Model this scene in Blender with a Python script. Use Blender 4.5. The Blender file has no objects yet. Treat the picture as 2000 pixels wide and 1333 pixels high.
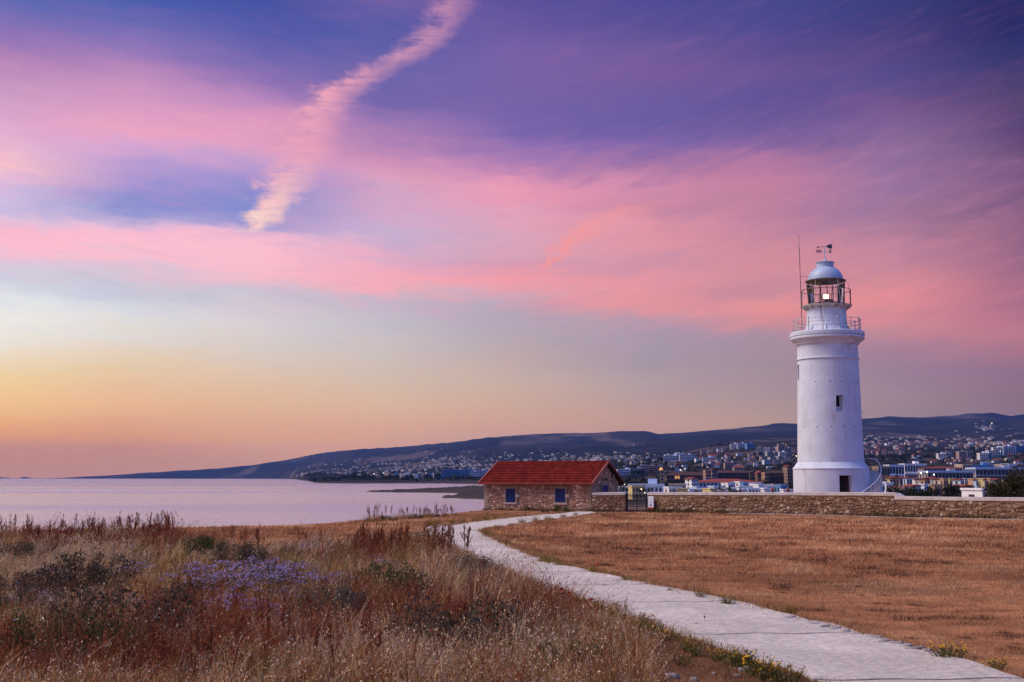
import bpy, math, random
import numpy as np
from mathutils import Vector, Matrix

# ------------------------------------------------------------------ camera, sky, sun, exposure
SC = bpy.context.scene
COL = SC.collection
random.seed(11)
RNG = np.random.default_rng(11)
F = 2400.0                       # focal length in pixels of a 2000 px wide frame
PITCH = math.atan((933.5 - 666.5) / F)
CP, SP = math.cos(PITCH), math.sin(PITCH)
CZ = 7.0                         # camera height above the sea

cam_d = bpy.data.cameras.new('camera')
cam = bpy.data.objects.new('camera', cam_d)
COL.objects.link(cam)
cam.location = (0, 0, CZ)
cam.rotation_euler = (math.pi / 2 + PITCH, 0, 0)
cam_d.sensor_width = 36.0
cam_d.lens = F / 2000.0 * 36.0
cam_d.clip_start = 0.1
cam_d.clip_end = 300000.0
SC.camera = cam
SC.view_settings.view_transform = 'Standard'
SC.view_settings.look = 'None'
SC.view_settings.gamma = 1.0
SC.view_settings.use_curve_mapping = False
SC.view_settings.exposure = 0.0
SC.cycles.use_denoising = True
SC.cycles.denoiser = 'OPENIMAGEDENOISE'
SC.cycles.denoising_input_passes = 'RGB_ALBEDO_NORMAL'
SC.cycles.denoising_prefilter = 'ACCURATE'
SC.cycles.volume_bounces = 0
SC.cycles.max_bounces = 6
SC.cycles.diffuse_bounces = 3
SC.cycles.glossy_bounces = 3
SC.cycles.transparent_max_bounces = 12
SC.cycles.sample_clamp_indirect = 4.0

def s2l(c):
    return tuple(((v / 255.0) / 12.92 if v / 255.0 <= 0.04045 else ((v / 255.0 + 0.055) / 1.055) ** 2.4) for v in c)

def px_dir(px, row):
    a, e = (px - 1000.0) / F, (666.5 - row) / F
    y, z = CP - e * SP, SP + e * CP
    az = math.degrees(math.atan2(a, y))
    el = math.degrees(math.atan2(z, math.hypot(a, y)))
    return az, el

SUN_AZ, SUN_EL = -88.0, 48.0
sun_d = bpy.data.lights.new('sun', 'SUN')
sun_d.energy = 3.0
sun_d.angle = math.radians(35)
sun_d.color = (1.0, 0.86, 0.75)
sun = bpy.data.objects.new('sun', sun_d)
COL.objects.link(sun)
sv = Vector((math.sin(math.radians(SUN_AZ)) * math.cos(math.radians(SUN_EL)),
             math.cos(math.radians(SUN_AZ)) * math.cos(math.radians(SUN_EL)), math.sin(math.radians(SUN_EL))))
sun.rotation_euler = sv.to_track_quat('Z', 'Y').to_euler()
sun.location = (-60, 20, 60)

# sky seen in the photograph: colour by elevation along a set of compass columns
SKY = {
 0: [(0,95,105,180),(60,140,115,180),(120,185,135,185),(180,205,155,195),(240,222,168,205),(290,232,182,210),(325,250,196,203),(360,228,186,216),(388,203,188,226),(420,225,195,220),(450,252,186,206),(482,253,190,210),(512,228,200,220),(540,206,205,222),(570,216,221,230),(600,229,231,234),(640,237,233,227),(680,236,223,206),(720,237,209,168),(760,239,201,150),(800,237,187,140),(830,229,167,127),(860,209,147,127),(890,194,137,130),(920,190,137,134)],
 250: [(0,72,92,172),(60,116,108,180),(115,160,125,185),(160,200,145,190),(200,216,156,196),(250,236,166,196),(290,215,166,210),(320,182,156,210),(350,172,151,210),(382,136,141,206),(410,160,160,212),(435,215,185,218),(458,252,190,210),(490,252,193,208),(520,216,196,215),(545,210,200,215),(570,197,201,218),(600,213,215,224),(640,223,219,218),(680,227,211,196),(720,229,199,165),(760,231,189,155),(800,229,179,145),(825,219,163,135),(860,206,147,130),(890,191,137,130),(920,186,137,138)],
 500: [(0,68,82,162),(60,84,90,170),(120,118,105,175),(160,145,115,180),(200,186,136,190),(240,226,156,190),(280,226,161,196),(310,200,160,205),(340,170,150,208),(370,141,141,206),(402,131,141,206),(440,174,160,212),(465,228,180,210),(490,250,190,208),(520,252,190,205),(545,231,190,205),(570,201,196,212),(600,215,201,210),(640,215,208,212),(690,215,201,195),(740,222,191,170),(790,222,179,150),(830,215,166,145),(870,205,152,139),(900,191,143,140)],
 750: [(0,112,95,165),(55,84,90,165),(100,95,95,168),(150,110,100,170),(200,116,101,170),(230,150,118,178),(280,186,135,182),(320,216,151,185),(350,223,161,190),(390,206,166,200),(430,205,171,205),(470,196,176,208),(510,235,171,195),(540,248,173,185),(562,235,176,190),(590,197,181,200),(640,196,190,200),(690,205,191,188),(740,209,186,172),(790,215,179,158),(840,210,161,146),(870,205,155,143)],
 1000: [(0,92,81,156),(50,105,88,160),(100,120,96,165),(160,120,98,165),(220,117,98,168),(270,124,102,172),(300,150,115,178),(330,186,131,180),(360,226,151,182),(385,239,156,180),(410,230,160,185),(450,221,165,188),(490,215,165,188),(520,216,156,178),(550,241,156,168),(575,226,161,175),(600,186,166,185),(640,180,168,182),(690,186,166,170),(740,198,172,165),(790,201,166,153),(830,203,157,146)],
 1250: [(0,80,75,150),(50,92,80,150),(100,112,90,155),(140,120,92,155),(200,110,92,160),(250,106,92,162),(290,125,100,168),(330,166,118,165),(370,211,141,172),(400,196,136,165),(440,223,149,165),(480,223,151,165),(520,206,146,168),(560,231,151,160),(600,226,149,155),(620,187,151,170),(660,168,150,172),(710,166,149,165),(760,178,156,160),(800,186,153,149),(840,189,149,146)],
 1500: [(0,72,72,142),(50,78,74,145),(100,95,79,145),(140,110,85,148),(190,96,82,150),(240,102,86,152),(280,130,100,160),(310,174,118,160),(350,195,128,160),(400,188,128,158),(440,193,133,160),(480,206,139,155),(530,211,141,155),(560,196,139,155),(600,229,146,150),(625,216,141,148),(650,167,141,160),(700,160,139,155),(760,166,143,152),(800,172,146,148),(830,178,146,143)],
 1750: [(0,58,62,125),(50,65,62,125),(100,85,70,130),(150,86,75,138),(200,115,86,142),(240,126,96,150),(280,140,106,152),(320,148,112,158),(370,158,118,158),(420,165,121,152),(460,186,129,155),(500,201,136,155),(540,211,139,150),(570,229,141,148),(610,216,139,148),(650,200,136,148),(690,165,126,150),(720,151,126,150),(760,158,131,148),(800,151,129,142)],
 2000: [(0,22,38,98),(50,30,42,102),(100,50,53,108),(150,71,60,115),(200,91,69,115),(250,88,67,118),(300,102,74,118),(350,126,89,130),(400,131,93,130),(450,141,96,130),(500,156,103,135),(550,161,106,135),(600,176,113,138),(650,186,119,138),(690,171,116,138),(720,142,109,138),(760,137,109,132),(800,133,109,129)],
}
ZEN = (82, 100, 184)
FAR_COLS = {   # sunset glow beyond the frame; opposite sky brightened blue to tint the tower's shade
 -180: [(0,78,118,204),(6,92,136,220),(14,96,138,222),(28,88,126,212),(60,)+ZEN],
 -120: [(0,190,145,145),(5,215,172,165),(12,215,178,190),(22,170,150,200),(60,)+ZEN],
 -70: [(0,225,160,120),(4,244,196,140),(9,242,226,205),(14,240,200,212),(24,150,135,196),(60,)+ZEN],
 -42: [(0,205,146,128),(3.5,240,188,138),(7,238,228,215),(11,250,192,208),(15,214,182,214),(20,196,146,194),(26,112,112,182),(60,)+ZEN],
 50: [(0,100,104,146),(6,112,112,164),(12,92,104,170),(22,60,80,160),(60,)+ZEN],
 100: [(0,56,118,220),(7,66,134,234),(14,70,134,234),(28,74,120,218),(60,)+ZEN],
 180: [(0,78,118,204),(6,92,136,220),(14,96,138,222),(28,88,126,212),(60,)+ZEN],
}

world = bpy.data.worlds.new('World')
SC.world = world
world.use_nodes = True
WN, WL = world.node_tree.nodes, world.node_tree.links
WN.clear()

class NT:
    def __init__(self, nodes, links):
        self.n, self.l = nodes, links
    def put(self, sock, v):
        if v is None:
            return
        if isinstance(v, (int, float, tuple, list)):
            sock.default_value = v
        else:
            self.l.new(v, sock)
    def math(self, op, a, b=None, c=None, clamp=False):
        nd = self.n.new('ShaderNodeMath'); nd.operation = op; nd.use_clamp = clamp
        self.put(nd.inputs[0], a); self.put(nd.inputs[1], b)
        if c is not None: self.put(nd.inputs[2], c)
        return nd.outputs[0]
    def mix(self, fac, a, b, mode='MIX'):
        nd = self.n.new('ShaderNodeMix'); nd.data_type = 'RGBA'; nd.blend_type = mode
        self.put(nd.inputs[0], fac); self.put(nd.inputs[6], a); self.put(nd.inputs[7], b)
        return nd.outputs[2]
    def xyz(self, x, y, z):
        nd = self.n.new('ShaderNodeCombineXYZ')
        self.put(nd.inputs[0], x); self.put(nd.inputs[1], y); self.put(nd.inputs[2], z)
        return nd.outputs[0]
    def noise(self, vec, scale, detail=3.0, rough=0.55, dist=0.0):
        nd = self.n.new('ShaderNodeTexNoise')
        if vec is not None: self.l.new(vec, nd.inputs['Vector'])
        nd.inputs['Scale'].default_value = scale; nd.inputs['Detail'].default_value = detail
        nd.inputs['Roughness'].default_value = rough; nd.inputs['Distortion'].default_value = dist
        return nd.outputs['Fac']
    def maprange(self, v, a, b, c=0.0, d=1.0, smooth=True):
        nd = self.n.new('ShaderNodeMapRange'); nd.interpolation_type = 'SMOOTHSTEP' if smooth else 'LINEAR'
        self.put(nd.inputs[0], v); self.put(nd.inputs[1], a); self.put(nd.inputs[2], b)
        self.put(nd.inputs[3], c); self.put(nd.inputs[4], d)
        return nd.outputs[0]
    def ramp(self, fac, stops, interp='LINEAR'):
        nd = self.n.new('ShaderNodeValToRGB'); cr = nd.color_ramp; cr.interpolation = interp
        while len(cr.elements) < len(stops): cr.elements.new(0.5)
        for e, (p, c) in zip(cr.elements, sorted(stops)):
            e.position = p
        for e, (p, c) in zip(cr.elements, sorted(stops)):
            e.color = (*c[:3], 1.0)
        self.put(nd.inputs[0], fac)
        return nd.outputs[0]
    def fcurve(self, v, pts):
        nd = self.n.new('ShaderNodeFloatCurve'); cv = nd.mapping.curves[0]
        pts = sorted(pts)
        cv.points[0].location = pts[0]; cv.points[1].location = pts[-1]
        for p in pts[1:-1]: cv.points.new(*p)
        nd.mapping.use_clip = False
        nd.mapping.update()
        self.put(nd.inputs['Value'], v)
        return nd.outputs[0]

w = NT(WN, WL)
tc = WN.new('ShaderNodeTexCoord')
sep = WN.new('ShaderNodeSeparateXYZ'); WL.new(tc.outputs['Generated'], sep.inputs[0])
R2D = 180.0 / math.pi
az = w.math('MULTIPLY', w.math('ARCTAN2', sep.outputs[0], sep.outputs[1]), R2D)
el = w.math('MULTIPLY', w.math('ARCSINE', sep.outputs[2]), R2D)
# wind-drawn warping of the cloud sheet
wv = w.xyz(w.math('MULTIPLY', az, 0.10), w.math('MULTIPLY', el, 0.62), 3.1)
n1 = w.math('SUBTRACT', w.noise(wv, 1.0, 3.0, 0.55, 0.4), 0.5)
skew = w.maprange(az, -12.0, 14.0, 0.10, -0.26)
fib = w.math('ADD', el, w.math('MULTIPLY', az, skew))
wv2 = w.xyz(w.math('MULTIPLY', az, 0.30), w.math('MULTIPLY', fib, 1.15), 9.7)
n2 = w.math('SUBTRACT', w.noise(wv2, 1.0, 5.0, 0.62, 0.7), 0.5)
hi = w.math('MULTIPLY', w.maprange(el, 3.0, 9.0, 0.25, 1.0), w.maprange(el, 12.0, 19.0, 1.0, 0.45))
elw = w.math('ADD', el, w.math('MULTIPLY', hi, w.math('ADD', w.math('MULTIPLY', n1, 1.7), w.math('MULTIPLY', n2, 1.9))))
azw = w.math('ADD', az, w.math('MULTIPLY', w.math('MULTIPLY', n1, hi), 4.0))
elp = w.math('MULTIPLY', elw, 1.0 / 90.0, clamp=True)
# the haze box built below lies in front of the low sky; its share is taken off here so that the two together give the evening colours
HAZE = 3.7e-5
def through(el_, c):
    L = min(20500.0, 513.0 / math.sin(math.radians(max(el_, 0.05))))
    T = math.exp(-HAZE * L)
    return tuple(max(.02, (v - (1 - T) * h) / T) for v, h in zip(c, (.045, .095, .40)))
cols = []
for px, rows in SKY.items():
    st = []
    for (r, R_, G_, B_) in rows:
        e_ = px_dir(px, r)[1]; st.append((max(0.0, e_ / 90.0), through(e_, s2l((R_, G_, B_)))))
    top = rows[0][1:]
    st.append((30 / 90.0, s2l(tuple(0.5 * a + 0.5 * b for a, b in zip(top, ZEN)))))
    st.append((62 / 90.0, s2l(ZEN)))
    cols.append((px_dir(px, 500)[0], st))
for a, rows in FAR_COLS.items():
    cols.append((float(a), [(r[0] / 90.0, through(r[0], s2l(r[1:]))) for r in rows]))
cols.sort(key=lambda c: c[0])
cur = None
pa = None
for a, st in cols:
    c = w.ramp(elp, st)
    cur = c if cur is None else w.mix(w.maprange(azw, pa, a, 0, 1, False), cur, c)
    pa = a
# fine streaks
wv3 = w.xyz(w.math('MULTIPLY', az, 0.24), w.math('MULTIPLY', fib, 1.35), 1.3)
n3 = w.noise(wv3, 1.0, 5.0, 0.66, 0.9)
st3 = w.math('MULTIPLY', w.math('SUBTRACT', n3, 0.5), w.math('MULTIPLY', w.maprange(el, 4.0, 9.0, 0.1, 1.0), w.maprange(el, 11.0, 18.0, 1.0, 0.28)))
cur = w.mix(w.math('MULTIPLY', w.math('MAXIMUM', st3, 0.0), 0.7, clamp=True), cur, (*s2l((246, 160, 182)), 1))
cur = w.mix(w.math('MULTIPLY', w.math('MAXIMUM', w.math('MULTIPLY', st3, -1.0), 0.0), 0.5, clamp=True), cur, (*s2l((110, 110, 175)), 1))

def trail(cur, pts, col, fine, e0=None, soft=0.25, gain=1.0):
    """a cloud trail: pts = (px, row, half width in degrees, strength) along it"""
    P = [(*px_dir(p[0], p[1]), p[2], p[3]) for p in pts]
    P.sort(key=lambda q: q[1])
    ea, eb = P[0][1], P[-1][1]
    t = w.math('DIVIDE', w.math('SUBTRACT', el, ea), eb - ea)
    N = lambda q: (q[1] - ea) / (eb - ea)
    c = w.fcurve(t, [(N(q), (q[0] + 30.0) / 60.0) for q in P])
    c = w.math('SUBTRACT', w.math('MULTIPLY', c, 60.0), 30.0)
    wd = w.math('MULTIPLY', w.fcurve(t, [(N(q), q[2] / 4.0) for q in P]), 4.0)
    al = w.fcurve(t, [(N(q), q[3]) for q in P])
    v = w.xyz(w.math('MULTIPLY', az, 0.35), w.math('MULTIPLY', el, fine), 5.5)
    na = w.math('SUBTRACT', w.noise(v, 1.0, 4.0, 0.65, 0.2), 0.5)
    v2 = w.xyz(w.math('MULTIPLY', az, 0.8), w.math('MULTIPLY', el, 1.6), 2.5)
    nb = w.math('SUBTRACT', w.noise(v2, 1.0, 5.0, 0.62, 0.3), 0.5)
    dd = w.math('ADD', w.math('ADD', w.math('SUBTRACT', az, c), w.math('MULTIPLY', na, 0.2)), w.math('MULTIPLY', nb, 2.9))
    dd = w.math('ABSOLUTE', dd)
    m = w.maprange(dd, w.math('MULTIPLY', wd, 1.3), w.math('MULTIPLY', wd, soft), 0, 1)
    inside = w.math('MULTIPLY', w.maprange(t, 0.0, 0.012), w.maprange(t, 1.0, 0.985))
    m = w.math('MULTIPLY', w.math('MULTIPLY', m, al), inside)
    m = w.math('MULTIPLY', m, w.math('ADD', 1.0, w.math('ADD', w.math('MULTIPLY', na, 1.5), w.math('MULTIPLY', nb, 2.2))), clamp=True)
    return w.mix(m, cur, (*s2l(col), 1))

cur = trail(cur, [(486, 452, .6, .95), (512, 425, .75, .95), (538, 395, .9, .85), (556, 370, 1.15, .62), (572, 335, 1.5, .6), (592, 290, 1.65, .58),
                  (610, 250, 1.4, .56), (628, 215, 1.25, .66), (652, 185, 1.15, .72), (690, 160, 1.2, .62), (740, 135, 1.1, .45), (815, 95, 1.15, .4),
                  (858, 55, 1.1, .42), (880, 20, 1.1, .34), (895, -40, 1.1, .2), (920, -160, 1.1, .1)], (250, 172, 186), 5.0, soft=0.0)
cur = trail(cur, [(483, 455, .7, .7), (510, 428, .9, .75), (538, 398, 1.0, .5), (565, 355, 1.1, .22), (590, 300, 1.2, .0)], (255, 222, 210), 5.0, soft=0.0)
cur = trail(cur, [(1066, 524, .45, .8), (1088, 502, .75, .8), (1118, 470, 1.0, .72), (1165, 435, 1.4, .5), (1235, 405, 1.8, .28), (1300, 385, 1.8, 0.0)], (255, 156, 150), 2.0, soft=0.0)
# glow where the sun went down, beyond the frame
bg = WN.new('ShaderNodeBackground'); WL.new(cur, bg.inputs[0]); bg.inputs[1].default_value = 1.0
wo = WN.new('ShaderNodeOutputWorld'); WL.new(bg.outputs[0], wo.inputs[0])
world.cycles.sampling_method = 'MANUAL'
world.cycles.sample_map_resolution = 512

# ------------------------------------------------------------------ helpers
def row2z(D, row):
    e = (666.5 - row) / F
    return CZ + D * (e * CP + SP) / (CP - e * SP)

def at(px, row, D):
    """world point seen at a photo pixel, at ground distance D in front of the camera"""
    z = row2z(D, row)
    fwd = D * CP + (z - CZ) * SP
    return Vector(((px - 1000.0) / F * fwd, D, z))

def proj(x, y, z):
    zr = z - CZ
    fwd = np.maximum(y * CP + zr * SP, 0.01)
    return 1000 + F * x / fwd, 666.5 - F * (-y * SP + zr * CP) / fwd

def _hash(ix, iy, seed):
    h = (ix.astype(np.int64) * 374761393 + iy.astype(np.int64) * 668265263 + seed * 1442695041) & 0x7fffffff
    h = ((h ^ (h >> 13)) * 1274126177) & 0x7fffffff
    return ((h ^ (h >> 16)) & 0xffff) / 65535.0

def vnoise(x, y, seed=0):
    x = np.asarray(x, float); y = np.asarray(y, float)
    ix, iy = np.floor(x), np.floor(y)
    fx, fy = x - ix, y - iy
    fx, fy = fx * fx * (3 - 2 * fx), fy * fy * (3 - 2 * fy)
    a, b = _hash(ix, iy, seed), _hash(ix + 1, iy, seed)
    c, d = _hash(ix, iy + 1, seed), _hash(ix + 1, iy + 1, seed)
    return (a * (1 - fx) + b * fx) * (1 - fy) + (c * (1 - fx) + d * fx) * fy - 0.5

def fbm(x, y, seed=0, oct=4, gain=0.5):
    s, a, f = 0, 1.0, 1.0
    for i in range(oct):
        s = s + a * vnoise(np.asarray(x) * f, np.asarray(y) * f, seed + i * 17)
        a *= gain; f *= 2.03
    return s

def sstep(a, b, v):
    t = np.clip((v - a) / (b - a), 0, 1)
    return t * t * (3 - 2 * t)

def np_mesh(name, V, quads=None, tris=None, col=None, smooth=False, mats=(), mi=None):
    """mesh straight from arrays"""
    me = bpy.data.meshes.new(name)
    V = np.asarray(V, np.float32)
    me.vertices.add(len(V)); me.vertices.foreach_set('co', V.ravel())
    idx, tot = [], []
    if quads is not None and len(quads):
        idx.append(np.asarray(quads, np.int32).ravel()); tot.append(np.full(len(quads), 4, np.int32))
    if tris is not None and len(tris):
        idx.append(np.asarray(tris, np.int32).ravel()); tot.append(np.full(len(tris), 3, np.int32))
    idx = np.concatenate(idx); tot = np.concatenate(tot)
    me.loops.add(len(idx)); me.loops.foreach_set('vertex_index', idx)
    me.polygons.add(len(tot))
    me.polygons.foreach_set('loop_start', np.concatenate([[0], np.cumsum(tot)[:-1]]).astype(np.int32))
    me.polygons.foreach_set('loop_total', tot)
    if smooth: me.polygons.foreach_set('use_smooth', np.ones(len(tot), bool))
    if mi is not None: me.polygons.foreach_set('material_index', np.asarray(mi, np.int32))
    if col is not None:
        at_ = me.attributes.new('Col', 'FLOAT_COLOR', 'POINT')
        c4 = np.ones((len(V), 4), np.float32); c4[:, :3] = col
        at_.data.foreach_set('color', c4.ravel())
    for m in mats: me.materials.append(m)
    me.update(calc_edges=True)
    return me

def link(name, me, parent=None, loc=(0, 0, 0), kind=None, label=None, cat=None, group=None):
    o = bpy.data.objects.new(name, me); COL.objects.link(o)
    o.location = loc
    if parent is not None: o.parent = parent
    return tag(o, label, cat, group, kind)

def tag(o, label=None, cat=None, group=None, kind=None):
    if label: o['label'] = label
    if cat: o['category'] = cat
    if group: o['group'] = group
    if kind: o['kind'] = kind
    return o

def thing(name, label, cat, loc=(0, 0, 0), rotz=0.0, group=None):
    o = bpy.data.objects.new(name, None); COL.objects.link(o)
    o.location = loc; o.rotation_euler = (0, 0, rotz); o.empty_display_size = 0.2
    return tag(o, label, cat, group)

def copy_tree(root, loc=None, rotz=None, label=None, group=None, scale=None):
    r = root.copy(); COL.objects.link(r)
    if loc is not None: r.location = loc
    if rotz is not None: r.rotation_euler = (0, 0, rotz)
    if scale is not None: r.scale = scale
    if label: r['label'] = label
    if group: r['group'] = group
    for ch in list(root.children):
        c = ch.copy(); COL.objects.link(c); c.parent = r
    return r

class MB:
    """collects simple shapes into one mesh"""
    def __init__(self):
        self.v, self.f = [], []
    def poly(self, pts, faces):
        b = len(self.v)
        self.v += [tuple(p) for p in pts]; self.f += [tuple(b + i for i in f) for f in faces]
        return self
    def box(self, x0, x1, y0, y1, z0, z1):
        P = [(x0, y0, z0), (x1, y0, z0), (x1, y1, z0), (x0, y1, z0), (x0, y0, z1), (x1, y0, z1), (x1, y1, z1), (x0, y1, z1)]
        return self.poly(P, [(0, 3, 2, 1), (4, 5, 6, 7), (0, 1, 5, 4), (1, 2, 6, 5), (2, 3, 7, 6), (3, 0, 4, 7)])
    def cbox(self, c, s):
        return self.box(c[0] - s[0] / 2, c[0] + s[0] / 2, c[1] - s[1] / 2, c[1] + s[1] / 2, c[2] - s[2] / 2, c[2] + s[2] / 2)
    def lathe(self, prof, n=48, cap=True, a0=0.0, a1=2 * math.pi, cx=0, cy=0):
        full = abs(a1 - a0 - 2 * math.pi) < 1e-6
        m = n if full else n + 1
        b = len(self.v)
        for (r, z) in prof:
            for i in range(m):
                a = a0 + (a1 - a0) * i / n
                self.v.append((cx + r * math.sin(a), cy - r * math.cos(a), z))
        for k in range(len(prof) - 1):
            for i in range(n):
                j = (i + 1) % m
                self.f.append((b + k * m + i, b + k * m + j, b + (k + 1) * m + j, b + (k + 1) * m + i))
        if cap and full:
            if prof[0][0] > 1e-4: self.f.append(tuple(b + i for i in range(m))[::-1])
            if prof[-1][0] > 1e-4: self.f.append(tuple(b + (len(prof) - 1) * m + i for i in range(m)))
        return self
    def tube(self, pts, r, n=6, r1=None):
        pts = [Vector(p) for p in pts]
        b = len(self.v); L = len(pts)
        for k, p in enumerate(pts):
            d = (pts[min(k + 1, L - 1)] - pts[max(k - 1, 0)]).normalized()
            u = d.orthogonal().normalized(); q = d.cross(u)
            rr = r if r1 is None else r + (r1 - r) * k / (L - 1)
            for i in range(n):
                a = 2 * math.pi * i / n
                self.v.append(tuple(p + (u * math.cos(a) + q * math.sin(a)) * rr))
        for k in range(L - 1):
            for i in range(n):
                j = (i + 1) % n
                self.f.append((b + k * n + i, b + k * n + j, b + (k + 1) * n + j, b + (k + 1) * n + i))
        self.f.append(tuple(b + i for i in range(n))[::-1]); self.f.append(tuple(b + (L - 1) * n + i for i in range(n)))
        return self
    def ring(self, R, z, r, n=48, m=6, a0=0, a1=2 * math.pi):
        pts = [(R * math.sin(a0 + (a1 - a0) * i / n), -R * math.cos(a0 + (a1 - a0) * i / n), z) for i in range(n + 1)]
        return self.tube(pts, r, m)
    def mesh(self, name, mat=None, smooth=False):
        me = bpy.data.meshes.new(name); me.from_pydata(self.v, [], self.f)
        if mat is not None: me.materials.append(mat)
        if smooth: me.polygons.foreach_set('use_smooth', [True] * len(me.polygons))
        me.update()
        return me
    def build(self, name, mat, parent=None, smooth=False, **k):
        return link(name, self.mesh(name, mat, smooth), parent, **k)

def smooth_by_angle(o, deg=35):
    me = o.data
    me.polygons.foreach_set('use_smooth', [True] * len(me.polygons))
    try:
        me.set_sharp_from_angle(angle=math.radians(deg))
    except Exception:
        pass
    return o

# ------------------------------------------------------------------ materials
def mat_base(name):
    m = bpy.data.materials.new(name); m.use_nodes = True
    nt = NT(m.node_tree.nodes, m.node_tree.links)
    b = m.node_tree.nodes['Principled BSDF']
    return m, nt, b

def coords(nt, which='Object', scale=(1, 1, 1)):
    t = nt.n.new('ShaderNodeTexCoord')
    mp = nt.n.new('ShaderNodeMapping'); mp.inputs['Scale'].default_value = scale
    nt.l.new(t.outputs[which], mp.inputs[0])
    return mp.outputs[0]

def bump(nt, b, h, strength=0.3, dist=0.02):
    bp = nt.n.new('ShaderNodeBump'); bp.inputs['Strength'].default_value = strength; bp.inputs['Distance'].default_value = dist
    nt.l.new(h, bp.inputs['Height']); nt.l.new(bp.outputs[0], b.inputs['Normal'])

def mat_var(name, c1, c2, scale=3.0, rough=0.8, bumps=0.0, bdist=0.02, which='Object', stretch=(1, 1, 1), detail=5.0, spec=0.3, obj_rand=0.0, metal=0.0):
    m, nt, b = mat_base(name)
    v = coords(nt, which, stretch)
    n = nt.noise(v, scale, detail, 0.6)
    c = nt.mix(nt.maprange(n, 0.3, 0.7), (*c1, 1), (*c2, 1))
    if obj_rand:
        oi = nt.n.new('ShaderNodeObjectInfo')
        k = nt.math('ADD', 1.0 - obj_rand / 2, nt.math('MULTIPLY', oi.outputs['Random'], obj_rand))
        c = nt.mix(1.0, c, nt.xyz(k, k, k), 'MULTIPLY')
    nt.put(b.inputs['Base Color'], c)
    b.inputs['Roughness'].default_value = rough
    b.inputs['Specular IOR Level'].default_value = spec
    b.inputs['Metallic'].default_value = metal
    if bumps: bump(nt, b, nt.noise(v, scale * 4, 6.0, 0.65), bumps, bdist)
    return m

def mat_attr(name, rough=0.85, nscale=0.0, namt=0.25, bumps=0.0, bdist=0.01, spec=0.15, transl=0.0, gain=1.0):
    """base colour from the mesh's own Col attribute (colour of each blade, stone or leaf)"""
    m, nt, b = mat_base(name)
    a = nt.n.new('ShaderNodeAttribute'); a.attribute_name = 'Col'
    c = a.outputs['Color']
    if nscale:
        v = coords(nt)
        n = nt.noise(v, nscale, 6.0, 0.65)
        k = nt.maprange(n, 0.25, 0.75, 1 - namt, 1 + namt)
        c = nt.mix(1.0, c, nt.xyz(k, k, k), 'MULTIPLY')
        if bumps: bump(nt, b, nt.noise(v, nscale * 3, 6.0, 0.7), bumps, bdist)
    nt.put(b.inputs['Base Color'], c)
    b.inputs['Roughness'].default_value = rough
    b.inputs['Specular IOR Level'].default_value = spec
    if transl:
        tr = nt.n.new('ShaderNodeBsdfTranslucent'); nt.l.new(c, tr.inputs[0])
        mx = nt.n.new('ShaderNodeMixShader'); mx.inputs[0].default_value = transl
        out = [x for x in nt.n if x.type == 'OUTPUT_MATERIAL'][0]
        nt.l.new(b.outputs[0], mx.inputs[1]); nt.l.new(tr.outputs[0], mx.inputs[2]); nt.l.new(mx.outputs[0], out.inputs[0])
    return m

def mat_emit(name, col, strength):
    m, nt, b = mat_base(name)
    b.inputs['Base Color'].default_value = (*col, 1)
    b.inputs['Emission Color'].default_value = (*col, 1)
    b.inputs['Emission Strength'].default_value = strength
    return m

def mat_stone(name, obj=True, gain=1.0):
    """rubble stone; its colour differs from stone to stone"""
    m, nt, b = mat_base(name)
    if obj:
        oi = nt.n.new('ShaderNodeObjectInfo'); fac = oi.outputs['Random']
    else:
        a = nt.n.new('ShaderNodeAttribute'); a.attribute_name = 'Col'
        sp_ = nt.n.new('ShaderNodeSeparateColor'); nt.l.new(a.outputs['Color'], sp_.inputs[0]); fac = sp_.outputs[0]
    g = lambda c: tuple(x * gain for x in c)
    c = nt.ramp(fac, [(0.0, g((.13, .065, .036))), (.25, g((.25, .14, .08))), (.5, g((.20, .12, .078))), (.75, g((.31, .19, .12))), (.92, g((.40, .275, .19))), (1.0, g((.54, .43, .34)))])
    v = coords(nt)
    n = nt.noise(v, 9.0, 5.0, 0.65)
    k = nt.maprange(n, 0.25, 0.75, 0.65, 1.3)
    c = nt.mix(1.0, c, nt.xyz(k, k, k), 'MULTIPLY')
    nt.put(b.inputs['Base Color'], c)
    b.inputs['Roughness'].default_value = 0.9
    b.inputs['Specular IOR Level'].default_value = 0.2
    bump(nt, b, nt.noise(v, 30.0, 5.0, 0.7), 0.5, 0.03)
    return m

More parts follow.
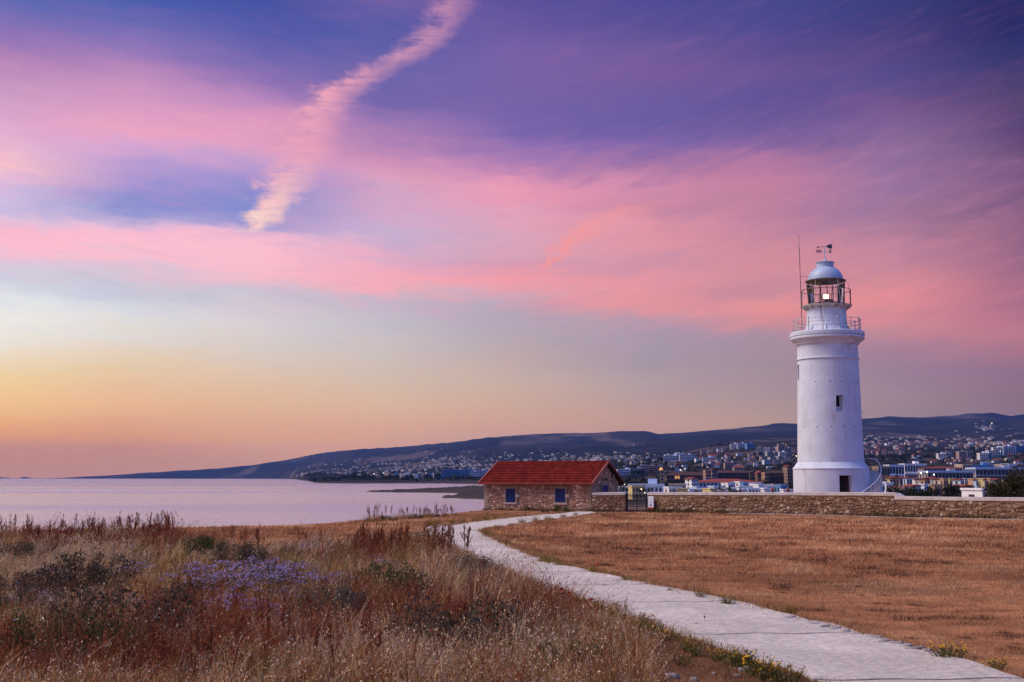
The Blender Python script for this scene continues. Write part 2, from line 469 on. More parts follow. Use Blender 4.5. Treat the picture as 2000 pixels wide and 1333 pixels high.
def mat_plaster(name='white_plaster'):
    """old limewash: faint patches, hairline marks and grey-brown weather streaks"""
    m, nt, b = mat_base(name)
    v = coords(nt)
    n = nt.noise(v, 0.8, 6.0, 0.65)
    c = nt.mix(nt.maprange(n, 0.3, 0.75), (.73, .80, .87, 1), (.61, .665, .73, 1))
    vs = coords(nt, 'Object', (2.2, 2.2, 0.22))
    s = nt.noise(vs, 1.6, 5.0, 0.6)
    c = nt.mix(nt.maprange(s, 0.54, 0.76, 0.0, 0.6), c, (.46, .41, .38, 1))
    ru = nt.noise(coords(nt, 'Object', (3.0, 3.0, .16)), 1.3, 4.0, 0.6)
    c = nt.mix(nt.maprange(ru, 0.62, 0.74, 0.0, 0.5), c, (.40, .27, .20, 1))
    sp_ = nt.n.new('ShaderNodeSeparateXYZ')
    nt.l.new(coords(nt), sp_.inputs[0])
    # flaking patch and rust under the cornice on the lee side
    zt = nt.maprange(sp_.outputs[2], 11.9, 13.2)
    xr = nt.maprange(sp_.outputs[0], 0.2, 1.6)
    p = nt.math('MULTIPLY', nt.math('MULTIPLY', zt, xr), nt.maprange(nt.noise(v, 3.2, 6.0, 0.7), 0.50, 0.60))
    c = nt.mix(nt.math('MULTIPLY', p, 0.75), c, (.34, .22, .17, 1))
    dk = nt.maprange(nt.noise(coords(nt, 'Object', (1.2, 1.2, .5)), 4.0, 6.0, 0.75), 0.66, 0.72)
    c = nt.mix(nt.math('MULTIPLY', dk, 0.35), c, (.42, .38, .36, 1))
    nt.put(b.inputs['Base Color'], c)
    b.inputs['Roughness'].default_value = 0.85
    b.inputs['Specular IOR Level'].default_value = 0.25
    bump(nt, b, nt.noise(v, 5.0, 7.0, 0.7), 0.55, 0.03)
    return m

def mat_iron(name, base, rust, amt):
    m, nt, b = mat_base(name)
    v = coords(nt)
    n = nt.noise(v, 3.5, 5.0, 0.65)
    c = nt.mix(nt.maprange(n, 0.62 - amt, 0.72 - amt), (*base, 1), (*rust, 1))
    nt.put(b.inputs['Base Color'], c)
    b.inputs['Roughness'].default_value = 0.6
    return m

M = {}
M['plaster'] = mat_plaster()
M['white'] = mat_var('painted_white', (.80, .79, .78), (.68, .67, .66), 2.0, .6)
M['dome'] = mat_var('painted_dome', (.47, .59, .73), (.39, .50, .64), 1.3, .45, spec=.5)
M['rusty_white'] = mat_iron('rusty_white_iron', (.62, .58, .55), (.30, .13, .06), 0.10)
M['rust_dark'] = mat_iron('dark_rusty_iron', (.10, .075, .065), (.22, .10, .055), 0.10)
M['black_iron'] = mat_var('black_iron', (.012, .012, .014), (.025, .022, .022), 8, .5)
M['dark'] = mat_var('dark_interior', (.012, .010, .010), (.03, .02, .016), 2, .9)
M['brownwood'] = mat_var('dark_wood_door', (.06, .03, .018), (.035, .018, .012), 3, .7, stretch=(1, 1, .2))
M['stone'] = mat_stone('wall_stone', True)
M['stone_shed'] = mat_stone('shed_stone', True, 2.1)
M['rubble_shed'] = mat_stone('shed_rubble', False, 2.1)
M['mortar_shed'] = mat_var('shed_mortar', (.44, .28, .18), (.30, .18, .115), 2.5, .95, .5, .03)
M['stone_small'] = mat_stone('wall_rubble', False)
M['mortar'] = mat_var('wall_mortar', (.26, .165, .105), (.17, .10, .065), 2.5, .95, .5, .03)
M['dressed'] = mat_var('dressed_stone', (.42, .30, .21), (.32, .21, .14), 3, .9, .4, .02, obj_rand=.35)
M['pale_stone'] = mat_var('pale_dressed_stone', (.58, .48, .40), (.45, .36, .29), 3, .9, .4, .02, obj_rand=.2)
M['coping'] = mat_var('coping_concrete', (.60, .54, .50), (.46, .40, .37), 1.2, .9, .4, .02)
M['tile'] = mat_var('roof_tile', (.21, .016, .008), (.13, .013, .008), 3, .85, .2, .01, obj_rand=.60, spec=.12)
M['tile_back'] = mat_var('roof_tile_plain', (.28, .05, .03), (.20, .035, .022), 3, .75)
M['blue'] = mat_var('blue_shutter_paint', (.006, .026, .15), (.005, .020, .11), 2, .55, stretch=(6, 6, .4))
M['concrete'] = None
M['bulb'] = mat_emit('lit_lamp', (1.0, .62, .22), 8.0)

def mat_glass(name='lantern_glass'):
    m, nt, b = mat_base(name)
    tr = nt.n.new('ShaderNodeBsdfTransparent'); tr.inputs[0].default_value = (.93, .95, .96, 1)
    gl = nt.n.new('ShaderNodeBsdfGlossy'); gl.inputs['Roughness'].default_value = 0.05
    fr = nt.n.new('ShaderNodeFresnel'); fr.inputs[0].default_value = 1.45
    mx = nt.n.new('ShaderNodeMixShader')
    nt.l.new(fr.outputs[0], mx.inputs[0]); nt.l.new(tr.outputs[0], mx.inputs[1]); nt.l.new(gl.outputs[0], mx.inputs[2])
    out = [x for x in nt.n if x.type == 'OUTPUT_MATERIAL'][0]
    nt.l.new(mx.outputs[0], out.inputs[0])
    return m
M['glass'] = mat_glass()

def mat_concrete():
    m, nt, b = mat_base('path_concrete')
    v = coords(nt)
    n = nt.noise(v, 0.9, 6.0, 0.65)
    c = nt.mix(nt.maprange(n, 0.3, 0.7), (.80, .71, .595, 1), (.60, .525, .43, 1))
    sp = nt.noise(v, 26.0, 4.0, 0.7)
    c = nt.mix(nt.maprange(sp, 0.60, 0.70, 0, .55), c, (.30, .235, .20, 1))
    sp2 = nt.noise(v, 60.0, 3.0, 0.7)
    c = nt.mix(nt.maprange(sp2, 0.60, 0.72, 0, .6), c, (.78, .73, .70, 1))
    li = nt.noise(coords(nt, 'Object', (3.0, 1.0, 1.0)), 9.0, 4.0, 0.75)
    c = nt.mix(nt.maprange(li, 0.66, 0.71, 0, .75), c, (.26, .15, .085, 1))
    mo = nt.noise(v, 11.0, 6.0, 0.75)
    km = nt.maprange(mo, .32, .68, .76, 1.16)
    c = nt.mix(1.0, c, nt.xyz(km, km, km), 'MULTIPLY')
    oi = nt.n.new('ShaderNodeObjectInfo')
    k = nt.math('ADD', .93, nt.math('MULTIPLY', oi.outputs['Random'], .12))
    c = nt.mix(1.0, c, nt.xyz(k, k, k), 'MULTIPLY')
    nt.put(b.inputs['Base Color'], c)
    b.inputs['Roughness'].default_value = 0.9
    b.inputs['Specular IOR Level'].default_value = 0.2
    bump(nt, b, nt.math('ADD', nt.noise(v, 35.0, 5.0, 0.75), nt.math('MULTIPLY', mo, 2.0)), 0.55, 0.03)
    return m
M['concrete'] = mat_concrete()

# ------------------------------------------------------------------ terrain
SKYL = np.array([(-200, 936), (60, 935.6), (130, 934.4), (200, 931), (300, 924), (400, 917), (500, 908), (560, 898.5), (620, 886.5), (700, 877.5), (800, 872), (860, 866),
                 (900, 862), (950, 855), (1000, 850), (1080, 846), (1160, 845), (1230, 841), (1262, 841.5), (1285, 848), (1340, 844.5), (1400, 839.5), (1480, 832),
                 (1510, 827.5), (1530, 826), (1560, 826.5), (1680, 818), (1740, 813), (1790, 816), (1850, 812.5), (1900, 808), (1940, 807), (1975, 813.5), (2005, 809), (2100, 804), (2400, 800), (3200, 812)])
CSTD = np.array([(-3000, 60000), (-100, 60000), (60, 10600), (130, 9500), (300, 8800), (500, 8200), (545, 7800), (575, 6200), (592, 3600), (612, 1900), (625, 1560), (660, 1520), (850, 1520), (945, 1345), (1000, 1300), (1100, 1200), (1210, 97), (4000, 97)])
XC = np.array([(-400, -70), (0, -50), (20, -36), (40, -20.5), (44, -18.4), (53, -14.4), (55.5, -10.2), (58, -8.7), (65, -7.7), (79, -4.6), (92, -3.6), (99, -2.6), (108, 0), (120, 2), (200, 8), (400, 22), (700, 45), (1000, 60), (1500, 60)], float)
KD = np.array([60, 97, 250, 400, 700, 900, 1200, 1700, 2000, 2500, 4000.0])
KR = {  # photo row of the ground surface at those distances
    570: [1002, 1000, 985, 966, 952, 948, 943, 939, 936, 934.5, 933.5],
    640: [1002, 1000, 985, 966, 952, 948, 943, 939, 936, 934, 929],
    950: [1002, 1000, 985, 966, 952, 948, 943, 939, 936, 932, 908],
    1210: [1002, 1000, 986, 967, 952, 946, 932, 917, 911, 904, 888],
    1300: [1002, 1000, 986, 967, 952, 945, 926, 908, 900, 895, 882],
    1400: [1002, 1000, 986, 967, 952, 944, 919, 893, 880, 877, 868],
    1480: [1002, 1000, 986, 967, 952, 944, 917, 890, 875, 872, 865],
    1560: [1004, 1000, 986, 967, 952, 944, 916, 888, 873, 870, 862],
    1700: [1006, 1002, 990, 969, 950, 938, 916, 896, 888, 881, 866],
    1850: [1010, 1002, 991, 970, 950, 936, 914, 895, 887, 879, 861],
    2000: [1013, 1002, 991, 970, 949, 934, 910, 890, 882, 873, 855],
    2400: [1013, 1002, 991, 970, 949, 934, 905, 885, 878, 868, 850],
}
KX = np.array(sorted(KR))
def plateau(x, y):
    yy = np.clip(y, -60, 130)
    z = CZ - 1.70 - 0.0095 * (yy - 10)
    return z + 0.10 * fbm(x / 9.0, y / 9.0, 3, 2) + 0.035 * fbm(x / 2.2, y / 2.2, 5, 2)

def spit_s(px, D):
    a = np.interp(px, [690, 698, 870, 945, 1100], [611, 611, 565, 545, 520]); b = np.interp(px, [690, 698, 735, 800, 870, 935, 1000, 1100], [611, 613, 634, 680, 790, 960, 1010, 1100])
    s1 = np.where(px > 690, np.minimum(D - a, b - D), -50)
    a = np.interp(px, [845, 851, 945, 1100], [431, 431, 396, 385]); b = np.interp(px, [845, 851, 945, 1100], [431, 434, 492, 520])
    s2 = np.where(px > 845, np.minimum(D - a, b - D), -50)
    return np.maximum(s1, s2)

def terrain(x, y):
    x = np.asarray(x, float); y = np.asarray(y, float)
    D = np.maximum(y, 1.0)
    px = np.where(y > 1, 1000 + F * x / (D * 1.0) , np.where(x < 0, -3000, 4000))
    px = np.clip(px, -3000, 4000)
    lD = np.log(np.clip(D, 60, 200000))
    Z0 = plateau(x, y)
    # far ground, by the row at which it is seen
    rows = np.stack([np.interp(lD, np.log(KD), KR[k]) for k in KX])
    t = np.clip(np.interp(px, KX, np.arange(len(KX))), 0, len(KX) - 1.0001)
    i = t.astype(int); fr = t - i
    fr = fr * fr * (3 - 2 * fr)
    ar = np.arange(rows[0].size)
    rr = rows.reshape(len(KX), -1)
    row = rr[i.ravel(), ar] * (1 - fr.ravel()) + rr[np.minimum(i.ravel() + 1, len(KX) - 1), ar] * fr.ravel()
    row = row.reshape(D.shape)
    Dr = np.interp(px, [300, 570, 700, 1000, 1400, 2000, 3000], [11000, 10500, 8800, 7600, 7000, 7800, 8000])
    sky = np.interp(px, SKYL[:, 0], SKYL[:, 1])
    tt = np.clip((lD - math.log(4000)) / (np.log(Dr) - math.log(4000)), 0, 1)
    ex = np.interp(px, [560, 700, 1000], [1.9, 1.35, 1.15])
    row = np.where(D > 4000, row + (sky - row) * tt ** ex, row)
    e = (666.5 - row) / F
    zf = CZ + D * (e * CP + SP) / (CP - e * SP)
    zf = np.where(D > Dr, zf - (D - Dr) * 0.12, zf)
    amp = sstep(1100, 2600, D) * D * 0.0032 * (1 - 0.75 * sstep(0.75, 1.0, tt))
    zf = zf + amp * (fbm(x / 420.0, y / 420.0, 21, 4) + 0.35 * np.abs(fbm(x / 150.0, y / 150.0, 28, 3)))
    zf = zf + sstep(250, 700, D) * (1 - sstep(1400, 2500, D)) * 3.0 * fbm(x / 130., y / 130., 31, 3)
    k = sstep(95, 150, y)
    z = Z0 * (1 - k) + zf * k
    # coast
    xc = np.interp(y, XC[:, 0], XC[:, 1]) + 1.3 * fbm(y / 5.0, x / 5.0, 40, 3)
    s_near = np.where(y < 1500, x - xc, -1e5)
    s_far = np.where(y > 97, (D - np.interp(px, CSTD[:, 0], CSTD[:, 1])), -1e5)
    s_far = s_far + D * 0.01 * fbm(px / 30.0, D / 300.0, 44, 3)
    s_sp = np.where(y > 300, spit_s(px, D) + 5 * fbm(px / 9.0, D / 60.0, 47, 4), -1e5)
    wn = 2.2
    m_near = sstep(-wn, 0.2, s_near)
    m_far = sstep(0, 1.0, s_far / D / (0.035 + 0.07 * sstep(3000, 8000, D)))
    zn = -2.0 + (z + 2.0) * m_near
    lowtip = np.where(D < 3000, .22 + .78 * sstep(600, 720, px), 1.0)
    zfar = -1.0 + (z * lowtip + 1.0) * m_far
    zsp = -1.0 + (1.9 + 1.6 * fbm(x / 14.0, y / 14.0, 50, 4)) * sstep(0, 12, s_sp)
    zo = np.where(y < 200, zn, np.maximum(np.maximum(zn, zfar), zsp))
    zo = np.where(y >= 200, np.maximum(zo, -2.0), zo)
    return zo

def gz(x, y):
    return float(terrain(np.array([x], float), np.array([y], float))[0])

def near_pt(px, row, lift=0.0):
    """point of the near ground seen at a photo pixel"""
    a, b = 3.0, 96.0
    for _ in range(40):
        D = 0.5 * (a + b)
        p = at(px, row, D)
        if p.z > float(plateau(p.x, p.y)) : a = D
        else: b = D
    p = at(px, row, D)
    return Vector((p.x, p.y, float(plateau(p.x, p.y)) + lift))

def far_pt(px, row, dmin=120.0, dmax=9000.0):
    """first point of the far ground seen at a photo pixel"""
    Ds = np.exp(np.linspace(math.log(dmin), math.log(dmax), 420))
    e = (666.5 - row) / F
    zs = CZ + Ds * (e * CP + SP) / (CP - e * SP)
    fw = Ds * CP + (zs - CZ) * SP
    xs = (px - 1000.0) / F * fw
    tz = terrain(xs, Ds)
    hit = np.nonzero(tz >= zs)[0]
    k = hit[0] if len(hit) else int(np.argmin(np.abs(tz - zs)))
    return Vector((xs[k], Ds[k], tz[k]))

def at_D(px, D):
    x = (px - 1000.0) / F * D
    return Vector((x, D, gz(x, D)))

# polar grid, fine where the camera looks
azs = np.concatenate([np.radians(np.linspace(-180, -44, 22)[:-1]), np.radians(np.arange(-44, -25, 0.8)), np.radians(np.arange(-25, 25.01, 0.115)), np.radians(np.arange(25.8, 44, 0.8)), np.radians(np.linspace(44, 180, 22))])
Rs = np.concatenate([[1.0, 2.5, 4.0], 5.5 * np.exp(np.arange(0, math.log(16000 / 5.5), 0.0155))])
nA, nR = len(azs), len(Rs)
AA, RR = np.meshgrid(azs, Rs)
X, Y = RR * np.sin(AA), RR * np.cos(AA)
Z = terrain(X, Y)
PXg = 1000 + F * X / np.maximum(Y, 1)
# colours of the land itself
lawn_a, lawn_b = np.array((.40, .175, .075)), np.array((.25, .10, .043))
soil = np.array((.17, .095, .06)); bare = np.array((.36, .29, .24)); rock = np.array((.20, .155, .13))
scrub1, scrub2, scrub3 = np.array((.015, .017, .015)), np.array((.034, .028, .024)), np.array((.13, .095, .08))
def mixc(a, b, t): return a + (b - a) * t[..., None]
nz = fbm(X / 2.0, Y / 2.6, 60, 4)
c = mixc(np.broadcast_to(lawn_a, X.shape + (3,)), lawn_b, sstep(-.25, .35, nz + .5 * fbm(X / 14., Y / 9., 61, 3)))
far_n = fbm(X / 90., Y / 90., 63, 4)
cf = mixc(np.broadcast_to(scrub1, X.shape + (3,)), scrub2, sstep(-.15, .3, far_n))
cf = mixc(cf, scrub3, sstep(.12, .4, fbm(X / 55., Y / 120., 66, 4)) * .75)
ch_n = fbm(X / 420., Y / 520., 70, 5)
ch = mixc(np.broadcast_to(scrub1 * .9, X.shape + (3,)), scrub2, sstep(-.2, .35, ch_n))
ch = mixc(ch, scrub3, sstep(.14, .42, fbm(X / 240., Y / 800., 73, 5)) * .9)
ch = ch * (1 - .45 * sstep(.05, .3, fbm(X / 120., Y / 260., 79, 4)))[..., None]
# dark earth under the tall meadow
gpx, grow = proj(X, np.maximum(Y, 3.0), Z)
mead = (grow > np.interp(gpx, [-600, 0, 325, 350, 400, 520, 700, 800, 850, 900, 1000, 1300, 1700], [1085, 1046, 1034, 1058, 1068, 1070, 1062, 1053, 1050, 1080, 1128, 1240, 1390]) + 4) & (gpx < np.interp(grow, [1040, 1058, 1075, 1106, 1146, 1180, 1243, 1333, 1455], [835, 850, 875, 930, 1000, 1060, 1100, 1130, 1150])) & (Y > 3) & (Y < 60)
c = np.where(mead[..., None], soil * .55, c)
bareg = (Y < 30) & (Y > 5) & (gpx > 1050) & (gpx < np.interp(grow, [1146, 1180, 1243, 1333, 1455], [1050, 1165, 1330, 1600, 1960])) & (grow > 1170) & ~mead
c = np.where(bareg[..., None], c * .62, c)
c = mixc(c, cf, sstep(100, 180, Y))
c = mixc(c, ch, sstep(1800, 3000, Y))
low = (1 - sstep(0.6, 2.6, Z)) * sstep(150, 300, Y)
c = mixc(c, rock * .32, low)
cliff = (1 - sstep(3.6, 4.6, Z)) * (1 - sstep(150, 300, Y))
c = mixc(c, rock, cliff)
idx = np.arange(nA * nR).reshape(nR, nA)
q = np.stack([idx[:-1, :-1], idx[:-1, 1:], idx[1:, 1:], idx[1:, :-1]], -1)
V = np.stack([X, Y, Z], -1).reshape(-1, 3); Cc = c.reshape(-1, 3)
def mat_ground(name, s1, s2, b_, bd):
    m, nt, b = mat_base(name)
    a = nt.n.new('ShaderNodeAttribute'); a.attribute_name = 'Col'
    v = coords(nt)
    k1 = nt.maprange(nt.noise(v, s1, 6.0, 0.7), .25, .75, .55, 1.4)
    k2 = nt.maprange(nt.noise(v, s2, 5.0, 0.7), .25, .75, .7, 1.28)
    k = nt.math('MULTIPLY', k1, k2)
    nt.put(b.inputs['Base Color'], nt.mix(1.0, a.outputs['Color'], nt.xyz(k, k, k), 'MULTIPLY'))
    b.inputs['Roughness'].default_value = .95; b.inputs['Specular IOR Level'].default_value = .1
    bump(nt, b, nt.noise(v, s2 * .7, 6.0, .75), b_, bd)
    return m
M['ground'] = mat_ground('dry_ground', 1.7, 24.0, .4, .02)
M['hills'] = mat_ground('hill_scrub', .018, .12, .8, 6.0)
nsplit = int(np.searchsorted(Rs, 1900))
def sub(rows, name, mat):
    lo, hi = rows
    vv = V[lo * nA:hi * nA]; cc = Cc[lo * nA:hi * nA]
    qq = q[lo:hi - 1].reshape(-1, 4) - lo * nA
    keep = vv[qq][:, :, 2].max(1) > -1.45          # what lies on the sea bed is left out
    return np_mesh(name, vv, quads=qq[keep], col=cc, smooth=True, mats=(mat,))
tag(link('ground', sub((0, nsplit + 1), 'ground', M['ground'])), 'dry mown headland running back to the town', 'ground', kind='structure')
tag(link('hills', sub((nsplit, nR), 'hills', M['hills'])), 'long dark scrub covered hills along the horizon', 'hills', kind='structure')

# sea
def mat_sea():
    m, nt, b = mat_base('sea_water')
    b.inputs['Base Color'].default_value = (.36, .30, .355, 1)  # pale base puts reflected sky brightness into the water colour
    b.inputs['IOR'].default_value = 1.33
    v1 = coords(nt, 'Object', (.012, .06, 1)); v2 = coords(nt, 'Object', (.16, .5, 1)); v3 = coords(nt, 'Object', (.0012, .006, 1))
    h = nt.math('ADD', nt.math('MULTIPLY', nt.noise(v1, 1.0, 4.0, .6), 1.0), nt.math('ADD', nt.math('MULTIPLY', nt.noise(v2, 1.0, 4.0, .6), .34), nt.math('MULTIPLY', nt.noise(coords(nt, 'Object', (.004, .017, 1)), 1.0, 3.0, .55), 1.6)))
    sp = nt.n.new('ShaderNodeSeparateXYZ'); nt.l.new(coords(nt), sp.inputs[0])
    breeze = nt.maprange(nt.math('ADD', sp.outputs[1], nt.math('MULTIPLY', nt.noise(v3, 1.0, 3.0), 900.0)), 900.0, 2300.0)
    nt.put(b.inputs['Roughness'], nt.maprange(nt.noise(v3, 1.0, 4.0, .6), .3, .7, .08, .30))
    bp = nt.n.new('ShaderNodeBump'); bp.inputs['Distance'].default_value = .22
    nt.put(bp.inputs['Strength'], 1.0); nt.put(bp.inputs['Distance'], nt.math('ADD', .8, nt.math('MULTIPLY', breeze, 3.5)))
    nt.l.new(h, bp.inputs['Height']); nt.l.new(bp.outputs[0], b.inputs['Normal'])
    return m
M['sea'] = mat_sea()
S = 20000.0
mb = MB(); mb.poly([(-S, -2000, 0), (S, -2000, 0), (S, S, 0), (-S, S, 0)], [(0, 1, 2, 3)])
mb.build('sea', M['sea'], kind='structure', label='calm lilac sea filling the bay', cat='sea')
# low islet on the horizon
mb = MB()
for (pa, pb, D) in ((-60, 20, 14500), (42, 55, 14500)):
    n = 14
    top = []
    for i in range(n + 1):
        t = i / n; px = pa + (pb - pa) * t
        h = (1.0 - abs(2 * t - 1) ** 3) * 22 * (.6 + .4 * random.random())
        top.append(((px - 1000) / F * D, h))
    P = [];
    for (x, h) in top: P += [(x, D, -1), (x, D + 60, h), (x, D + 400, -1)]
    fs = []
    for i in range(n):
        a, b_ = 3 * i, 3 * (i + 1)
        fs += [(a, b_, b_ + 1, a + 1), (a + 1, b_ + 1, b_ + 2, a + 2)]
    mi = MB(); mi.poly(P, fs)
    mi.build('islet', M['hills'], kind='structure', label='low dark islet out on the sea horizon', cat='islet')

# ------------------------------------------------------------------ concrete path
JO = [((2300, 1600), (2900, 1600)), ((1960, 1455), (2420, 1455)), ((1600, 1333), (2015, 1331)), ((1330, 1243), (1690, 1241)), ((1165, 1180), (1440, 1177)), ((1050, 1146), (1270, 1143)), ((985, 1121), (1165, 1119)),
      ((948, 1106), (1095, 1104)), ((920, 1092), (1050, 1090)), ((893, 1075), (1005, 1073)), ((862, 1058.5), (970, 1056)), ((843, 1045), (943, 1043)),
      ((838, 1038), (940, 1038)), ((856, 1029.5), (950, 1034.5)), ((905, 1023.3), (975, 1031.5)), ((955, 1016.3), (1022, 1025)), ((1010, 1010.3), (1068, 1017.8)), ((1060, 1005.8), (1108, 1011.8)), ((1105, 1002.6), (1144, 1007.4)), ((1152, 1000), (1172, 1004.3))]
LP = [near_pt(*a) for a, b in JO]; RP = [near_pt(*b) for a, b in JO]
path = thing('path', 'pale concrete slab path winding from the corner to the stone shed', 'path')
path['kind'] = 'structure'
def crv(P, t):
    """Catmull-Rom through the joints"""
    n = len(P); i = min(int(t), n - 2); u = t - i
    p0, p1, p2, p3 = P[max(i - 1, 0)], P[i], P[i + 1], P[min(i + 2, n - 1)]
    return 0.5 * ((2 * p1) + (p2 - p0) * u + (2 * p0 - 5 * p1 + 4 * p2 - p3) * u * u + (3 * p1 - p0 - 3 * p2 + p3) * u ** 3)
PATH_POLY_L, PATH_POLY_R = [], []
for i in range(len(JO) - 1):
    n, m = 8, 10
    gap = min(.034, .3) / max((LP[i + 1] - LP[i]).length, .5)
    V_, F_ = [], []
    for k in range(n + 1):
        t = i + gap + (1 - 2 * gap) * k / n
        a, b_ = crv(LP, t), crv(RP, t)
        PATH_POLY_L.append((a.x, a.y)); PATH_POLY_R.append((b_.x, b_.y))
        for j in range(m + 1):
            s = j / m
            jit = 0.0
            if j == 0: jit = .05 * random.uniform(-1, 1.3)
            if j == m: jit = .05 * random.uniform(-1.3, 1)
            p = a + (b_ - a) * (s + jit / max((b_ - a).length, .3))
            z = float(plateau(p.x, p.y)) + .025 + .006 * math.sin(7 * p.x + 5 * p.y)
            V_.append((p.x, p.y, z))
    nt_ = len(V_)
    V_ += [(x, y, z - .16) for (x, y, z) in V_]
    W = m + 1
    for k in range(n):
        for j in range(m):
            F_.append((k * W + j, k * W + j + 1, (k + 1) * W + j + 1, (k + 1) * W + j))
    for k in range(n):
        a, b_ = k * W, (k + 1) * W
        F_.append((a, b_, b_ + nt_, a + nt_)); a += m; b_ += m
        F_.append((b_, a, a + nt_, b_ + nt_))
    for j in range(m):
        F_.append((j + 1, j, j + nt_, j + 1 + nt_)); a = n * W + j
        F_.append((a, a + 1, a + 1 + nt_, a + nt_))
    mb = MB(); mb.poly(V_, F_)
    mb.build('slab', M['concrete'], path)
# spur slab at the bend
P = [near_pt(*p) for p in ((752, 1051), (800, 1046.5), (834, 1041.5), (837, 1046), (846, 1052), (815, 1052.5))]
mb = MB(); mb.poly([(p.x, p.y, p.z + .03) for p in P] + [(p.x, p.y, p.z - .1) for p in P], [(0, 1, 2, 3, 4, 5)[::-1]] + [(i, (i + 1) % 6, 6 + (i + 1) % 6, 6 + i) for i in range(6)])
mb.build('slab', M['concrete'], path)
# flat edging stones and the low kerb round the bend
M['edge_stone'] = mat_var('edging_stone', (.40, .36, .34), (.28, .25, .235), 4, .9, .5, .03, obj_rand=.3)
def flat_stone(name, p, L, W_, H, rot, mat, parent=None, **kw):
    mb = MB(); n = 9
    ang = [2 * math.pi * i / n + random.uniform(-.2, .2) for i in range(n)]
    rad = [random.uniform(.8, 1.1) for _ in range(n)]
    lo = [(L / 2 * r * math.cos(a), W_ / 2 * r * math.sin(a), -H) for a, r in zip(ang, rad)]
    mi_ = [(x * 1.0, y * 1.0, H * .55) for x, y, z in lo]
    tp = [(x * .82, y * .82, H * random.uniform(.85, 1.1)) for x, y, z in lo]
    fs = [(i, (i + 1) % n, n + (i + 1) % n, n + i) for i in range(n)] + [(n + i, n + (i + 1) % n, 2 * n + (i + 1) % n, 2 * n + i) for i in range(n)] + [tuple(range(2 * n, 3 * n))]
    mb.poly(lo + mi_ + tp, fs)
    o = mb.build(name, mat, parent, **kw); o.location = p; o.rotation_euler = (random.uniform(-.08, .08), random.uniform(-.08, .08), rot)
    return o
edge = [(a_ + 22, b_ - 2) for a_, b_ in ((1568, 1224), (1590, 1229), (1610, 1233.5), (1632, 1239), (1690, 1252), (1712, 1258), (1730, 1263), (1748, 1267), (1768, 1272), (1788, 1277), (1806, 1282), (1520, 1212))]
for (px, r) in edge:
    p = near_pt(px, r); flat_stone('edging_stone', p, random.uniform(.22, .38), random.uniform(.10, .15), .035, .95 + random.uniform(-.2, .2), M['edge_stone'], path)
kb = [near_pt(px, r) for px, r in ((846, 1052), (839, 1045), (834, 1038), (838, 1033), (852, 1029.5), (872, 1027), (900, 1024.3))]
for a, b_ in zip(kb[:-1], kb[1:]):
    d = (b_ - a).normalized(); nrm = Vector((-d.y, d.x, 0)) * .09
    A_, B_ = a + d * .02, b_ - d * .02
    mb = MB(); mb.poly([A_ + nrm, A_ - nrm, B_ - nrm, B_ + nrm] + [v_ + Vector((0, 0, .07)) for v_ in (A_ + nrm * .8, A_ - nrm * .8, B_ - nrm * .8, B_ + nrm * .8)],
            [(4, 5, 6, 7), (0, 1, 5, 4), (1, 2, 6, 5), (2, 3, 7, 6), (3, 0, 4, 7)])
    mb.build('kerb', M['coping'], path)
# ------------------------------------------------------------------ lighthouse
LD = 98.0
LB = at_D(1619.5, LD)
LX, LY, LZ = LB.x, LB.y, LB.z
def lz(row): return row2z(LD, row) - LZ          # height above the tower's foot for a photo row
PXM = LD / F * 1.006                              # metres per photo pixel there
def lr(p): return p * PXM
tower = thing('lighthouse', 'tall white round lighthouse with lit lantern behind the stone wall', 'lighthouse', (LX, LY, LZ))
def phi_of(px): return math.asin(max(-1, min(1, (px - 1619.0) / 60.0)))

# plinth with a door opening, cut out of the lathe by angle
def shell(prof, n=96, skip=None):
    """lathe whose faces inside (a0,a1,z0,z1) are left out"""
    mb = MB(); b = 0
    for (r, z) in prof:
        for i in range(n):
            a = 2 * math.pi * i / n
            mb.v.append((r * math.sin(a), -r * math.cos(a), z))
    for k in range(len(prof) - 1):
        zc = .5 * (prof[k][1] + prof[k + 1][1])
        for i in range(n):
            a = 2 * math.pi * (i + .5) / n
            if a > math.pi: a -= 2 * math.pi
            if skip and any(s[0] < a < s[1] and s[2] < zc < s[3] for s in skip): continue
            j = (i + 1) % n
            mb.f.append((k * n + i, k * n + j, (k + 1) * n + j, (k + 1) * n + i))
    return mb
rp, rs0, rs1 = lr(71.5), lr(62.5), lr(57.2)
da0, da1 = math.asin(-3.5 / 71.5), math.asin(20.5 / 71.5)
dz1 = lz(929)
prof = [(rp + .03, -1.2), (rp, 0.0), (rp, .02), (rp - .005, dz1), (rp - .01, lz(918)), (rp + .03, lz(917)), (rp + .03, lz(915)), (rp - .03, lz(914.2)), (rp - .13, lz(911)), (rs0 + .12, lz(906.5)), (rs0 + .02, lz(903.5))]
o = shell(prof, 144, [(da0, da1, -.01, dz1 - .001)]).build('plinth', M['plaster'], tower); smooth_by_angle(o, 30)
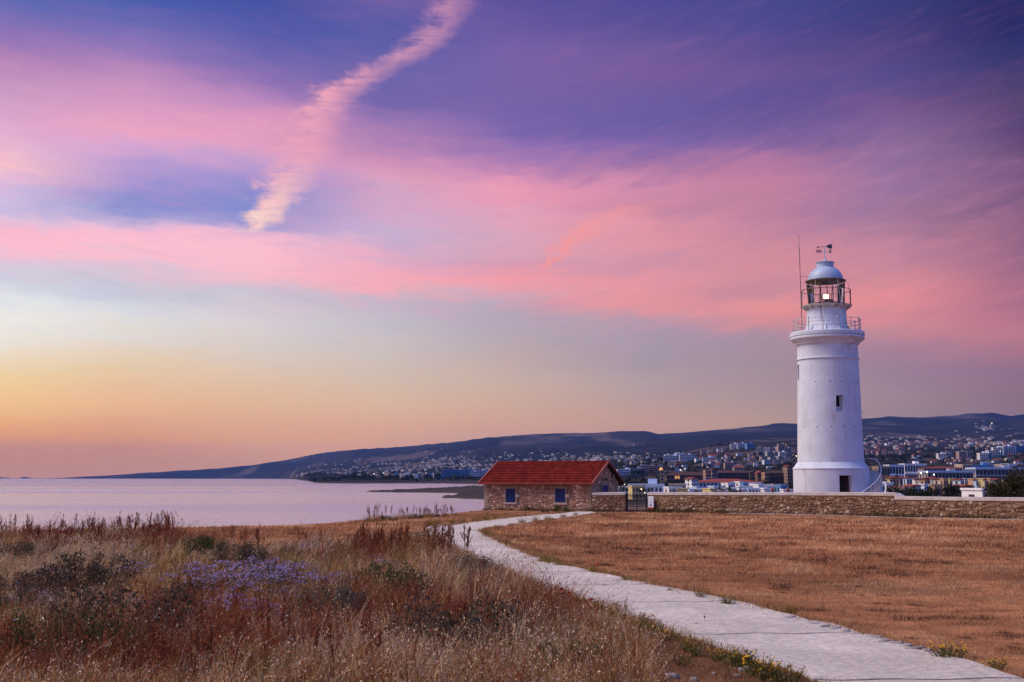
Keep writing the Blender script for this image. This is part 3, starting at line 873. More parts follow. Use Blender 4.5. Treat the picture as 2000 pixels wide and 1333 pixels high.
# door recess
def arc_box(r0, r1, a0, a1, z0, z1, n=6):
    mb = MB(); P = []
    for i in range(n + 1):
        a = a0 + (a1 - a0) * i / n
        for r in (r0, r1):
            for z in (z0, z1): P.append((r * math.sin(a), -r * math.cos(a), z))
    fs = []
    for i in range(n):
        b = 4 * i; c = b + 4
        fs += [(b + 2, c + 2, c + 3, b + 3), (b, b + 1, c + 1, c), (b + 1, b + 3, c + 3, c + 1), (b, c, c + 2, b + 2)]
    fs += [(0, 2, 3, 1), (4 * n, 4 * n + 1, 4 * n + 3, 4 * n + 2)]
    return mb.poly(P, fs)
def reveal(r0, r1, a0, a1, z0, z1, mat, name):
    """inside faces of an opening: two jambs, head and sill"""
    mb = MB(); n = 6
    for a in (a0, a1):
        mb.poly([(r0 * math.sin(a), -r0 * math.cos(a), z0), (r1 * math.sin(a), -r1 * math.cos(a), z0), (r1 * math.sin(a), -r1 * math.cos(a), z1), (r0 * math.sin(a), -r0 * math.cos(a), z1)], [(0, 1, 2, 3)])
    for z in (z0, z1):
        P = []
        for i in range(n + 1):
            a = a0 + (a1 - a0) * i / n
            P += [(r0 * math.sin(a), -r0 * math.cos(a), z), (r1 * math.sin(a), -r1 * math.cos(a), z)]
        mb.poly(P, [(2 * i, 2 * i + 2, 2 * i + 3, 2 * i + 1) for i in range(n)])
    return mb.build(name, mat, tower)
step = 2 * math.pi / 144
qa0 = (math.floor(da0 / step - .5) + 1) * step; qa1 = (math.ceil(da1 / step - .5)) * step
reveal(rp - .55, rp - .006, qa0, qa1, .02, dz1, M['plaster'], 'door_reveal')
dr = arc_box(rp - .58, rp - .5, qa0 - .02, qa1 + .02, -.1, dz1 + .05).build('door', M['dark'], tower)
arc_box(rp - .49, rp - .46, qa0 + (qa1 - qa0) * .62, qa1, .02, dz1 - .04).build('door_leaf', M['brownwood'], dr)
# shaft with window openings
zt = lz(676)
wz0, wz1 = lz(806.5), lz(775.5)
nS = 160; step = 2 * math.pi / nS
def win_ang(px, r): return math.asin((px - 1619.0) * PXM / r)
wa0, wa1 = win_ang(1616.5, lr(59.5)), win_ang(1631.2, lr(59.5))
wq0, wq1 = round(wa0 / step) * step, round(wa1 / step) * step
sq0, sq1 = -math.pi / 2 + .02, -math.pi / 2 + .36
zs = sorted(set([lz(904.0), lz(870), lz(840), lz(807), wz0, wz1, lz(760), lz(743), lz(713), lz(704.5)]))
prof = [(rs0 + (rs1 - rs0) * (z - lz(904)) / (zt - lz(904)), z) for z in zs]
sz0, sz1 = lz(743), lz(713)
rr_ = lambda z: rs0 + (rs1 - rs0) * (z - lz(904)) / (zt - lz(904))
prof += [(rr_(lz(703)) + .09, lz(704)), (rr_(lz(703)) + .09, lz(702)), (rr_(lz(701)), lz(701)), (rs1, lz(677)),
         (rs1 + .05, lz(676)), (rs1 + .06, lz(674.5)), (rs1 + .16, lz(674)), (rs1 + .18, lz(671.5)), (rs1 + .30, lz(669)), (rs1 + .47, lz(666.5)), (rs1 + .55, lz(664)), (rs1 + .555, lz(661)), (rs1 + .47, lz(659.4)), (rs1 + .46, lz(658.6)), (rs1 + .56, lz(658.3)), (rs1 + .57, lz(652.2)), (rs1 + .50, lz(650.5)), (0.4, lz(650.3))]
o = shell(prof, nS, [(wq0 - .001, wq1 + .001, wz0 + .01, wz1 - .01), (-math.pi / 2 - .06, -math.pi / 2 + .10, sz0 + .02, sz1 - .02)]).build('tower_shaft', M['plaster'], tower); smooth_by_angle(o, 30)
rw = rr_(.5 * (wz0 + wz1))
reveal(rw - .45, rw + .02, wq0, wq1, wz0, wz1, M['plaster'], 'window_reveal')
win = arc_box(rw - .5, rw - .4, wq0 - .03, wq1 + .03, wz0 - .1, wz1 + .1).build('window', M['plaster'], tower)
arc_box(rw - .395, rw - .36, wq0 + .035, wq1 - .06, wz0 + .38, wz1 - .10).build('pane', M['dark'], win)
mb = MB()
for t in (.33, .66):
    a = wq0 + .035 + (wq1 - .095 - wq0) * t
    mb.tube([((rw - .34) * math.sin(a), -(rw - .34) * math.cos(a), wz0 + .38), ((rw - .34) * math.sin(a), -(rw - .34) * math.cos(a), wz1 - .1)], .02)
mb.build('window_bars', M['black_iron'], win)
rsw = rr_(.5 * (sz0 + sz1)); aq0, aq1 = round((-math.pi / 2 - .06) / step) * step, round((-math.pi / 2 + .10) / step) * step
reveal(rsw - .4, rsw + .01, aq0, aq1, sz0, sz1, M['plaster'], 'window_reveal')
arc_box(rsw - .45, rsw - .36, aq0 - .03, aq1 + .03, sz0 - .1, sz1 + .1).build('window', M['dark'], tower)
# putlog holes
for row, pxs in ((749, (1564.5, 1582, 1606.5, 1628, 1650, 1665)), (836, (1564.5, 1582.5, 1606.5, 1631, 1654.5))):
    for px in pxs:
        r = rr_(lz(row)); a = win_ang(px - .3 * (row - 836) / 88.0, r)
        mb = MB(); mb.lathe([(.04, -.04), (.043, .012), (.02, .014)], 8)
        h = mb.build('putlog_hole', M['dark'], tower)
        h.location = (r * math.sin(a), -r * math.cos(a), lz(row)); h.rotation_euler = (math.pi / 2, 0, a)
mb = MB(); r = rr_(lz(807)); mb.tube([(r - .02, -.3, lz(807)), (r + .18, -.3, lz(807)), (r + .22, -.3, lz(809))], .02)
mb.build('hook', M['rust_dark'], tower)
# main gallery railing: each stanchion on its own, three rings
R1 = lr(63.5); g0 = lz(650.4)
for i in range(14):
    a = 2 * math.pi * (i + .18) / 14
    mb = MB(); x, y = R1 * math.sin(a), -R1 * math.cos(a)
    mb.lathe([(.07, g0), (.045, g0 + .1), (.04, g0 + .34), (.075, g0 + .37), (.04, g0 + .40), (.036, g0 + .66), (.07, g0 + .69), (.036, g0 + .72), (.034, g0 + .93), (.075, g0 + .97), (.065, g0 + 1.02), (.015, g0 + 1.12)], 8, cx=x, cy=y)
    mb.build('stanchion', M['rusty_white'], tower)
for h in (.37, .69, .97):
    MB().ring(R1, g0 + h, .022, 64).build('rail_ring', M['rusty_white'], tower)
# lantern drum
rd = lr(37.6)
prof = [(rd + .36, g0 - .02), (rd + .27, g0 + .1), (rd + .13, lz(643)), (rd + .05, lz(636)), (rd + .02, lz(626)), (rd, lz(603)), (rd, lz(600.5))]
o = MB().lathe(prof, 64, False).build('lantern_drum', M['plaster'], tower); smooth_by_angle(o, 30)
for a in (-.95, -.3, .28, .95):
    mb = MB(); x, y = math.sin(a), -math.cos(a)
    mb.poly([(x * (rd + .02) - y * .1, y * (rd + .02) + x * .1, g0), (x * (rd + .55), y * (rd + .55), g0), (x * (rd + .02) + y * .1, y * (rd + .02) - x * .1, g0), (x * (rd + .04), y * (rd + .04), g0 + .62)], [(0, 1, 3), (1, 2, 3), (0, 3, 2)])
    mb.build('buttress', M['plaster'], tower)
MB().tube([(rd * math.sin(-.52) * 1.01, -rd * math.cos(-.52) * 1.01, g0 + .1), (rd * math.sin(-.52) * 1.01, -rd * math.cos(-.52) * 1.01, lz(601))], .022).build('drain_pipe', M['rust_dark'], tower)
# upper gallery
R2 = lr(48.8); u0 = lz(599)
o = MB().lathe([(rd - .1, u0 - .14), (R2 - .14, u0 - .13), (R2, u0 - .02), (R2 + .01, u0 + .04), (R2 - .05, u0 + .05), (.5, u0 + .05)], 64, False).build('upper_gallery', M['rusty_white'], tower); smooth_by_angle(o, 30)
for i in range(16):
    a = 2 * math.pi * (i + .5) / 16; x, y = math.sin(a), -math.cos(a)
    mb = MB(); t = .03
    mb.poly([(x * rd * .99 - y * t, y * rd * .99 + x * t, u0 - .16), (x * rd * .99 - y * t, y * rd * .99 + x * t, u0 - .38), (x * (R2 - .1) - y * t, y * (R2 - .1) + x * t, u0 - .14),
             (x * rd * .99 + y * t, y * rd * .99 - x * t, u0 - .16), (x * rd * .99 + y * t, y * rd * .99 - x * t, u0 - .38), (x * (R2 - .1) + y * t, y * (R2 - .1) - x * t, u0 - .14)],
            [(0, 1, 2), (3, 5, 4), (0, 3, 4, 1), (1, 4, 5, 2), (0, 2, 5, 3)])
    mb.build('bracket', M['rusty_white'], tower)
u1 = lz(568.5)
for i in range(12):
    a = 2 * math.pi * (i + .07) / 12
    MB().tube([((R2 - .05) * math.sin(a), -(R2 - .05) * math.cos(a), u0 + .04), ((R2 - .05) * math.sin(a), -(R2 - .05) * math.cos(a), u1)], .026).build('rail_post', M['rust_dark'], tower)
MB().ring(R2 - .05, u1, .026, 64).build('rail_ring', M['rust_dark'], tower)
# glazed lantern: slanting bars and a pane between each pair
rb_, rt_ = lr(33.8), lr(36.6); l0, l1 = u0 + .05, lz(553.5)
MB().lathe([(rb_ - .08, l0), (rb_ + .05, l0), (rb_ + .05, l0 + .16), (rb_ - .08, l0 + .16)], 48, False).build('lantern_sill', M['rust_dark'], tower)
nb = 12
for i in range(nb):
    a = 2 * math.pi * (i + .12) / nb; sl = .16 if i % 2 else .05
    a2 = a + sl * (1 if i % 4 < 2 else -1)
    MB().tube([(rb_ * math.sin(a), -rb_ * math.cos(a), l0 + .1), (rt_ * math.sin(a2), -rt_ * math.cos(a2), l1)], .035).build('glazing_bar', M['rust_dark'], tower)
    an = 2 * math.pi * (i + 1.12) / nb
    r0, r1 = rb_ - .02, rt_ - .02
    MB().poly([(r0 * math.sin(a), -r0 * math.cos(a), l0 + .17), (r0 * math.sin(an), -r0 * math.cos(an), l0 + .17), (r1 * math.sin(an), -r1 * math.cos(an), l1), (r1 * math.sin(a), -r1 * math.cos(a), l1)], [(0, 1, 2, 3)]).build('pane', M['glass'], tower)
for i in range(6):
    a = 2 * math.pi * (i + .3) / 6
    MB().tube([((rt_ + .22) * math.sin(a), -(rt_ + .22) * math.cos(a), lz(552)), ((R2 - .05) * math.sin(a + .05), -(R2 - .05) * math.cos(a + .05), u0 + .04)], .016).build('stay', M['rusty_white'], tower)
# dome, vent drum and finial
re_ = lr(38.8)
o = MB().lathe([(.3, lz(553.0)), (re_ - .25, lz(552.6)), (re_, lz(551.0)), (re_ + .01, lz(549.2)), (re_ - .08, lz(548.5)), (.3, lz(547.0))], 64, False).build('roof_eave', M['rust_dark'], tower)
rdm = lr(33.6); zd0, zd1 = lz(548.3), lz(519.5)
o = MB().lathe([(rdm * math.cos(t), zd0 + (zd1 - zd0) * math.sin(t)) for t in [i * math.pi / 2 / 14 for i in range(15)]], 64, False).build('dome', M['dome'], tower, True)
rv = lr(16.2)
o = MB().lathe([(rv + .04, lz(526.5)), (rv + .05, lz(525.3)), (rv, lz(525.0)), (rv, lz(514.8)), (rv + .07, lz(514.4)), (rv + .08, lz(513.2)), (rv * .6, lz(511.0)), (.14, lz(509.3)), (.08, lz(507)), (.03, lz(503))], 40, False).build('vent_drum', M['dome'], tower); smooth_by_angle(o, 35)
vane = MB().tube([(0, 0, lz(504)), (0, 0, lz(480.5))], .028).build('weather_vane', M['dome'], tower)
MB().tube([(-lr(7.5), 0, lz(492.3)), (lr(8.5), 0, lz(492.3))], .022).build('cross_arm', M['dome'], vane)
MB().tube([(0, -lr(5), lz(492.3)), (0, lr(5), lz(492.3))], .022).build('cross_arm', M['dome'], vane)
def letter(ch, x, z, s, mat, parent):
    cu = bpy.data.curves.new('letter', 'FONT'); cu.body = ch; cu.size = s; cu.extrude = .015; cu.offset = .012; cu.align_x = 'CENTER'; cu.align_y = 'CENTER'
    tmp = bpy.data.objects.new('letter', cu); COL.objects.link(tmp)
    bpy.context.view_layer.update()
    me = bpy.data.meshes.new_from_object(tmp.evaluated_get(bpy.context.evaluated_depsgraph_get()))
    bpy.data.objects.remove(tmp)
    me.materials.clear(); me.materials.append(mat)
    o = link('letter', me, parent); o.location = (x, 0, z); o.rotation_euler = (math.pi / 2, 0, 0)
    return o
M['vane_dark'] = mat_var('vane_paint', (.07, .08, .12), (.05, .055, .08), 3, .5)
letter('W', -lr(11.6), lz(492.0), .42, M['vane_dark'], vane); letter('E', lr(11.2), lz(491.5), .40, M['vane_dark'], vane)
zv = lz(482.6)
MB().tube([(-lr(15), 0, zv - .02), (lr(5), 0, zv + .02)], .02).poly([(-lr(15.8), 0, zv - .02), (-lr(12), .01, zv + .09), (-lr(12), .01, zv - .13), (-lr(12.8), -.01, zv - .02)], [(0, 1, 3), (0, 3, 2), (1, 2, 3)]).build('arrow', M['vane_dark'], vane)
fl = [(4, .0), (6.2, .16), (8.5, .13), (9.6, .22), (11.2, .15), (12.6, .2), (15, .22), (14.4, .05), (15.2, -.13), (12.5, -.2), (10, -.15), (7.5, -.17), (5.6, -.1)]
MB().poly([(lr(a), -.015, zv + .03 + b * .95) for a, b in fl] + [(lr(a), .015, zv + .03 + b * .95) for a, b in fl], [tuple(range(13)), tuple(range(13, 26))[::-1]] + [(i, 13 + i, 13 + (i + 1) % 13, (i + 1) % 13) for i in range(13)]).build('flag', M['vane_dark'], vane)
# lightning rod
ax, ay = -lr(50.5), -.35
MB().tube([(ax, ay, g0), (ax - .06, ay, lz(487))], .032, 6, .026).tube([(ax - .06, ay, lz(487)), (ax - .08, ay, lz(462))], .016, 6, .01).lathe([(.0, lz(488)), (.06, lz(487)), (.0, lz(485.5))], 8, cx=ax - .06, cy=ay).tube([(ax - .14, ay, lz(464)), (ax - .02, ay, lz(464))], .012).build('lightning_rod', M['rust_dark'], tower)
MB().tube([(ax - .02, ay, lz(541.5)), (-lr(33), -.2, lz(541.8))], .014).build('rod_bracket', M['rust_dark'], tower)
# the lamp itself
lamp = MB().lathe([(.24, l0), (.26, lz(589)), (.15, lz(588.5)), (.15, lz(586.5)), (.3, lz(586)), (.3, lz(584.8))], 16).build('lamp_stand', M['black_iron'], tower)
MB().lathe([(.15, lz(584.7)), (.19, lz(582)), (.19, lz(577.0)), (.12, lz(574.8))], 16).build('lamp_bulb', M['bulb'], lamp, True)
MB().lathe([(.2, lz(575.6)), (.13, lz(573.4)), (.05, lz(572))], 16).build('lamp_cap', M['rusty_white'], lamp)
MB().cbox((.42, 0, lz(587)), (.3, .2, .14)).build('lamp_bracket', M['black_iron'], lamp)
pl = bpy.data.lights.new('lantern_light', 'POINT'); pl.energy = 160; pl.color = (1, .72, .4); pl.shadow_soft_size = .15
plo = bpy.data.objects.new('lantern_light', pl); COL.objects.link(plo); plo.parent = tower; plo.location = (0, 0, lz(579.5))
# outside stair winding up round the plinth
ro = lr(95.0); ri = rp - .02; n_st = 18; hs = lz(919.5)
ph = lambda t: math.radians(4 + 96 * t)
for i in range(n_st):
    a0, a1 = ph(i / n_st), ph((i + 1) / n_st)
    zz = hs * (i + 1) / n_st
    s_ = arc_box(ri, ro - .03, a0, a1, -1.0, zz - .05, 2).build('stair_riser', M['plaster'], tower)
    arc_box(ri, ro - .06, a0 - .012, a1 - .002, zz - .05, zz, 2).build('tread', M['pale_stone'], s_)
arc_box(ri, ro - .03, ph(1), math.radians(118), -1.0, hs, 6).build('stair_landing', M['plaster'], tower)
pts = []
for i in range(25):
    t = i / 24; a = ph(t); pts.append(((ro - .07) * math.sin(a), -(ro - .07) * math.cos(a), hs * t + .92))
a = math.radians(112); pts.append(((ro - .07) * math.sin(a), -(ro - .07) * math.cos(a), hs + .95))
MB().tube(pts, .045).build('handrail', M['white'], tower)
for i in range(0, 25, 2):
    x, y, z = pts[i]; MB().tube([(x, y, z - .96), (x, y, z)], .016).build('baluster', M['white'], tower)
a = math.radians(112); x, y = (ro - .07) * math.sin(a), -(ro - .07) * math.cos(a)
MB().tube([(x, y, hs + .95), (rs0 * 1.0 * math.sin(a), -rs0 * math.cos(a), hs + .95)], .022).tube([(x * .86, y * .86, hs), (x * .86, y * .86, hs + .95)], .016).build('landing_rail', M['rusty_white'], tower)

# ------------------------------------------------------------------ stone masonry
UNIT = []
for k in range(8):
    mb = MB()
    j = lambda s=.07: random.uniform(-s, s)
    o4 = [(-.5, 0, -.5), (.5, 0, -.5), (.5, 0, .5), (-.5, 0, .5)]
    outer = [(x * random.uniform(.72, 1.03), 0, z * random.uniform(.66, 1.05)) for x, y, z in o4]
    back = [(x, .6, z) for x, y, z in outer]
    mid = [(x * .97, -.55 + j(.2), z * .97) for x, y, z in outer]
    inn = [(x * .72 + j(.06), -1 + j(.2), z * .66 + j(.06)) for x, y, z in outer]
    fs = []
    for A_, B_ in ((0, 4), (4, 8), (8, 12)):
        fs += [(A_ + i, A_ + (i + 1) % 4, B_ + (i + 1) % 4, B_ + i) for i in range(4)]
    fs.append((12, 13, 14, 15))
    mb.poly(back + outer + mid + inn, fs)
    me = mb.mesh('stone', M['stone']); UNIT.append(me)
UNIT_S = []
for me in UNIT:
    m2 = me.copy(); m2.materials.clear(); m2.materials.append(M['stone_shed']); UNIT_S.append(m2)

def masonry(parent, frame, W, H, inside=None, holes=(), big=.36, course=(.15, .27), lens=(.16, .5), depth=.035, small_name='rubble', units=None, small=None):
    """irregular coursed rubble on a wall face. frame maps (u, depth, v) to the parent's space: origin, udir."""
    O, U = Vector(frame[0]), Vector(frame[1]).normalized()
    Nn = Vector((U.y, -U.x, 0))                      # outward
    R = Matrix((U, -Nn, Vector((0, 0, 1)))).transposed().to_4x4()
    sv_, sf_, sc_ = [], [], []
    v = 0.0; nbig = 0
    while v < H - .04:
        h = min(random.uniform(*course), H - v)
        u = -random.uniform(0, .25)
        while u < W:
            L = random.uniform(*lens) * (1.0 if random.random() < .8 else 1.35)
            u0, u1 = max(u, 0), min(u + L, W); u += L
            hh = h; v0 = v
            if random.random() < .18: hh = h * .55; 
            if u1 - u0 < .06: continue
            v0 += random.uniform(-.6, .6) * h * .6; hh *= random.uniform(.6, 1.55); v0 = max(0.0, min(v0, H - hh)); cu, cv = (u0 + u1) / 2, v0 + hh / 2
            if inside and not (inside(cu, cv + hh * .45) and inside(u0 + .03, cv) and inside(u1 - .03, cv)): continue
            if any(a < cu < b and c_ < cv < d for a, b, c_, d in holes): continue
            g = .016
            pos = O + U * cu + Vector((0, 0, cv))
            dp = depth * random.uniform(.5, 1.4)
            if u1 - u0 > big and hh > .14 and nbig < 230:
                o = bpy.data.objects.new('stone', random.choice(units or UNIT)); COL.objects.link(o); o.parent = parent
                o.matrix_local = Matrix.Translation(pos) @ R @ Matrix.Rotation(random.uniform(-.3, .3), 4, 'Y') @ Matrix.Diagonal((u1 - u0 - g, dp, hh - g, 1))
                nbig += 1
            else:
                me = random.choice(UNIT); b = len(sv_); cval = random.random()
                for vt in me.vertices:
                    p = pos + U * (vt.co.x * (u1 - u0 - g)) - Nn * (vt.co.y * dp) + Vector((0, 0, vt.co.z * (hh - g)))
                    sv_.append(tuple(p)); sc_.append((cval, cval, cval))
                for f in me.polygons: sf_.append([b + i for i in f.vertices])
        v += h
    if sv_:
        q_ = [f for f in sf_ if len(f) == 4]
        me = np_mesh(small_name, sv_, quads=q_, col=np.array(sc_), mats=(small or M['stone_small'],))
        link(small_name, me, parent, kind='stuff')

# ------------------------------------------------------------------ stone shed
th = math.radians(26.9)
SR = at(1155, 1001, 92.0); SR.z = gz(SR.x, SR.y) + .02
SL, SW = 9.0, 5.5
zl = gz(SR.x - SL * math.cos(th), SR.y + SL * math.sin(th))
base = min(SR.z, zl) - .05
shed = thing('stone_shed', 'low stone shed with red tiled roof and blue shutters beside the sea', 'shed', (SR.x, SR.y, base), -th)
# local axes: x runs along the long front (right corner = 0, left corner = -SL), y runs back
ez = row2z(92.0, 938.5) - base          # eaves height
rz = ez + 1.42                           # ridge height
core = MB()
core.poly([(-SL, .06, -.4), (-.06, .06, -.4), (-.06, SW, -.4), (-SL, SW, -.4), (-SL, .06, ez), (-.06, .06, ez), (-.06, SW, ez), (-SL, SW, ez), (-SL, SW / 2, rz - .12), (-.06, SW / 2, rz - .12)],
          [(0, 1, 5, 4), (2, 3, 7, 6), (1, 2, 6, 9, 5), (3, 0, 4, 8, 7), (4, 5, 9, 8), (6, 7, 8, 9)])
wall = core.build('wall', M['mortar_shed'], shed)
def shed_u(px):      # photo column -> distance from the left corner along the front
    lo, hi = 0.0, SL
    for _ in range(40):
        m_ = (lo + hi) / 2; x = SR.x - (SL - m_) * math.cos(th); y = SR.y + (SL - m_) * math.sin(th)
        if proj(np.array(x), np.array(y), np.array(base + 1.2))[0] < px: lo = m_
        else: hi = m_
    return lo
def shed_v(row, D=94.0): return row2z(D, row) - base
wins = []
for (a, b, t, bt) in ((988, 1006.5, 955, 982), (1084.5, 1104, 954.5, 981.5)):
    wins.append((shed_u(a), shed_u(b), shed_v(bt), shed_v(t)))
holes = [(a - .36, b + .36, c_ - .18, d + .22) for a, b, c_, d in wins]
masonry(wall, ((-SL, .0601, 0), (1, 0, 0)), SL, ez - .02, holes=holes, course=(.13, .22), lens=(.12, .36), big=.27, depth=.035, units=UNIT_S, small=M['rubble_shed'])
# gable facing the gate
def in_gable(u, v): return v < ez + (rz - .25 - ez) * (1 - abs(u - SW / 2) / (SW / 2))
def gab_u(px):
    lo, hi = 0.0, SW
    for _ in range(40):
        m_ = (lo + hi) / 2; x = SR.x + m_ * math.sin(th); y = SR.y + m_ * math.cos(th)
        if proj(np.array(x), np.array(y), np.array(base + 1.2))[0] < px: lo = m_
        else: hi = m_
    return lo
gw = (gab_u(1176), gab_u(1187.5), shed_v(962, 94.5) - .25, shed_v(948.5, 94.5))
masonry(wall, ((-.0601, 0, 0), (0, 1, 0)), SW, rz, inside=in_gable, holes=[(gw[0] - .25, gw[1] + .25, gw[2] - .2, gw[3] + .25), (gab_u(1196), gab_u(1199.6), shed_v(934, 94.5), shed_v(927, 94.5)), (gab_u(1180), gab_u(1183.5), shed_v(941, 94.5), shed_v(932, 94.5))], course=(.13, .22), lens=(.14, .4), big=.3, depth=.04, units=UNIT_S, small=M['rubble_shed'])
# quoins at the corners
z = 0.0; k = 0
while z < ez - .2:
    h = random.uniform(.24, .34); h = min(h, ez - .03 - z)
    w_ = .46 if k % 2 else .30
    MB().box(-SL - .02, -SL + w_, .0, .12, z + .008, z + h - .008).build('quoin', M['dressed'], wall)
    MB().box(-w_, .012, -.004, .30 if k % 2 else .46, z + .008, z + h - .008).build('quoin', M['dressed'], wall)
    z += h; k += 1
def shutter_window(u0, u1, v0, v1, frame, pale=True):
    """blue boarded shutter in a dressed surround; u along the face, outward = -y of frame"""
    fx = thing('window', None, None); fx.parent = wall; fx.matrix_local = frame
    sh = MB(); nbd = 5
    for i in range(nbd):
        a = u0 + (u1 - u0) * i / nbd; b = u0 + (u1 - u0) * (i + 1) / nbd
        MB().box(a + .004, b - .004, -.012, .05, v0 + .01, v1 - .01).build('shutter_board', M['blue'], fx)
    s = .17
    def blk(a, b, c_, d, m_=M['dressed'], pr=.045): MB().box(a, b, -pr, .1, c_, d).build('surround_stone', m_, fx)
    blk(u0 - s - .05, u1 + s + .05, v1 + .004, v1 + .2)
    blk(u0 - s, u1 + s, v0 - .15, v0 - .004, M['pale_stone'], .07)
    hm = .5 * (v0 + v1)
    for sg in (-1, 1):
        e0 = u0 if sg < 0 else u1
        def x2(a, b): return (e0 - b, e0 - a) if sg < 0 else (e0 + a, e0 + b)
        blk(*x2(.004, s), v0, hm - .13); blk(*x2(.004, s + .16), hm - .125, hm + .10, M['pale_stone'], .05); blk(*x2(.004, s), hm + .105, v1)
    return fx
fr = Matrix.Translation((-SL, .02, 0))
for (a, b, c_, d) in wins: shutter_window(a, b, c_, d, fr)
fr = Matrix.Translation((-.02, 0, 0)) @ Matrix.Rotation(math.pi / 2, 4, 'Z')
fx = thing('window', None, None); fx.parent = wall; fx.matrix_local = fr
for i in range(4):
    a = gw[0] + (gw[1] - gw[0]) * i / 4; b = gw[0] + (gw[1] - gw[0]) * (i + 1) / 4
    MB().box(a + .004, b - .004, -.0, .05, gw[2], gw[3] - .01).build('shutter_board', M['blue'], fx)
MB().box(gw[0] - .2, gw[1] + .2, -.04, .1, gw[3], gw[3] + .2).build('surround_stone', M['dressed'], fx)
for a, b in ((gw[0] - .18, gw[0] - .004), (gw[1] + .004, gw[1] + .18)): MB().box(a, b, -.04, .1, gw[2] - .2, gw[3] - .004).build('surround_stone', M['dressed'], fx)
sl_ = MB().box(gab_u(1196), gab_u(1197.8), -.03, .1, shed_v(934, 94.5), shed_v(927, 94.5)).build('slit_window', M['dark'], fx)
MB().box(gab_u(1197.8) + .005, gab_u(1199.6), -.04, .1, shed_v(934, 94.5), shed_v(927, 94.5)).build('surround_stone', M['pale_stone'], fx)
MB().tube([(gab_u(1181.5), -.12, shed_v(939, 94.5)), (gab_u(1181.5), -.14, shed_v(933, 94.5))], .03).cbox((gab_u(1181.5), -.14, shed_v(937, 94.5)), (.16, .18, .2)).build('wall_lamp', M['rust_dark'], fx)
# roof: courses of single tiles on the front slope
roof = thing('roof', None, None); roof.parent = shed; roof.location = (0, 0, 0)
ov = .42; go = .32
slope = math.atan2(rz - ez, SW / 2)
x0, x1 = -SL - go, go
yf = -ov; zf_ = ez - ov * math.tan(slope)
Ls = (SW / 2 + ov) / math.cos(slope)
deck = MB()
zb = -.05
deck.poly([(x0, yf, zf_ + zb), (x1, yf, zf_ + zb), (x1, SW / 2, rz + zb), (x0, SW / 2, rz + zb), (x0, SW + ov, zf_ + zb), (x1, SW + ov, zf_ + zb)] +
          [(x0, yf, zf_ + zb - .07), (x1, yf, zf_ + zb - .07), (x1, SW / 2, rz + zb - .07), (x0, SW / 2, rz + zb - .07), (x0, SW + ov, zf_ + zb - .07), (x1, SW + ov, zf_ + zb - .07)],
          [(0, 1, 2, 3), (3, 2, 5, 4), (7, 6, 9, 8), (8, 9, 10, 11), (0, 6, 7, 1), (5, 11, 10, 4), (1, 7, 8, 2), (2, 8, 11, 5), (6, 0, 3, 9), (9, 3, 4, 10)])
deck.build('roof_deck', M['brownwood'], roof)
ncr, nt_ = 9, 32
tw = (x1 - x0) / nt_; tl = Ls / ncr
tm = MB()
P = []; nx = 7
for (yy, zz) in ((0, .045), (0, .012), (1.09, .0), ):
    for i in range(nx):
        s = i / (nx - 1)
        P.append((s, yy, zz + .022 * (math.cos(2 * math.pi * s * 2) * .5 + .5) if zz != .012 else zz))
fs = [(nx + i, nx + i + 1, i + 1, i) for i in range(nx - 1)] + [(i, i + 1, 2 * nx + i + 1, 2 * nx + i) for i in range(nx - 1)]
tm.poly(P, fs); tme = tm.mesh('tile', M['tile'])
Rs_ = Matrix.Rotation(slope, 4, 'X')
for r in range(ncr):
    for i in range(nt_):
        o = bpy.data.objects.new('tile', tme); COL.objects.link(o); o.parent = roof
        o.matrix_local = Matrix.Translation((x0 + i * tw, yf, zf_)) @ Rs_ @ Matrix.Translation((0, r * tl, -.035 + random.uniform(-.004, .004))) @ Matrix.Diagonal((tw * .985, tl, 1, 1))
bt = MB()
for r in range(ncr):
    a, b = r / ncr, (r + 1.06) / ncr
    bt.poly([(x0, SW + ov - a * (SW / 2 + ov), zf_ + a * (rz - zf_) + .03), (x1, SW + ov - a * (SW / 2 + ov), zf_ + a * (rz - zf_) + .03), (x1, SW + ov - b * (SW / 2 + ov), zf_ + b * (rz - zf_) - .01), (x0, SW + ov - b * (SW / 2 + ov), zf_ + b * (rz - zf_) - .01)], [(0, 3, 2, 1)])
bt.build('back_tiles', M['tile_back'], roof, kind='stuff')
rt_me = MB().lathe([(.12, 0), (.13, .05), (.11, .06), (.11, .42)], 10, False, -math.pi * .55, math.pi * .55).mesh('ridge_tile', M['tile'])
nrt = 28
for i in range(nrt):
    o = bpy.data.objects.new('ridge_tile', rt_me); COL.objects.link(o); o.parent = roof
    L = (x1 - x0) / nrt
    o.matrix_local = Matrix.Translation((x0 + i * L, SW / 2, rz - .035 + random.uniform(-.006, .006))) @ Matrix(((0, 0, 1, 0), (1, 0, 0, 0), (0, -1, 0, 0), (0, 0, 0, 1))) @ Matrix.Diagonal((1, 1, L / .40, 1))
nv = 14
M['verge'] = mat_var('verge_tile', (.36, .10, .075), (.27, .07, .05), 3, .6, obj_rand=.2)
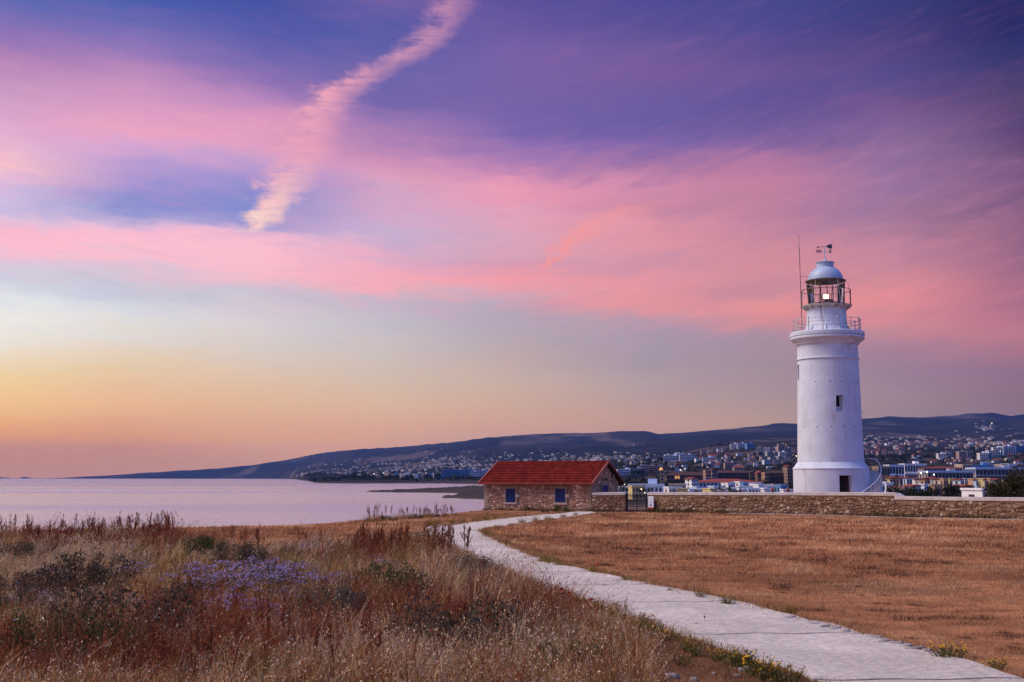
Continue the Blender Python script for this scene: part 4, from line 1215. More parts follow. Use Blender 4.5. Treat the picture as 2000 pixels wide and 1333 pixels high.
for xs in (x0 - .04, x1 - .10):
    for side in (0, 1):
        for i in range(nv):
            a, b = i / nv, (i + .98) / nv
            f = lambda t: (yf - .02 + t * (SW / 2 + ov + .02), zf_ + t * (rz - zf_)) if side == 0 else (SW + ov + .02 - t * (SW / 2 + ov + .02), zf_ + t * (rz - zf_))
            (ya, za), (yb, zb_) = f(a), f(b)
            MB().poly([(xs, ya, za - .08), (xs + .14, ya, za - .08), (xs + .14, yb, zb_ - .08), (xs, yb, zb_ - .08), (xs, ya, za + .075), (xs + .14, ya, za + .075), (xs + .14, yb, zb_ + .06), (xs, yb, zb_ + .06)],
                      [(4, 5, 6, 7), (0, 1, 5, 4), (1, 2, 6, 5), (2, 3, 7, 6), (3, 0, 4, 7), (0, 3, 2, 1)]).build('verge_tile', M['verge'], roof)
MB().tube([(x1 - .05, SW / 2, rz + .02), (x1 - .05, SW / 2, rz + .28)], .05, 6, .02).build('ridge_finial', M['verge'], roof)
MB().tube([(x0, yf - .05, zf_ - .06), (x1, yf - .05, zf_ - .06)], .06, 8).build('gutter', M['tile_back'], roof)

# ------------------------------------------------------------------ boundary walls
def wall_seg(name, label, A, B, topA, topB, thick=.42, cop=.20, big=.30, lens=(.12, .40)):
    """A, B ground points of the near face; top heights absolute"""
    d = Vector((B.x - A.x, B.y - A.y, 0)); L = d.length; u = d / L; nrm = Vector((u.y, -u.x, 0))
    z0 = min(A.z, B.z) - .35
    t = thing(name, label, 'wall', (A.x, A.y, z0), math.atan2(u.y, u.x))
    ht, hb = topA - z0 - cop, topB - z0 - cop
    mb = MB(); mb.poly([(0, 0, 0), (L, 0, 0), (L, thick, 0), (0, thick, 0), (0, 0, ht), (L, 0, hb), (L, thick, hb), (0, thick, ht)], [(0, 1, 5, 4), (1, 2, 6, 5), (2, 3, 7, 6), (3, 0, 4, 7), (4, 5, 6, 7)])
    core = mb.build('wall_core', M['mortar'], t)
    masonry(core, ((0, 0, .2), (1, 0, 0)), L, max(ht, hb) - .2, inside=lambda uu, vv: vv + .2 < ht + (hb - ht) * uu / L - .01, big=big, lens=lens, course=(.11, .21), depth=.045)
    n = max(1, round(L / 1.6)); e = .05
    for i in range(n):
        a, b = L * i / n, L * (i + 1) / n
        za, zb2 = ht + (hb - ht) * i / n, ht + (hb - ht) * (i + 1) / n
        jj = random.uniform(-.006, .006)
        MB().poly([(a, -e, za + jj), (b - .006, -e, zb2 + jj), (b - .006, thick + e, zb2 + jj), (a, thick + e, za + jj), (a, -e, za + cop * .8 + jj), (b - .006, -e, zb2 + cop * .8 + jj), (b - .006, thick * .5, zb2 + cop + jj), (a, thick * .5, za + cop + jj), (b - .006, thick + e, zb2 + cop * .8 + jj), (a, thick + e, za + cop * .8 + jj)],
                  [(0, 1, 5, 4), (4, 5, 6, 7), (7, 6, 8, 9), (2, 3, 9, 8), (0, 3, 2, 1), (1, 2, 8, 6, 5), (3, 0, 4, 7, 9)]).build('coping', M['coping'], t)
    return t
def gpt(px, D):
    p = at_D(px, D); return p
WA, WB = gpt(1155.5, 91.6), gpt(1219.5, 90.2)
wall_seg('stone_wall', 'short rubble stone wall with white coping between shed and gate', WA, WB, row2z(91.6, 962), row2z(90.2, 962))
GA, GB = gpt(1263, 90.0), gpt(1742, 72.5)
wall_seg('stone_wall', 'long rubble stone wall with pale coping in front of the lighthouse', GA, GB, row2z(90, 961.8), row2z(72.5, 961.8))
HB = gpt(2060, 63.0); HB = Vector((GB.x + (HB.x - GB.x) * 1.75, GB.y + (HB.y - GB.y) * 1.75, 0)); HB.z = gz(HB.x, HB.y)
wall_seg('stone_wall', 'lower stretch of rubble stone wall running on past the step', gpt(1742.3, 72.49), HB, row2z(72.5, 969.5), row2z(63.0, 972.5) + .03)
# sloping cap where the wall steps down
p = gpt(1742, 72.5)
mb = MB(); a_, b_ = row2z(72.5, 963.5) - p.z, row2z(72.5, 969) - p.z
mb.poly([(0, -.06, b_ - .1), (.55, -.06, b_ - .1), (0, -.06, a_), (0, .5, b_ - .1), (.55, .5, b_ - .1), (0, .5, a_)], [(0, 1, 2), (3, 5, 4), (1, 4, 5, 2), (0, 2, 5, 3)])
o = mb.build('coping_ramp', M['coping'], None, label='small sloping coping block at the step of the wall', cat='coping'); o.location = p; o.rotation_euler = (0, 0, math.atan2(GB.y - GA.y, GB.x - GA.x))
o.name = 'coping_block'
# pale kerb line in front of the wall
WL = [Vector((GA.x, GA.y, 0)), Vector((GB.x, GB.y, 0)), Vector((HB.x, HB.y, 0))]
def by_wall(px, off):
    """ground point in front of the long wall at a photo column"""
    best = None
    for a_, b_ in ((WL[0], WL[1]), (WL[1], WL[2])):
        d_ = (b_ - a_).normalized(); n_ = Vector((d_.y, -d_.x, 0))
        for i_ in range(101):
            q_ = a_ + (b_ - a_) * (i_ / 100.0) + n_ * off
            e_ = abs(1000 + F * q_.x / (q_.y * CP + (5 - CZ) * SP) - px)
            if best is None or e_ < best[0]: best = (e_, q_)
    q_ = best[1]
    return Vector((q_.x, q_.y, float(plateau(q_.x, q_.y))))
for (a, b) in ((1425, 1500), (1502, 1580), (1582, 1660), (1662, 1738), (1740, 1830), (1832, 1920), (1922, 2010)):
    A_, B_ = by_wall(a, 1.2), by_wall(b, 1.25); d = (B_ - A_).normalized(); nn = Vector((d.y, -d.x, 0)) * .12
    MB().poly([A_ + nn + Vector((0, 0, .02)), B_ + nn + Vector((0, 0, .02)), B_ - nn + Vector((0, 0, .06)), A_ - nn + Vector((0, 0, .06))], [(0, 1, 2, 3)]).build('kerb', M['edge_stone'], path)

# ------------------------------------------------------------------ gate
gA, gB = gpt(1220.3, 90.35), gpt(1262.3, 90.15)
gd = Vector((gB.x - gA.x, gB.y - gA.y, 0)); gL = gd.length
g_h = row2z(90.2, 964.8) - min(gA.z, gB.z)
gate = thing('gate', 'black iron double gate of upright bars in the stone wall', 'gate', (gA.x, gA.y, min(gA.z, gB.z)), math.atan2(gd.y, gd.x))
for a, w_ in ((.05, .11), (gL - .05, .08)): MB().box(a - w_ / 2, a + w_ / 2, -.05, .05, -.2, g_h + .02).build('gate_post', M['black_iron'], gate)
for k, (a, b) in enumerate(((.115, gL * .5 - .01), (gL * .5 + .01, gL - .1))):
    lf = MB().box(a, a + .05, -.025, .025, .04, g_h - .03).box(b - .05, b, -.025, .025, .04, g_h - .03).box(a + .05, b - .05, -.02, .02, .06, .11).box(a + .05, b - .05, -.02, .02, g_h - .11, g_h - .07).build('leaf_frame', M['black_iron'], gate)
    for hh in (.62, .86): MB().box(a + .05, b - .05, -.012, .012, g_h * hh, g_h * hh + .03).build('cross_rail', M['black_iron'], lf)
    MB().box(a + .05, b - .05, -.012, .012, g_h * .3, g_h * .3 + .03).build('cross_rail', M['black_iron'], lf)
    nbx = 7
    for i in range(1, nbx):
        x = a + .05 + (b - a - .1) * i / nbx
        MB().box(x - .015, x + .015, -.036, -.014, .08, g_h - .08 + .1 * math.sin(math.pi * i / nbx) * 0).build('bar', M['black_iron'], lf)
for i in range(9):
    x = .2 + (gL - .4) * i / 8; MB().lathe([(.0, g_h - .08), (.03, g_h - .02), (.0, g_h + .07)], 5, cx=x).build('finial', M['black_iron'], gate)
# ------------------------------------------------------------------ notice board by the gate
M['sign_white'] = mat_var('sign_white', (.66, .72, .80), (.58, .64, .74), 1.5, .5)
M['sign_blue'] = mat_var('sign_blue', (.01, .03, .14), (.012, .035, .16), 2, .5)
M['sign_red'] = mat_var('sign_red', (.42, .02, .02), (.34, .018, .018), 2, .5)
sp_ = gpt(1264.5, 89.55); sh_ = row2z(89.6, 969.5); sl0 = row2z(89.6, 991.2)
sg = thing('notice_board', 'white notice board with small blue lighthouse symbol beside the gate', 'sign', (sp_.x, sp_.y, sp_.z), math.atan2(GB.y - GA.y, GB.x - GA.x))
wS = 15.0 * 89.6 / F; z0_, z1_ = sl0 - sp_.z, sh_ - sp_.z
MB().box(0, wS, -.03, .0, z0_, z1_).build('panel', M['sign_white'], sg)
cx_ = wS * .48
def sq(a, b, c_, d, taper=0.0):
    MB().poly([(a, -.034, c_), (b, -.034, c_), (b - taper, -.034, d), (a + taper, -.034, d)], [(0, 1, 2, 3)]).build('symbol', M['sign_blue'], sg)
H_ = z1_ - z0_
sq(cx_ - .09, cx_ + .09, z0_ + .10 * H_, z0_ + .30 * H_, .03); sq(cx_ - .05, cx_ + .05, z0_ + .42 * H_, z0_ + .54 * H_, .012); sq(cx_ - .035, cx_ + .035, z0_ + .64 * H_, z0_ + .72 * H_, .01)
MB().box(.0, wS, -.028, .0, z0_ - .19, z0_ - .01).build('footer', M['sign_red'], sg)
for x in (.05, wS - .05): MB().box(x - .02, x + .02, .0, .04, -.1, z1_ - .05).build('post', M['black_iron'], sg)
# ------------------------------------------------------------------ paved yard seen through the gate
P = [gpt(1214, 91.5), gpt(1268, 91.3), gpt(1275, 118), gpt(1205, 118)]
mb = MB()
mb.poly([(p.x, p.y, gz(p.x, p.y) + .06) for p in P], [(0, 1, 2, 3)]); mb.build('courtyard', M['mortar'], kind='structure', label='pale paved yard behind the iron gate', cat='yard')

# ------------------------------------------------------------------ town
WALLC = {'white': ((.90, .89, .88), (.80, .80, .80)), 'bluewhite': ((.64, .73, .86), (.55, .64, .77)), 'cream': ((.66, .56, .42), (.58, .48, .36)), 'yellow': ((.72, .58, .26), (.64, .5, .22)),
         'peach': ((.60, .36, .22), (.52, .30, .19)), 'brown': ((.22, .14, .10), (.17, .11, .08)), 'pink': ((.46, .31, .28), (.40, .27, .25)), 'grey': ((.42, .41, .41), (.34, .33, .34)), 'sand': ((.40, .28, .19), (.34, .23, .16)), 'blue': ((.16, .34, .60), (.13, .28, .52))}
WM = {k: mat_var('wall_' + k, a, b, .4, .9, which='Object') for k, (a, b) in WALLC.items()}
M['roof_red'] = mat_var('town_roof_red', (.34, .075, .045), (.24, .05, .035), .6, .85)
M['roof_brown'] = mat_var('town_roof_brown', (.10, .045, .036), (.075, .035, .03), .6, .85)
M['roof_grey'] = mat_var('town_roof_grey', (.55, .56, .60), (.42, .43, .47), .3, .9)
M['roof_blue'] = mat_var('town_roof_blue', (.03, .08, .34), (.03, .07, .28), .4, .7)
M['town_window'] = mat_var('town_window_glass', (.025, .028, .045), (.045, .05, .07), 1.0, .25, obj_rand=.5)
M['town_lit'] = mat_emit('town_lit_window', (1.0, .50, .13), .55)
M['fascia'] = mat_var('fascia_blue_white', (.48, .62, .85), (.42, .55, .78), .4, .6)
UBOX = {}
def ubox(mat):
    if mat.name not in UBOX: UBOX[mat.name] = MB().box(-.5, .5, -.5, .5, -.5, .5).mesh('window', mat)
    return UBOX[mat.name]
def place(name, me, parent, c, s):
    o = bpy.data.objects.new(name, me); COL.objects.link(o); o.parent = parent
    o.location = c; o.scale = s
    return o

CLUST = {}
def building(kind, px0, px1, top, D=None, base=None, wall='white', roof='flat', floors=2, bays=3, rot=None, depth=None, lit=0.0, cluster=None, look='', name='house', label=None, roof_h=None, fascia=None, single=True, cat=None):
    """one building: px0..px1 and the row of its wall top in the photo, at distance D or where the ground shows at row base"""
    pc = .5 * (px0 + px1)
    if D is None:
        g = far_pt(pc, base); D = g.y
    else: g = at_D(pc, D)
    W = (px1 - px0) * D / F
    z0 = g.z
    H = max(row2z(D, top) - z0, 2.2)
    dp = depth if depth else max(5.0, min(W * .8, 14.0))
    rot = random.uniform(-.3, .3) if rot is None else rot
    W = max(W / math.cos(rot) - dp * abs(math.tan(rot)) * .8, W * .55)
    o = thing(name, label, cat or name.split('_')[-1], (g.x, g.y + dp * .5, z0), rot)
    o['px'] = pc; o['look'] = look; o['cl'] = cluster or ''
    if cluster: CLUST.setdefault(cluster, []).append(o)
    hw, hd = W / 2, dp / 2
    wm = WM[wall]
    wl = MB().box(-hw, hw, -hd, hd, -3.0, H).build('wall', wm, o)
    if roof == 'flat':
        t = min(.35, H * .1)
        MB().box(-hw - .12, hw + .12, -hd - .12, hd + .12, H, H + t).build('parapet', M['roof_grey'] if wall in ('grey', 'pink') else wm, o)
        if W > 9: MB().box(hw * .1, hw * .1 + min(3, W * .25), -hd * .3, hd * .4, H + t + .003, H + t + 1.6).build('stair_hut', wm, o)
    elif roof in ('red', 'brown'):
        rm = M['roof_red'] if roof == 'red' else M['roof_brown']
        rh = roof_h if roof_h else min(2.4, W * .22); e = .5
        if W >= dp:
            i_ = min(hd + e, hw * .8)
            MB().poly([(-hw - e, -hd - e, H), (hw + e, -hd - e, H), (hw + e, hd + e, H), (-hw - e, hd + e, H), (-hw - e + i_, 0, H + rh), (hw + e - i_, 0, H + rh)], [(0, 1, 5, 4), (1, 2, 5), (2, 3, 4, 5), (3, 0, 4), (0, 3, 2, 1)]).build('roof', rm, o)
        else:
            MB().poly([(-hw - e, -hd - e, H), (hw + e, -hd - e, H), (hw + e, hd + e, H), (-hw - e, hd + e, H), (0, -hd - e, H + rh), (0, hd + e, H + rh)], [(0, 1, 4), (1, 2, 5, 4), (2, 3, 5), (3, 0, 4, 5), (0, 3, 2, 1)]).build('roof', rm, o)
    if fascia: MB().box(-hw - .5, hw + .5, -hd - 1.2, hd + .3, H - .02, H + fascia).build('roof_slab', M['fascia'], o)
    # windows
    vis = H
    fh = vis / floors
    if fh * F / D < 1.5: return o
    big = (W / max(bays, 1) * F / D > 3.2) and single
    ww, wh = min(W / bays * .5, 2.4), min(fh * .55, 1.7)
    if kind == 'hotel': ww, wh = W / bays * .74, fh * .68
    acc = MB()
    for f in range(floors):
        zc = fh * (f + .5)
        for b in range(bays):
            xc = -hw + W * (b + .5) / bays
            m_ = M['town_lit'] if random.random() < lit else M['town_window']
            if big: place('window', ubox(m_), o, (xc, -hd - .0, zc), (ww, .16, wh))
            else: acc.cbox((xc, -hd, zc), (ww, .16, wh))
        if rot > .06:
            pass
        nb2 = max(1, int(round(dp / 4.5)))
        for b in range(nb2):
            yc = -hd + dp * (b + .5) / nb2
            if rot < -.05 or pc > 1300:
                if big: place('window', ubox(M['town_window']), o, (-hw, yc, zc), (.16, min(1.3, dp / nb2 * .5), wh))
        if kind == 'hotel' and f and big:
            MB().box(-hw - .1, hw + .1, -hd - .9, -hd - .09, fh * f - .12, fh * f + .12).build('balcony_slab', wm, o)
    if acc.v: acc.build('window_grid', M['town_window'], o, kind='stuff')
    return o

# --- white resort right behind the wall
R_ = 'in the white resort behind the gate wall'
for a in ((1207, 1231, 952.5, 340, 'white', 2, 3, 0), (1229, 1258, 951.5, 318, 'yellow', 2, 4, .12), (1226, 1302, 947.8, 380, 'bluewhite', 1, 8, 0), (1262, 1299, 950.8, 335, 'bluewhite', 2, 4, 0),
          (1299, 1312, 953.5, 300, 'white', 2, 2, 0), (1312, 1331, 954.0, 315, 'bluewhite', 2, 3, 0), (1320, 1345, 956.2, 296, 'yellow', 1, 4, .25), (1305, 1341, 947.0, 400, 'cream', 2, 5, 0),
          (1345, 1372, 957.0, 300, 'white', 1, 5, 0), (1376, 1398, 956.4, 305, 'yellow', 1, 3, .3), (1352, 1371, 953.0, 345, 'bluewhite', 1, 3, 0), (1412, 1425, 945.5, 390, 'white', 2, 2, 0),
          (1425, 1437, 944.0, 400, 'bluewhite', 2, 2, 0), (1437, 1451, 942.6, 410, 'white', 2, 2, 0), (1449, 1458, 945.2, 395, 'blue', 1, 1, 0), (1458, 1489, 944.8, 430, 'bluewhite', 2, 6, 0), (1467, 1475, 947.5, 375, 'white', 2, 1, 0),
          (1440, 1468, 951.8, 350, 'white', 1, 4, 0), (1459, 1489, 955.4, 305, 'bluewhite', 2, 4, 0), (1448, 1458, 956.5, 292, 'white', 2, 2, 0), (1478, 1502, 948.6, 365, 'white', 1, 3, 0), (1489, 1500, 955.8, 300, 'white', 1, 2, 0),
          (1494, 1521, 951.2, 330, 'bluewhite', 2, 3, 0), (1502, 1530, 948.0, 385, 'cream', 1, 3, 0), (1520, 1536, 950.2, 325, 'blue', 2, 1, 0), (1527, 1549, 958.2, 285, 'white', 1, 4, 0), (1400, 1440, 954.8, 312, 'white', 1, 7, 0), (1385, 1412, 951.5, 360, 'bluewhite', 2, 3, 0)):
    building('house', a[0], a[1], a[2], D=a[3], wall=a[4], floors=a[5], bays=a[6], lit=a[7], cluster=R_, look={'white': 'white cubic', 'bluewhite': 'pale blue-white cubic', 'yellow': 'lamplit yellow', 'cream': 'cream cubic', 'blue': 'blue'}[a[4]])
building('house', 1353, 1489, 942.4, D=440, wall='bluewhite', roof='red', floors=2, bays=18, rot=.02, depth=16, roof_h=1.25, label='long white resort block under a wide red hipped roof', name='resort_building')
building('house', 1341, 1361, 935.5, D=425, wall='white', roof='red', floors=4, bays=3, rot=.25, depth=6, roof_h=.5, label='white stair tower at the end of the red roofed resort block', name='resort_tower')
building('house', 1378, 1417, 936.8, D=520, wall='white', roof='flat', floors=2, bays=8, rot=.0, depth=8, label='white building with flat blue roof behind the red roofed block', name='resort_annex')
p = at_D(1397, 516); mb = MB(); mb.box(-4.3, 4.3, -.5, 8.5, 0, .5); o = mb.build('roof_awning', M['roof_blue'], None, label='flat blue roof sheet over the white resort annex', cat='awning'); o.location = (p.x, p.y - .4, row2z(516, 936.3))
o.name = 'blue_awning'
M['tank_red'] = mat_var('red_tank', (.45, .10, .06), (.36, .08, .05), 1, .7)
for px, r, lb in ((1509, 957.0, 'round red water tank on a white roof nearer the gate'), (1539, 956.8, 'round red water tank on a white roof beside the lighthouse')):
    D = 284; p = at(px, r, D)
    o = MB().lathe([(.30, -.6), (.34, .0), (.30, .28), (.17, .46), (.0, .52)], 14).build('water_tank', M['tank_red'], None, True, label=lb, cat='tank', group='red roof tanks'); o.location = p
# --- brown holiday village
ch = building('house', 1265, 1284, 924.5, D=760, wall='sand', roof='brown', floors=3, bays=3, rot=-.12, depth=16, roof_h=2.2, label='sand coloured chapel-like hall with gabled front below the hotels', name='village_hall')
building('house', 1287, 1297, 919.5, D=757, wall='sand', roof='flat', floors=4, bays=1, rot=-.12, depth=3.5, label='square bell tower with lit cap next to the gabled hall', name='bell_tower')
p = at(1292, 919.0, 757); o = MB().lathe([(1.2, -.4), (1.2, .5), (.9, 1.2), (.3, 1.6), (.0, 2.0)], 10).build('tower_cap', M['town_lit'], None, label='small glowing cap on top of the bell tower', cat='lamp'); o.location = (p.x, p.y + 1.7, p.z)
o.name = 'cupola_lamp'
for (a, b, t, D, wl, rf, fl, by, rh, lit, lb) in (
    (1300, 1385, 928.5, 800, 'brown', 'brown', 2, 16, 2.0, .14, 'long dark hotel wing with brown roof and two glowing bays'),
    (1376, 1387, 919.5, 770, 'peach', 'flat', 4, 2, 0, 0, 'peach hotel tower between two dark brown wings'),
    (1387, 1399, 918.5, 790, 'pink', 'brown', 4, 2, 1.2, 0, 'pinkish stepped block adjoining the peach hotel tower'),
    (1400, 1461, 924.0, 800, 'brown', 'brown', 3, 12, 1.8, .04, 'three storey dark hotel block with brown roof and balconies'),
    (1461, 1480, 923.5, 815, 'sand', 'brown', 3, 5, 1.2, 0, 'narrow sandy hotel bay between the dark blocks'),
    (1477, 1491, 925.0, 790, 'brown', 'red', 2, 4, 1.8, 0, 'dark pavilion under a reddish roof in the hotel row'),
    (1490, 1497, 924.2, 780, 'peach', 'flat', 3, 1, 0, 0, 'slim peach stair block in the dark hotel row'),
    (1497, 1536, 924.2, 800, 'brown', 'brown', 3, 8, 1.8, 0, 'dark hotel block closest to the lighthouse with brown roof'),
    (1534, 1544, 911.0, 790, 'sand', 'red', 6, 2, .8, 0, 'tall sandy tower of the hotel row next to the lighthouse')):
    building('hotel', a, b, t, D=D, wall=wl, roof=rf, floors=fl, bays=by, rot=random.uniform(-.05, .05), depth=12, roof_h=rh or None, lit=lit, label=lb, name='hotel')
# --- blocks on the slope seaward of the tower
for (a, b, t, bs, wl, fl, by, lb) in (
    (1206, 1236, 917.5, 933, 'bluewhite', 4, 8, 'pale grid fronted apartment block just above the shed gable'),
    (1229, 1262, 915.5, 931, 'grey', 4, 8, 'grey apartment block with rows of dark windows, second from shed'),
    (1252, 1290, 909.5, 926, 'pink', 4, 9, 'pale apartment block above the bell tower'),
    (1297, 1330, 890.5, 903, 'bluewhite', 4, 10, 'white terraced hotel, seaward half, stepping down the slope'),
    (1328, 1360, 888.8, 902, 'bluewhite', 4, 10, 'white terraced hotel, landward half, stepping down the slope'),
    (1306, 1319, 902.5, 913.5, 'cream', 3, 4, 'cream apartment block below the white terraced hotel'),
    (1319, 1336, 902.0, 913.0, 'peach', 3, 5, 'peach apartment block below the white terraced hotel'),
    (1373, 1396, 894.5, 903, 'bluewhite', 2, 6, 'low white villa at the foot of the bare knoll'),
    (1427, 1442, 867.5, 877.5, 'white', 3, 5, 'white hotel on the knoll, its seaward wing'),
    (1441, 1458, 866.5, 877.5, 'bluewhite', 3, 5, 'white hotel on the knoll, its middle wing'),
    (1458, 1474, 867.0, 878, 'blue', 3, 5, 'blue-shaded end wing of the hotel on the knoll'),  # shade of this wing is put into its blue wall colour
    (1416, 1434, 904.5, 917.5, 'pink', 4, 6, 'pink apartment block above the dark hotel roofs'),
    (1434, 1456, 913.0, 920, 'cream', 1, 6, 'cream pavilion with red roof above the dark hotels'),
    (1499, 1513, 911.5, 917, 'white', 2, 3, 'small bright white villa between trees above the hotels'),
    (1536, 1560, 867.0, 875, 'sand', 3, 7, 'long sandy block on the skyline beside the lighthouse'),
    (1520, 1537, 868.0, 874, 'pink', 2, 5, 'row of pinkish houses on the skyline near the lighthouse')):
    building('hotel', a, b, t, base=bs, wall=wl, roof='red' if 'red roof' in lb else 'flat', floors=fl, bays=by, rot=random.uniform(-.12, .12), label=lb, name='apartment_block', depth=10)
for i, px in enumerate((1373, 1384, 1395, 1405, 1415)):
    building('house', px - 4, px + 4.5, 879.5 - i * .7, base=887.5 - i * .9, wall=random.choice(('white', 'cream', 'pink')), floors=2, bays=2, cluster='in the short row across the bare knoll', look='pale two-storey', name='villa')
GR_ = 'among the stacked apartments seaward of the lighthouse'
for row, xs in ((884, (1484, 1497, 1512, 1526, 1541)), (893, (1489, 1503, 1517, 1531, 1546)), (902, (1494, 1509, 1524, 1540)), (908, (1500, 1518, 1536))):
    for px in xs:
        px += random.uniform(-2, 2)
        wl = random.choice(('grey', 'pink', 'white', 'bluewhite', 'grey'))
        building('hotel', px - 7, px + 7, row - random.uniform(8, 11), base=row, wall=wl, floors=4, bays=4, lit=.02, cluster=GR_, look={'grey': 'grey', 'pink': 'pinkish', 'white': 'white', 'bluewhite': 'bluish-white'}[wl] + ' gridded', name='apartment_block', depth=9)
HS_ = 'between the knoll and the dark hotels'
for i in range(44):
    px = random.uniform(1368, 1482); row = random.uniform(889, 916)
    wl = random.choice(('white', 'bluewhite', 'pink', 'cream', 'grey', 'bluewhite'))
    w_ = random.uniform(3.5, 7)
    building('house', px - w_, px + w_, row - random.uniform(4, 7.5), base=row, wall=wl, roof=random.choice(('flat', 'flat', 'red')), floors=2, bays=3, cluster=HS_, look={'white': 'white', 'bluewhite': 'bluish', 'pink': 'pinkish', 'cream': 'cream', 'grey': 'grey'}[wl], single=False)
H2_ = 'on the slope above the shed roof'
for i in range(34):
    px = random.uniform(1215, 1370); row = random.uniform(889, 925)
    if row < 889 + (1370 - px) * .05: continue
    wl = random.choice(('white', 'bluewhite', 'cream', 'grey', 'bluewhite')); w_ = random.uniform(3.5, 7)
    building('house', px - w_, px + w_, row - random.uniform(4, 7), base=row, wall=wl, floors=2, bays=3, cluster=H2_, look={'white': 'white', 'bluewhite': 'bluish', 'cream': 'cream', 'grey': 'grey'}[wl], single=False)
# --- landward side of the tower
for (a, b, t, D, wl, rf, fl, by, lb) in (
    (1717, 1725, 946.5, 300, 'white', 'flat', 2, 1, 'slim white house block hard by the lighthouse stair'),
    (1727, 1735, 944.0, 310, 'white', 'flat', 2, 1, 'second slim white house block past the lighthouse stair'),
    (1736.5, 1744.5, 945.0, 310, 'bluewhite', 'flat', 2, 1, 'third slim white house block, bluish, past the lighthouse stair'),
    (1752, 1765, 953.5, 235, 'white', 'red', 2, 2, 'small white house with red roof above the wall step'),
    (1774, 1793, 950.0, 265, 'bluewhite', 'red', 2, 3, 'white house with red roof and balcony among dark trees'),
    (1793, 1812, 948.5, 280, 'bluewhite', 'flat', 2, 3, 'pale flat roofed house joined to the balcony house'),
    (1821, 1842, 950.0, 215, 'sand', 'flat', 2, 1, 'open fronted two storey house with deep dark balconies'),
    (1871, 1894, 951.5, 235, 'bluewhite', 'red', 1, 3, 'pale house with low red roof beside the cypress'),
    (1903, 1935, 959.0, 140, 'white', 'flat', 1, 2, 'little white hut with one red window by the bush')):
    building('house', a, b, t, D=D, wall=wl, roof=rf, floors=fl, bays=by, rot=random.uniform(-.2, .2), label=lb)
Y_ = 'in the honey terrace below the blue edged hotel'
for (a, b, t, wl, rf) in ((1790, 1800, 936.5, 'cream', 'brown'), (1801, 1812, 935.5, 'peach', 'red'), (1813, 1826, 934.5, 'grey', 'red'), (1827, 1837, 936, 'cream', 'red'), (1838, 1849, 936, 'peach', 'flat'), (1850, 1863, 936, 'yellow', 'flat'), (1866, 1877, 937, 'bluewhite', 'red'), (1880, 1889, 936.5, 'grey', 'flat'), (1890, 1900, 936.5, 'peach', 'flat'),
                        (1901, 1909, 937.5, 'bluewhite', 'red'), (1910, 1919, 936.5, 'yellow', 'flat'), (1919, 1927, 937, 'cream', 'red'), (1927, 1938, 936, 'peach', 'flat'), (1939, 1950, 937, 'grey', 'red'), (1951, 1962, 938, 'pink', 'flat'), (1766, 1778, 933.5, 'bluewhite', 'red'), (1752, 1765, 934.5, 'grey', 'red'), (1779, 1789, 935.0, 'white', 'red'), (1740, 1751, 933.5, 'peach', 'red'), (1727, 1739, 934, 'yellow', 'red'), (1715, 1726, 933, 'cream', 'red')):
    building('house', a, b, t, D=random.uniform(400, 440), wall=wl, roof=rf, floors=2, bays=2, rot=random.uniform(-.25, .25), lit=.12 if wl == 'yellow' else .0, cluster=Y_, look={'cream': 'cream', 'peach': 'peach', 'grey': 'grey', 'yellow': 'yellowish', 'bluewhite': 'pale', 'white': 'white', 'pink': 'pinkish'}[wl] + (' red-roofed' if rf == 'red' else ''))
for (a, b, t, D, wl, fl, by, fa, lb) in (
    (1806, 1896, 923.4, 600, 'grey', 2, 13, .9, 'long two storey hotel with light blue roof edge, nearer the tower'),
    (1899, 2015, 917.0, 620, 'grey', 3, 16, 1.0, 'long three storey hotel with light blue roof edge above the bush'),
    (1800, 1876, 914.5, 720, 'pink', 2, 12, 0, 'long pink building with red roof strips behind the blue edged hotel'),
    (1874, 1895, 908.0, 730, 'cream', 4, 4, 0, 'cream stair block between the two blue edged hotels'),
    (1895, 1940, 909.5, 760, 'blue', 2, 9, 0, 'blue panelled block behind the upper hotel roof'),
    (1952, 1964, 908.0, 700, 'pink', 2, 2, 0, 'small pinkish penthouse on the upper hotel roof'),
    (1965, 1981, 907.0, 720, 'bluewhite', 2, 3, 0, 'bluish penthouse block on the upper hotel roof'),
    (1983, 2005, 907.0, 720, 'pink', 2, 4, 0, 'pinkish end block on the upper hotel roof'),
    (1711, 1734, 912.0, 700, 'sand', 2, 4, 0, 'sandy flat building seen above the lighthouse stair'),
    (1733, 1762, 909.0, 730, 'bluewhite', 2, 5, 0, 'pale low building with white roof edge past the stair'),
    (1762, 1806, 906.8, 820, 'white', 2, 8, 0, 'long white low building half hidden by trees')):
    building('hotel', a, b, t, D=D, wall=wl, roof='red' if 'red roof' in lb else 'flat', floors=fl, bays=by, rot=random.uniform(-.04, .04), depth=12, fascia=fa or None, label=lb, name='hotel_block', roof_h=.8)
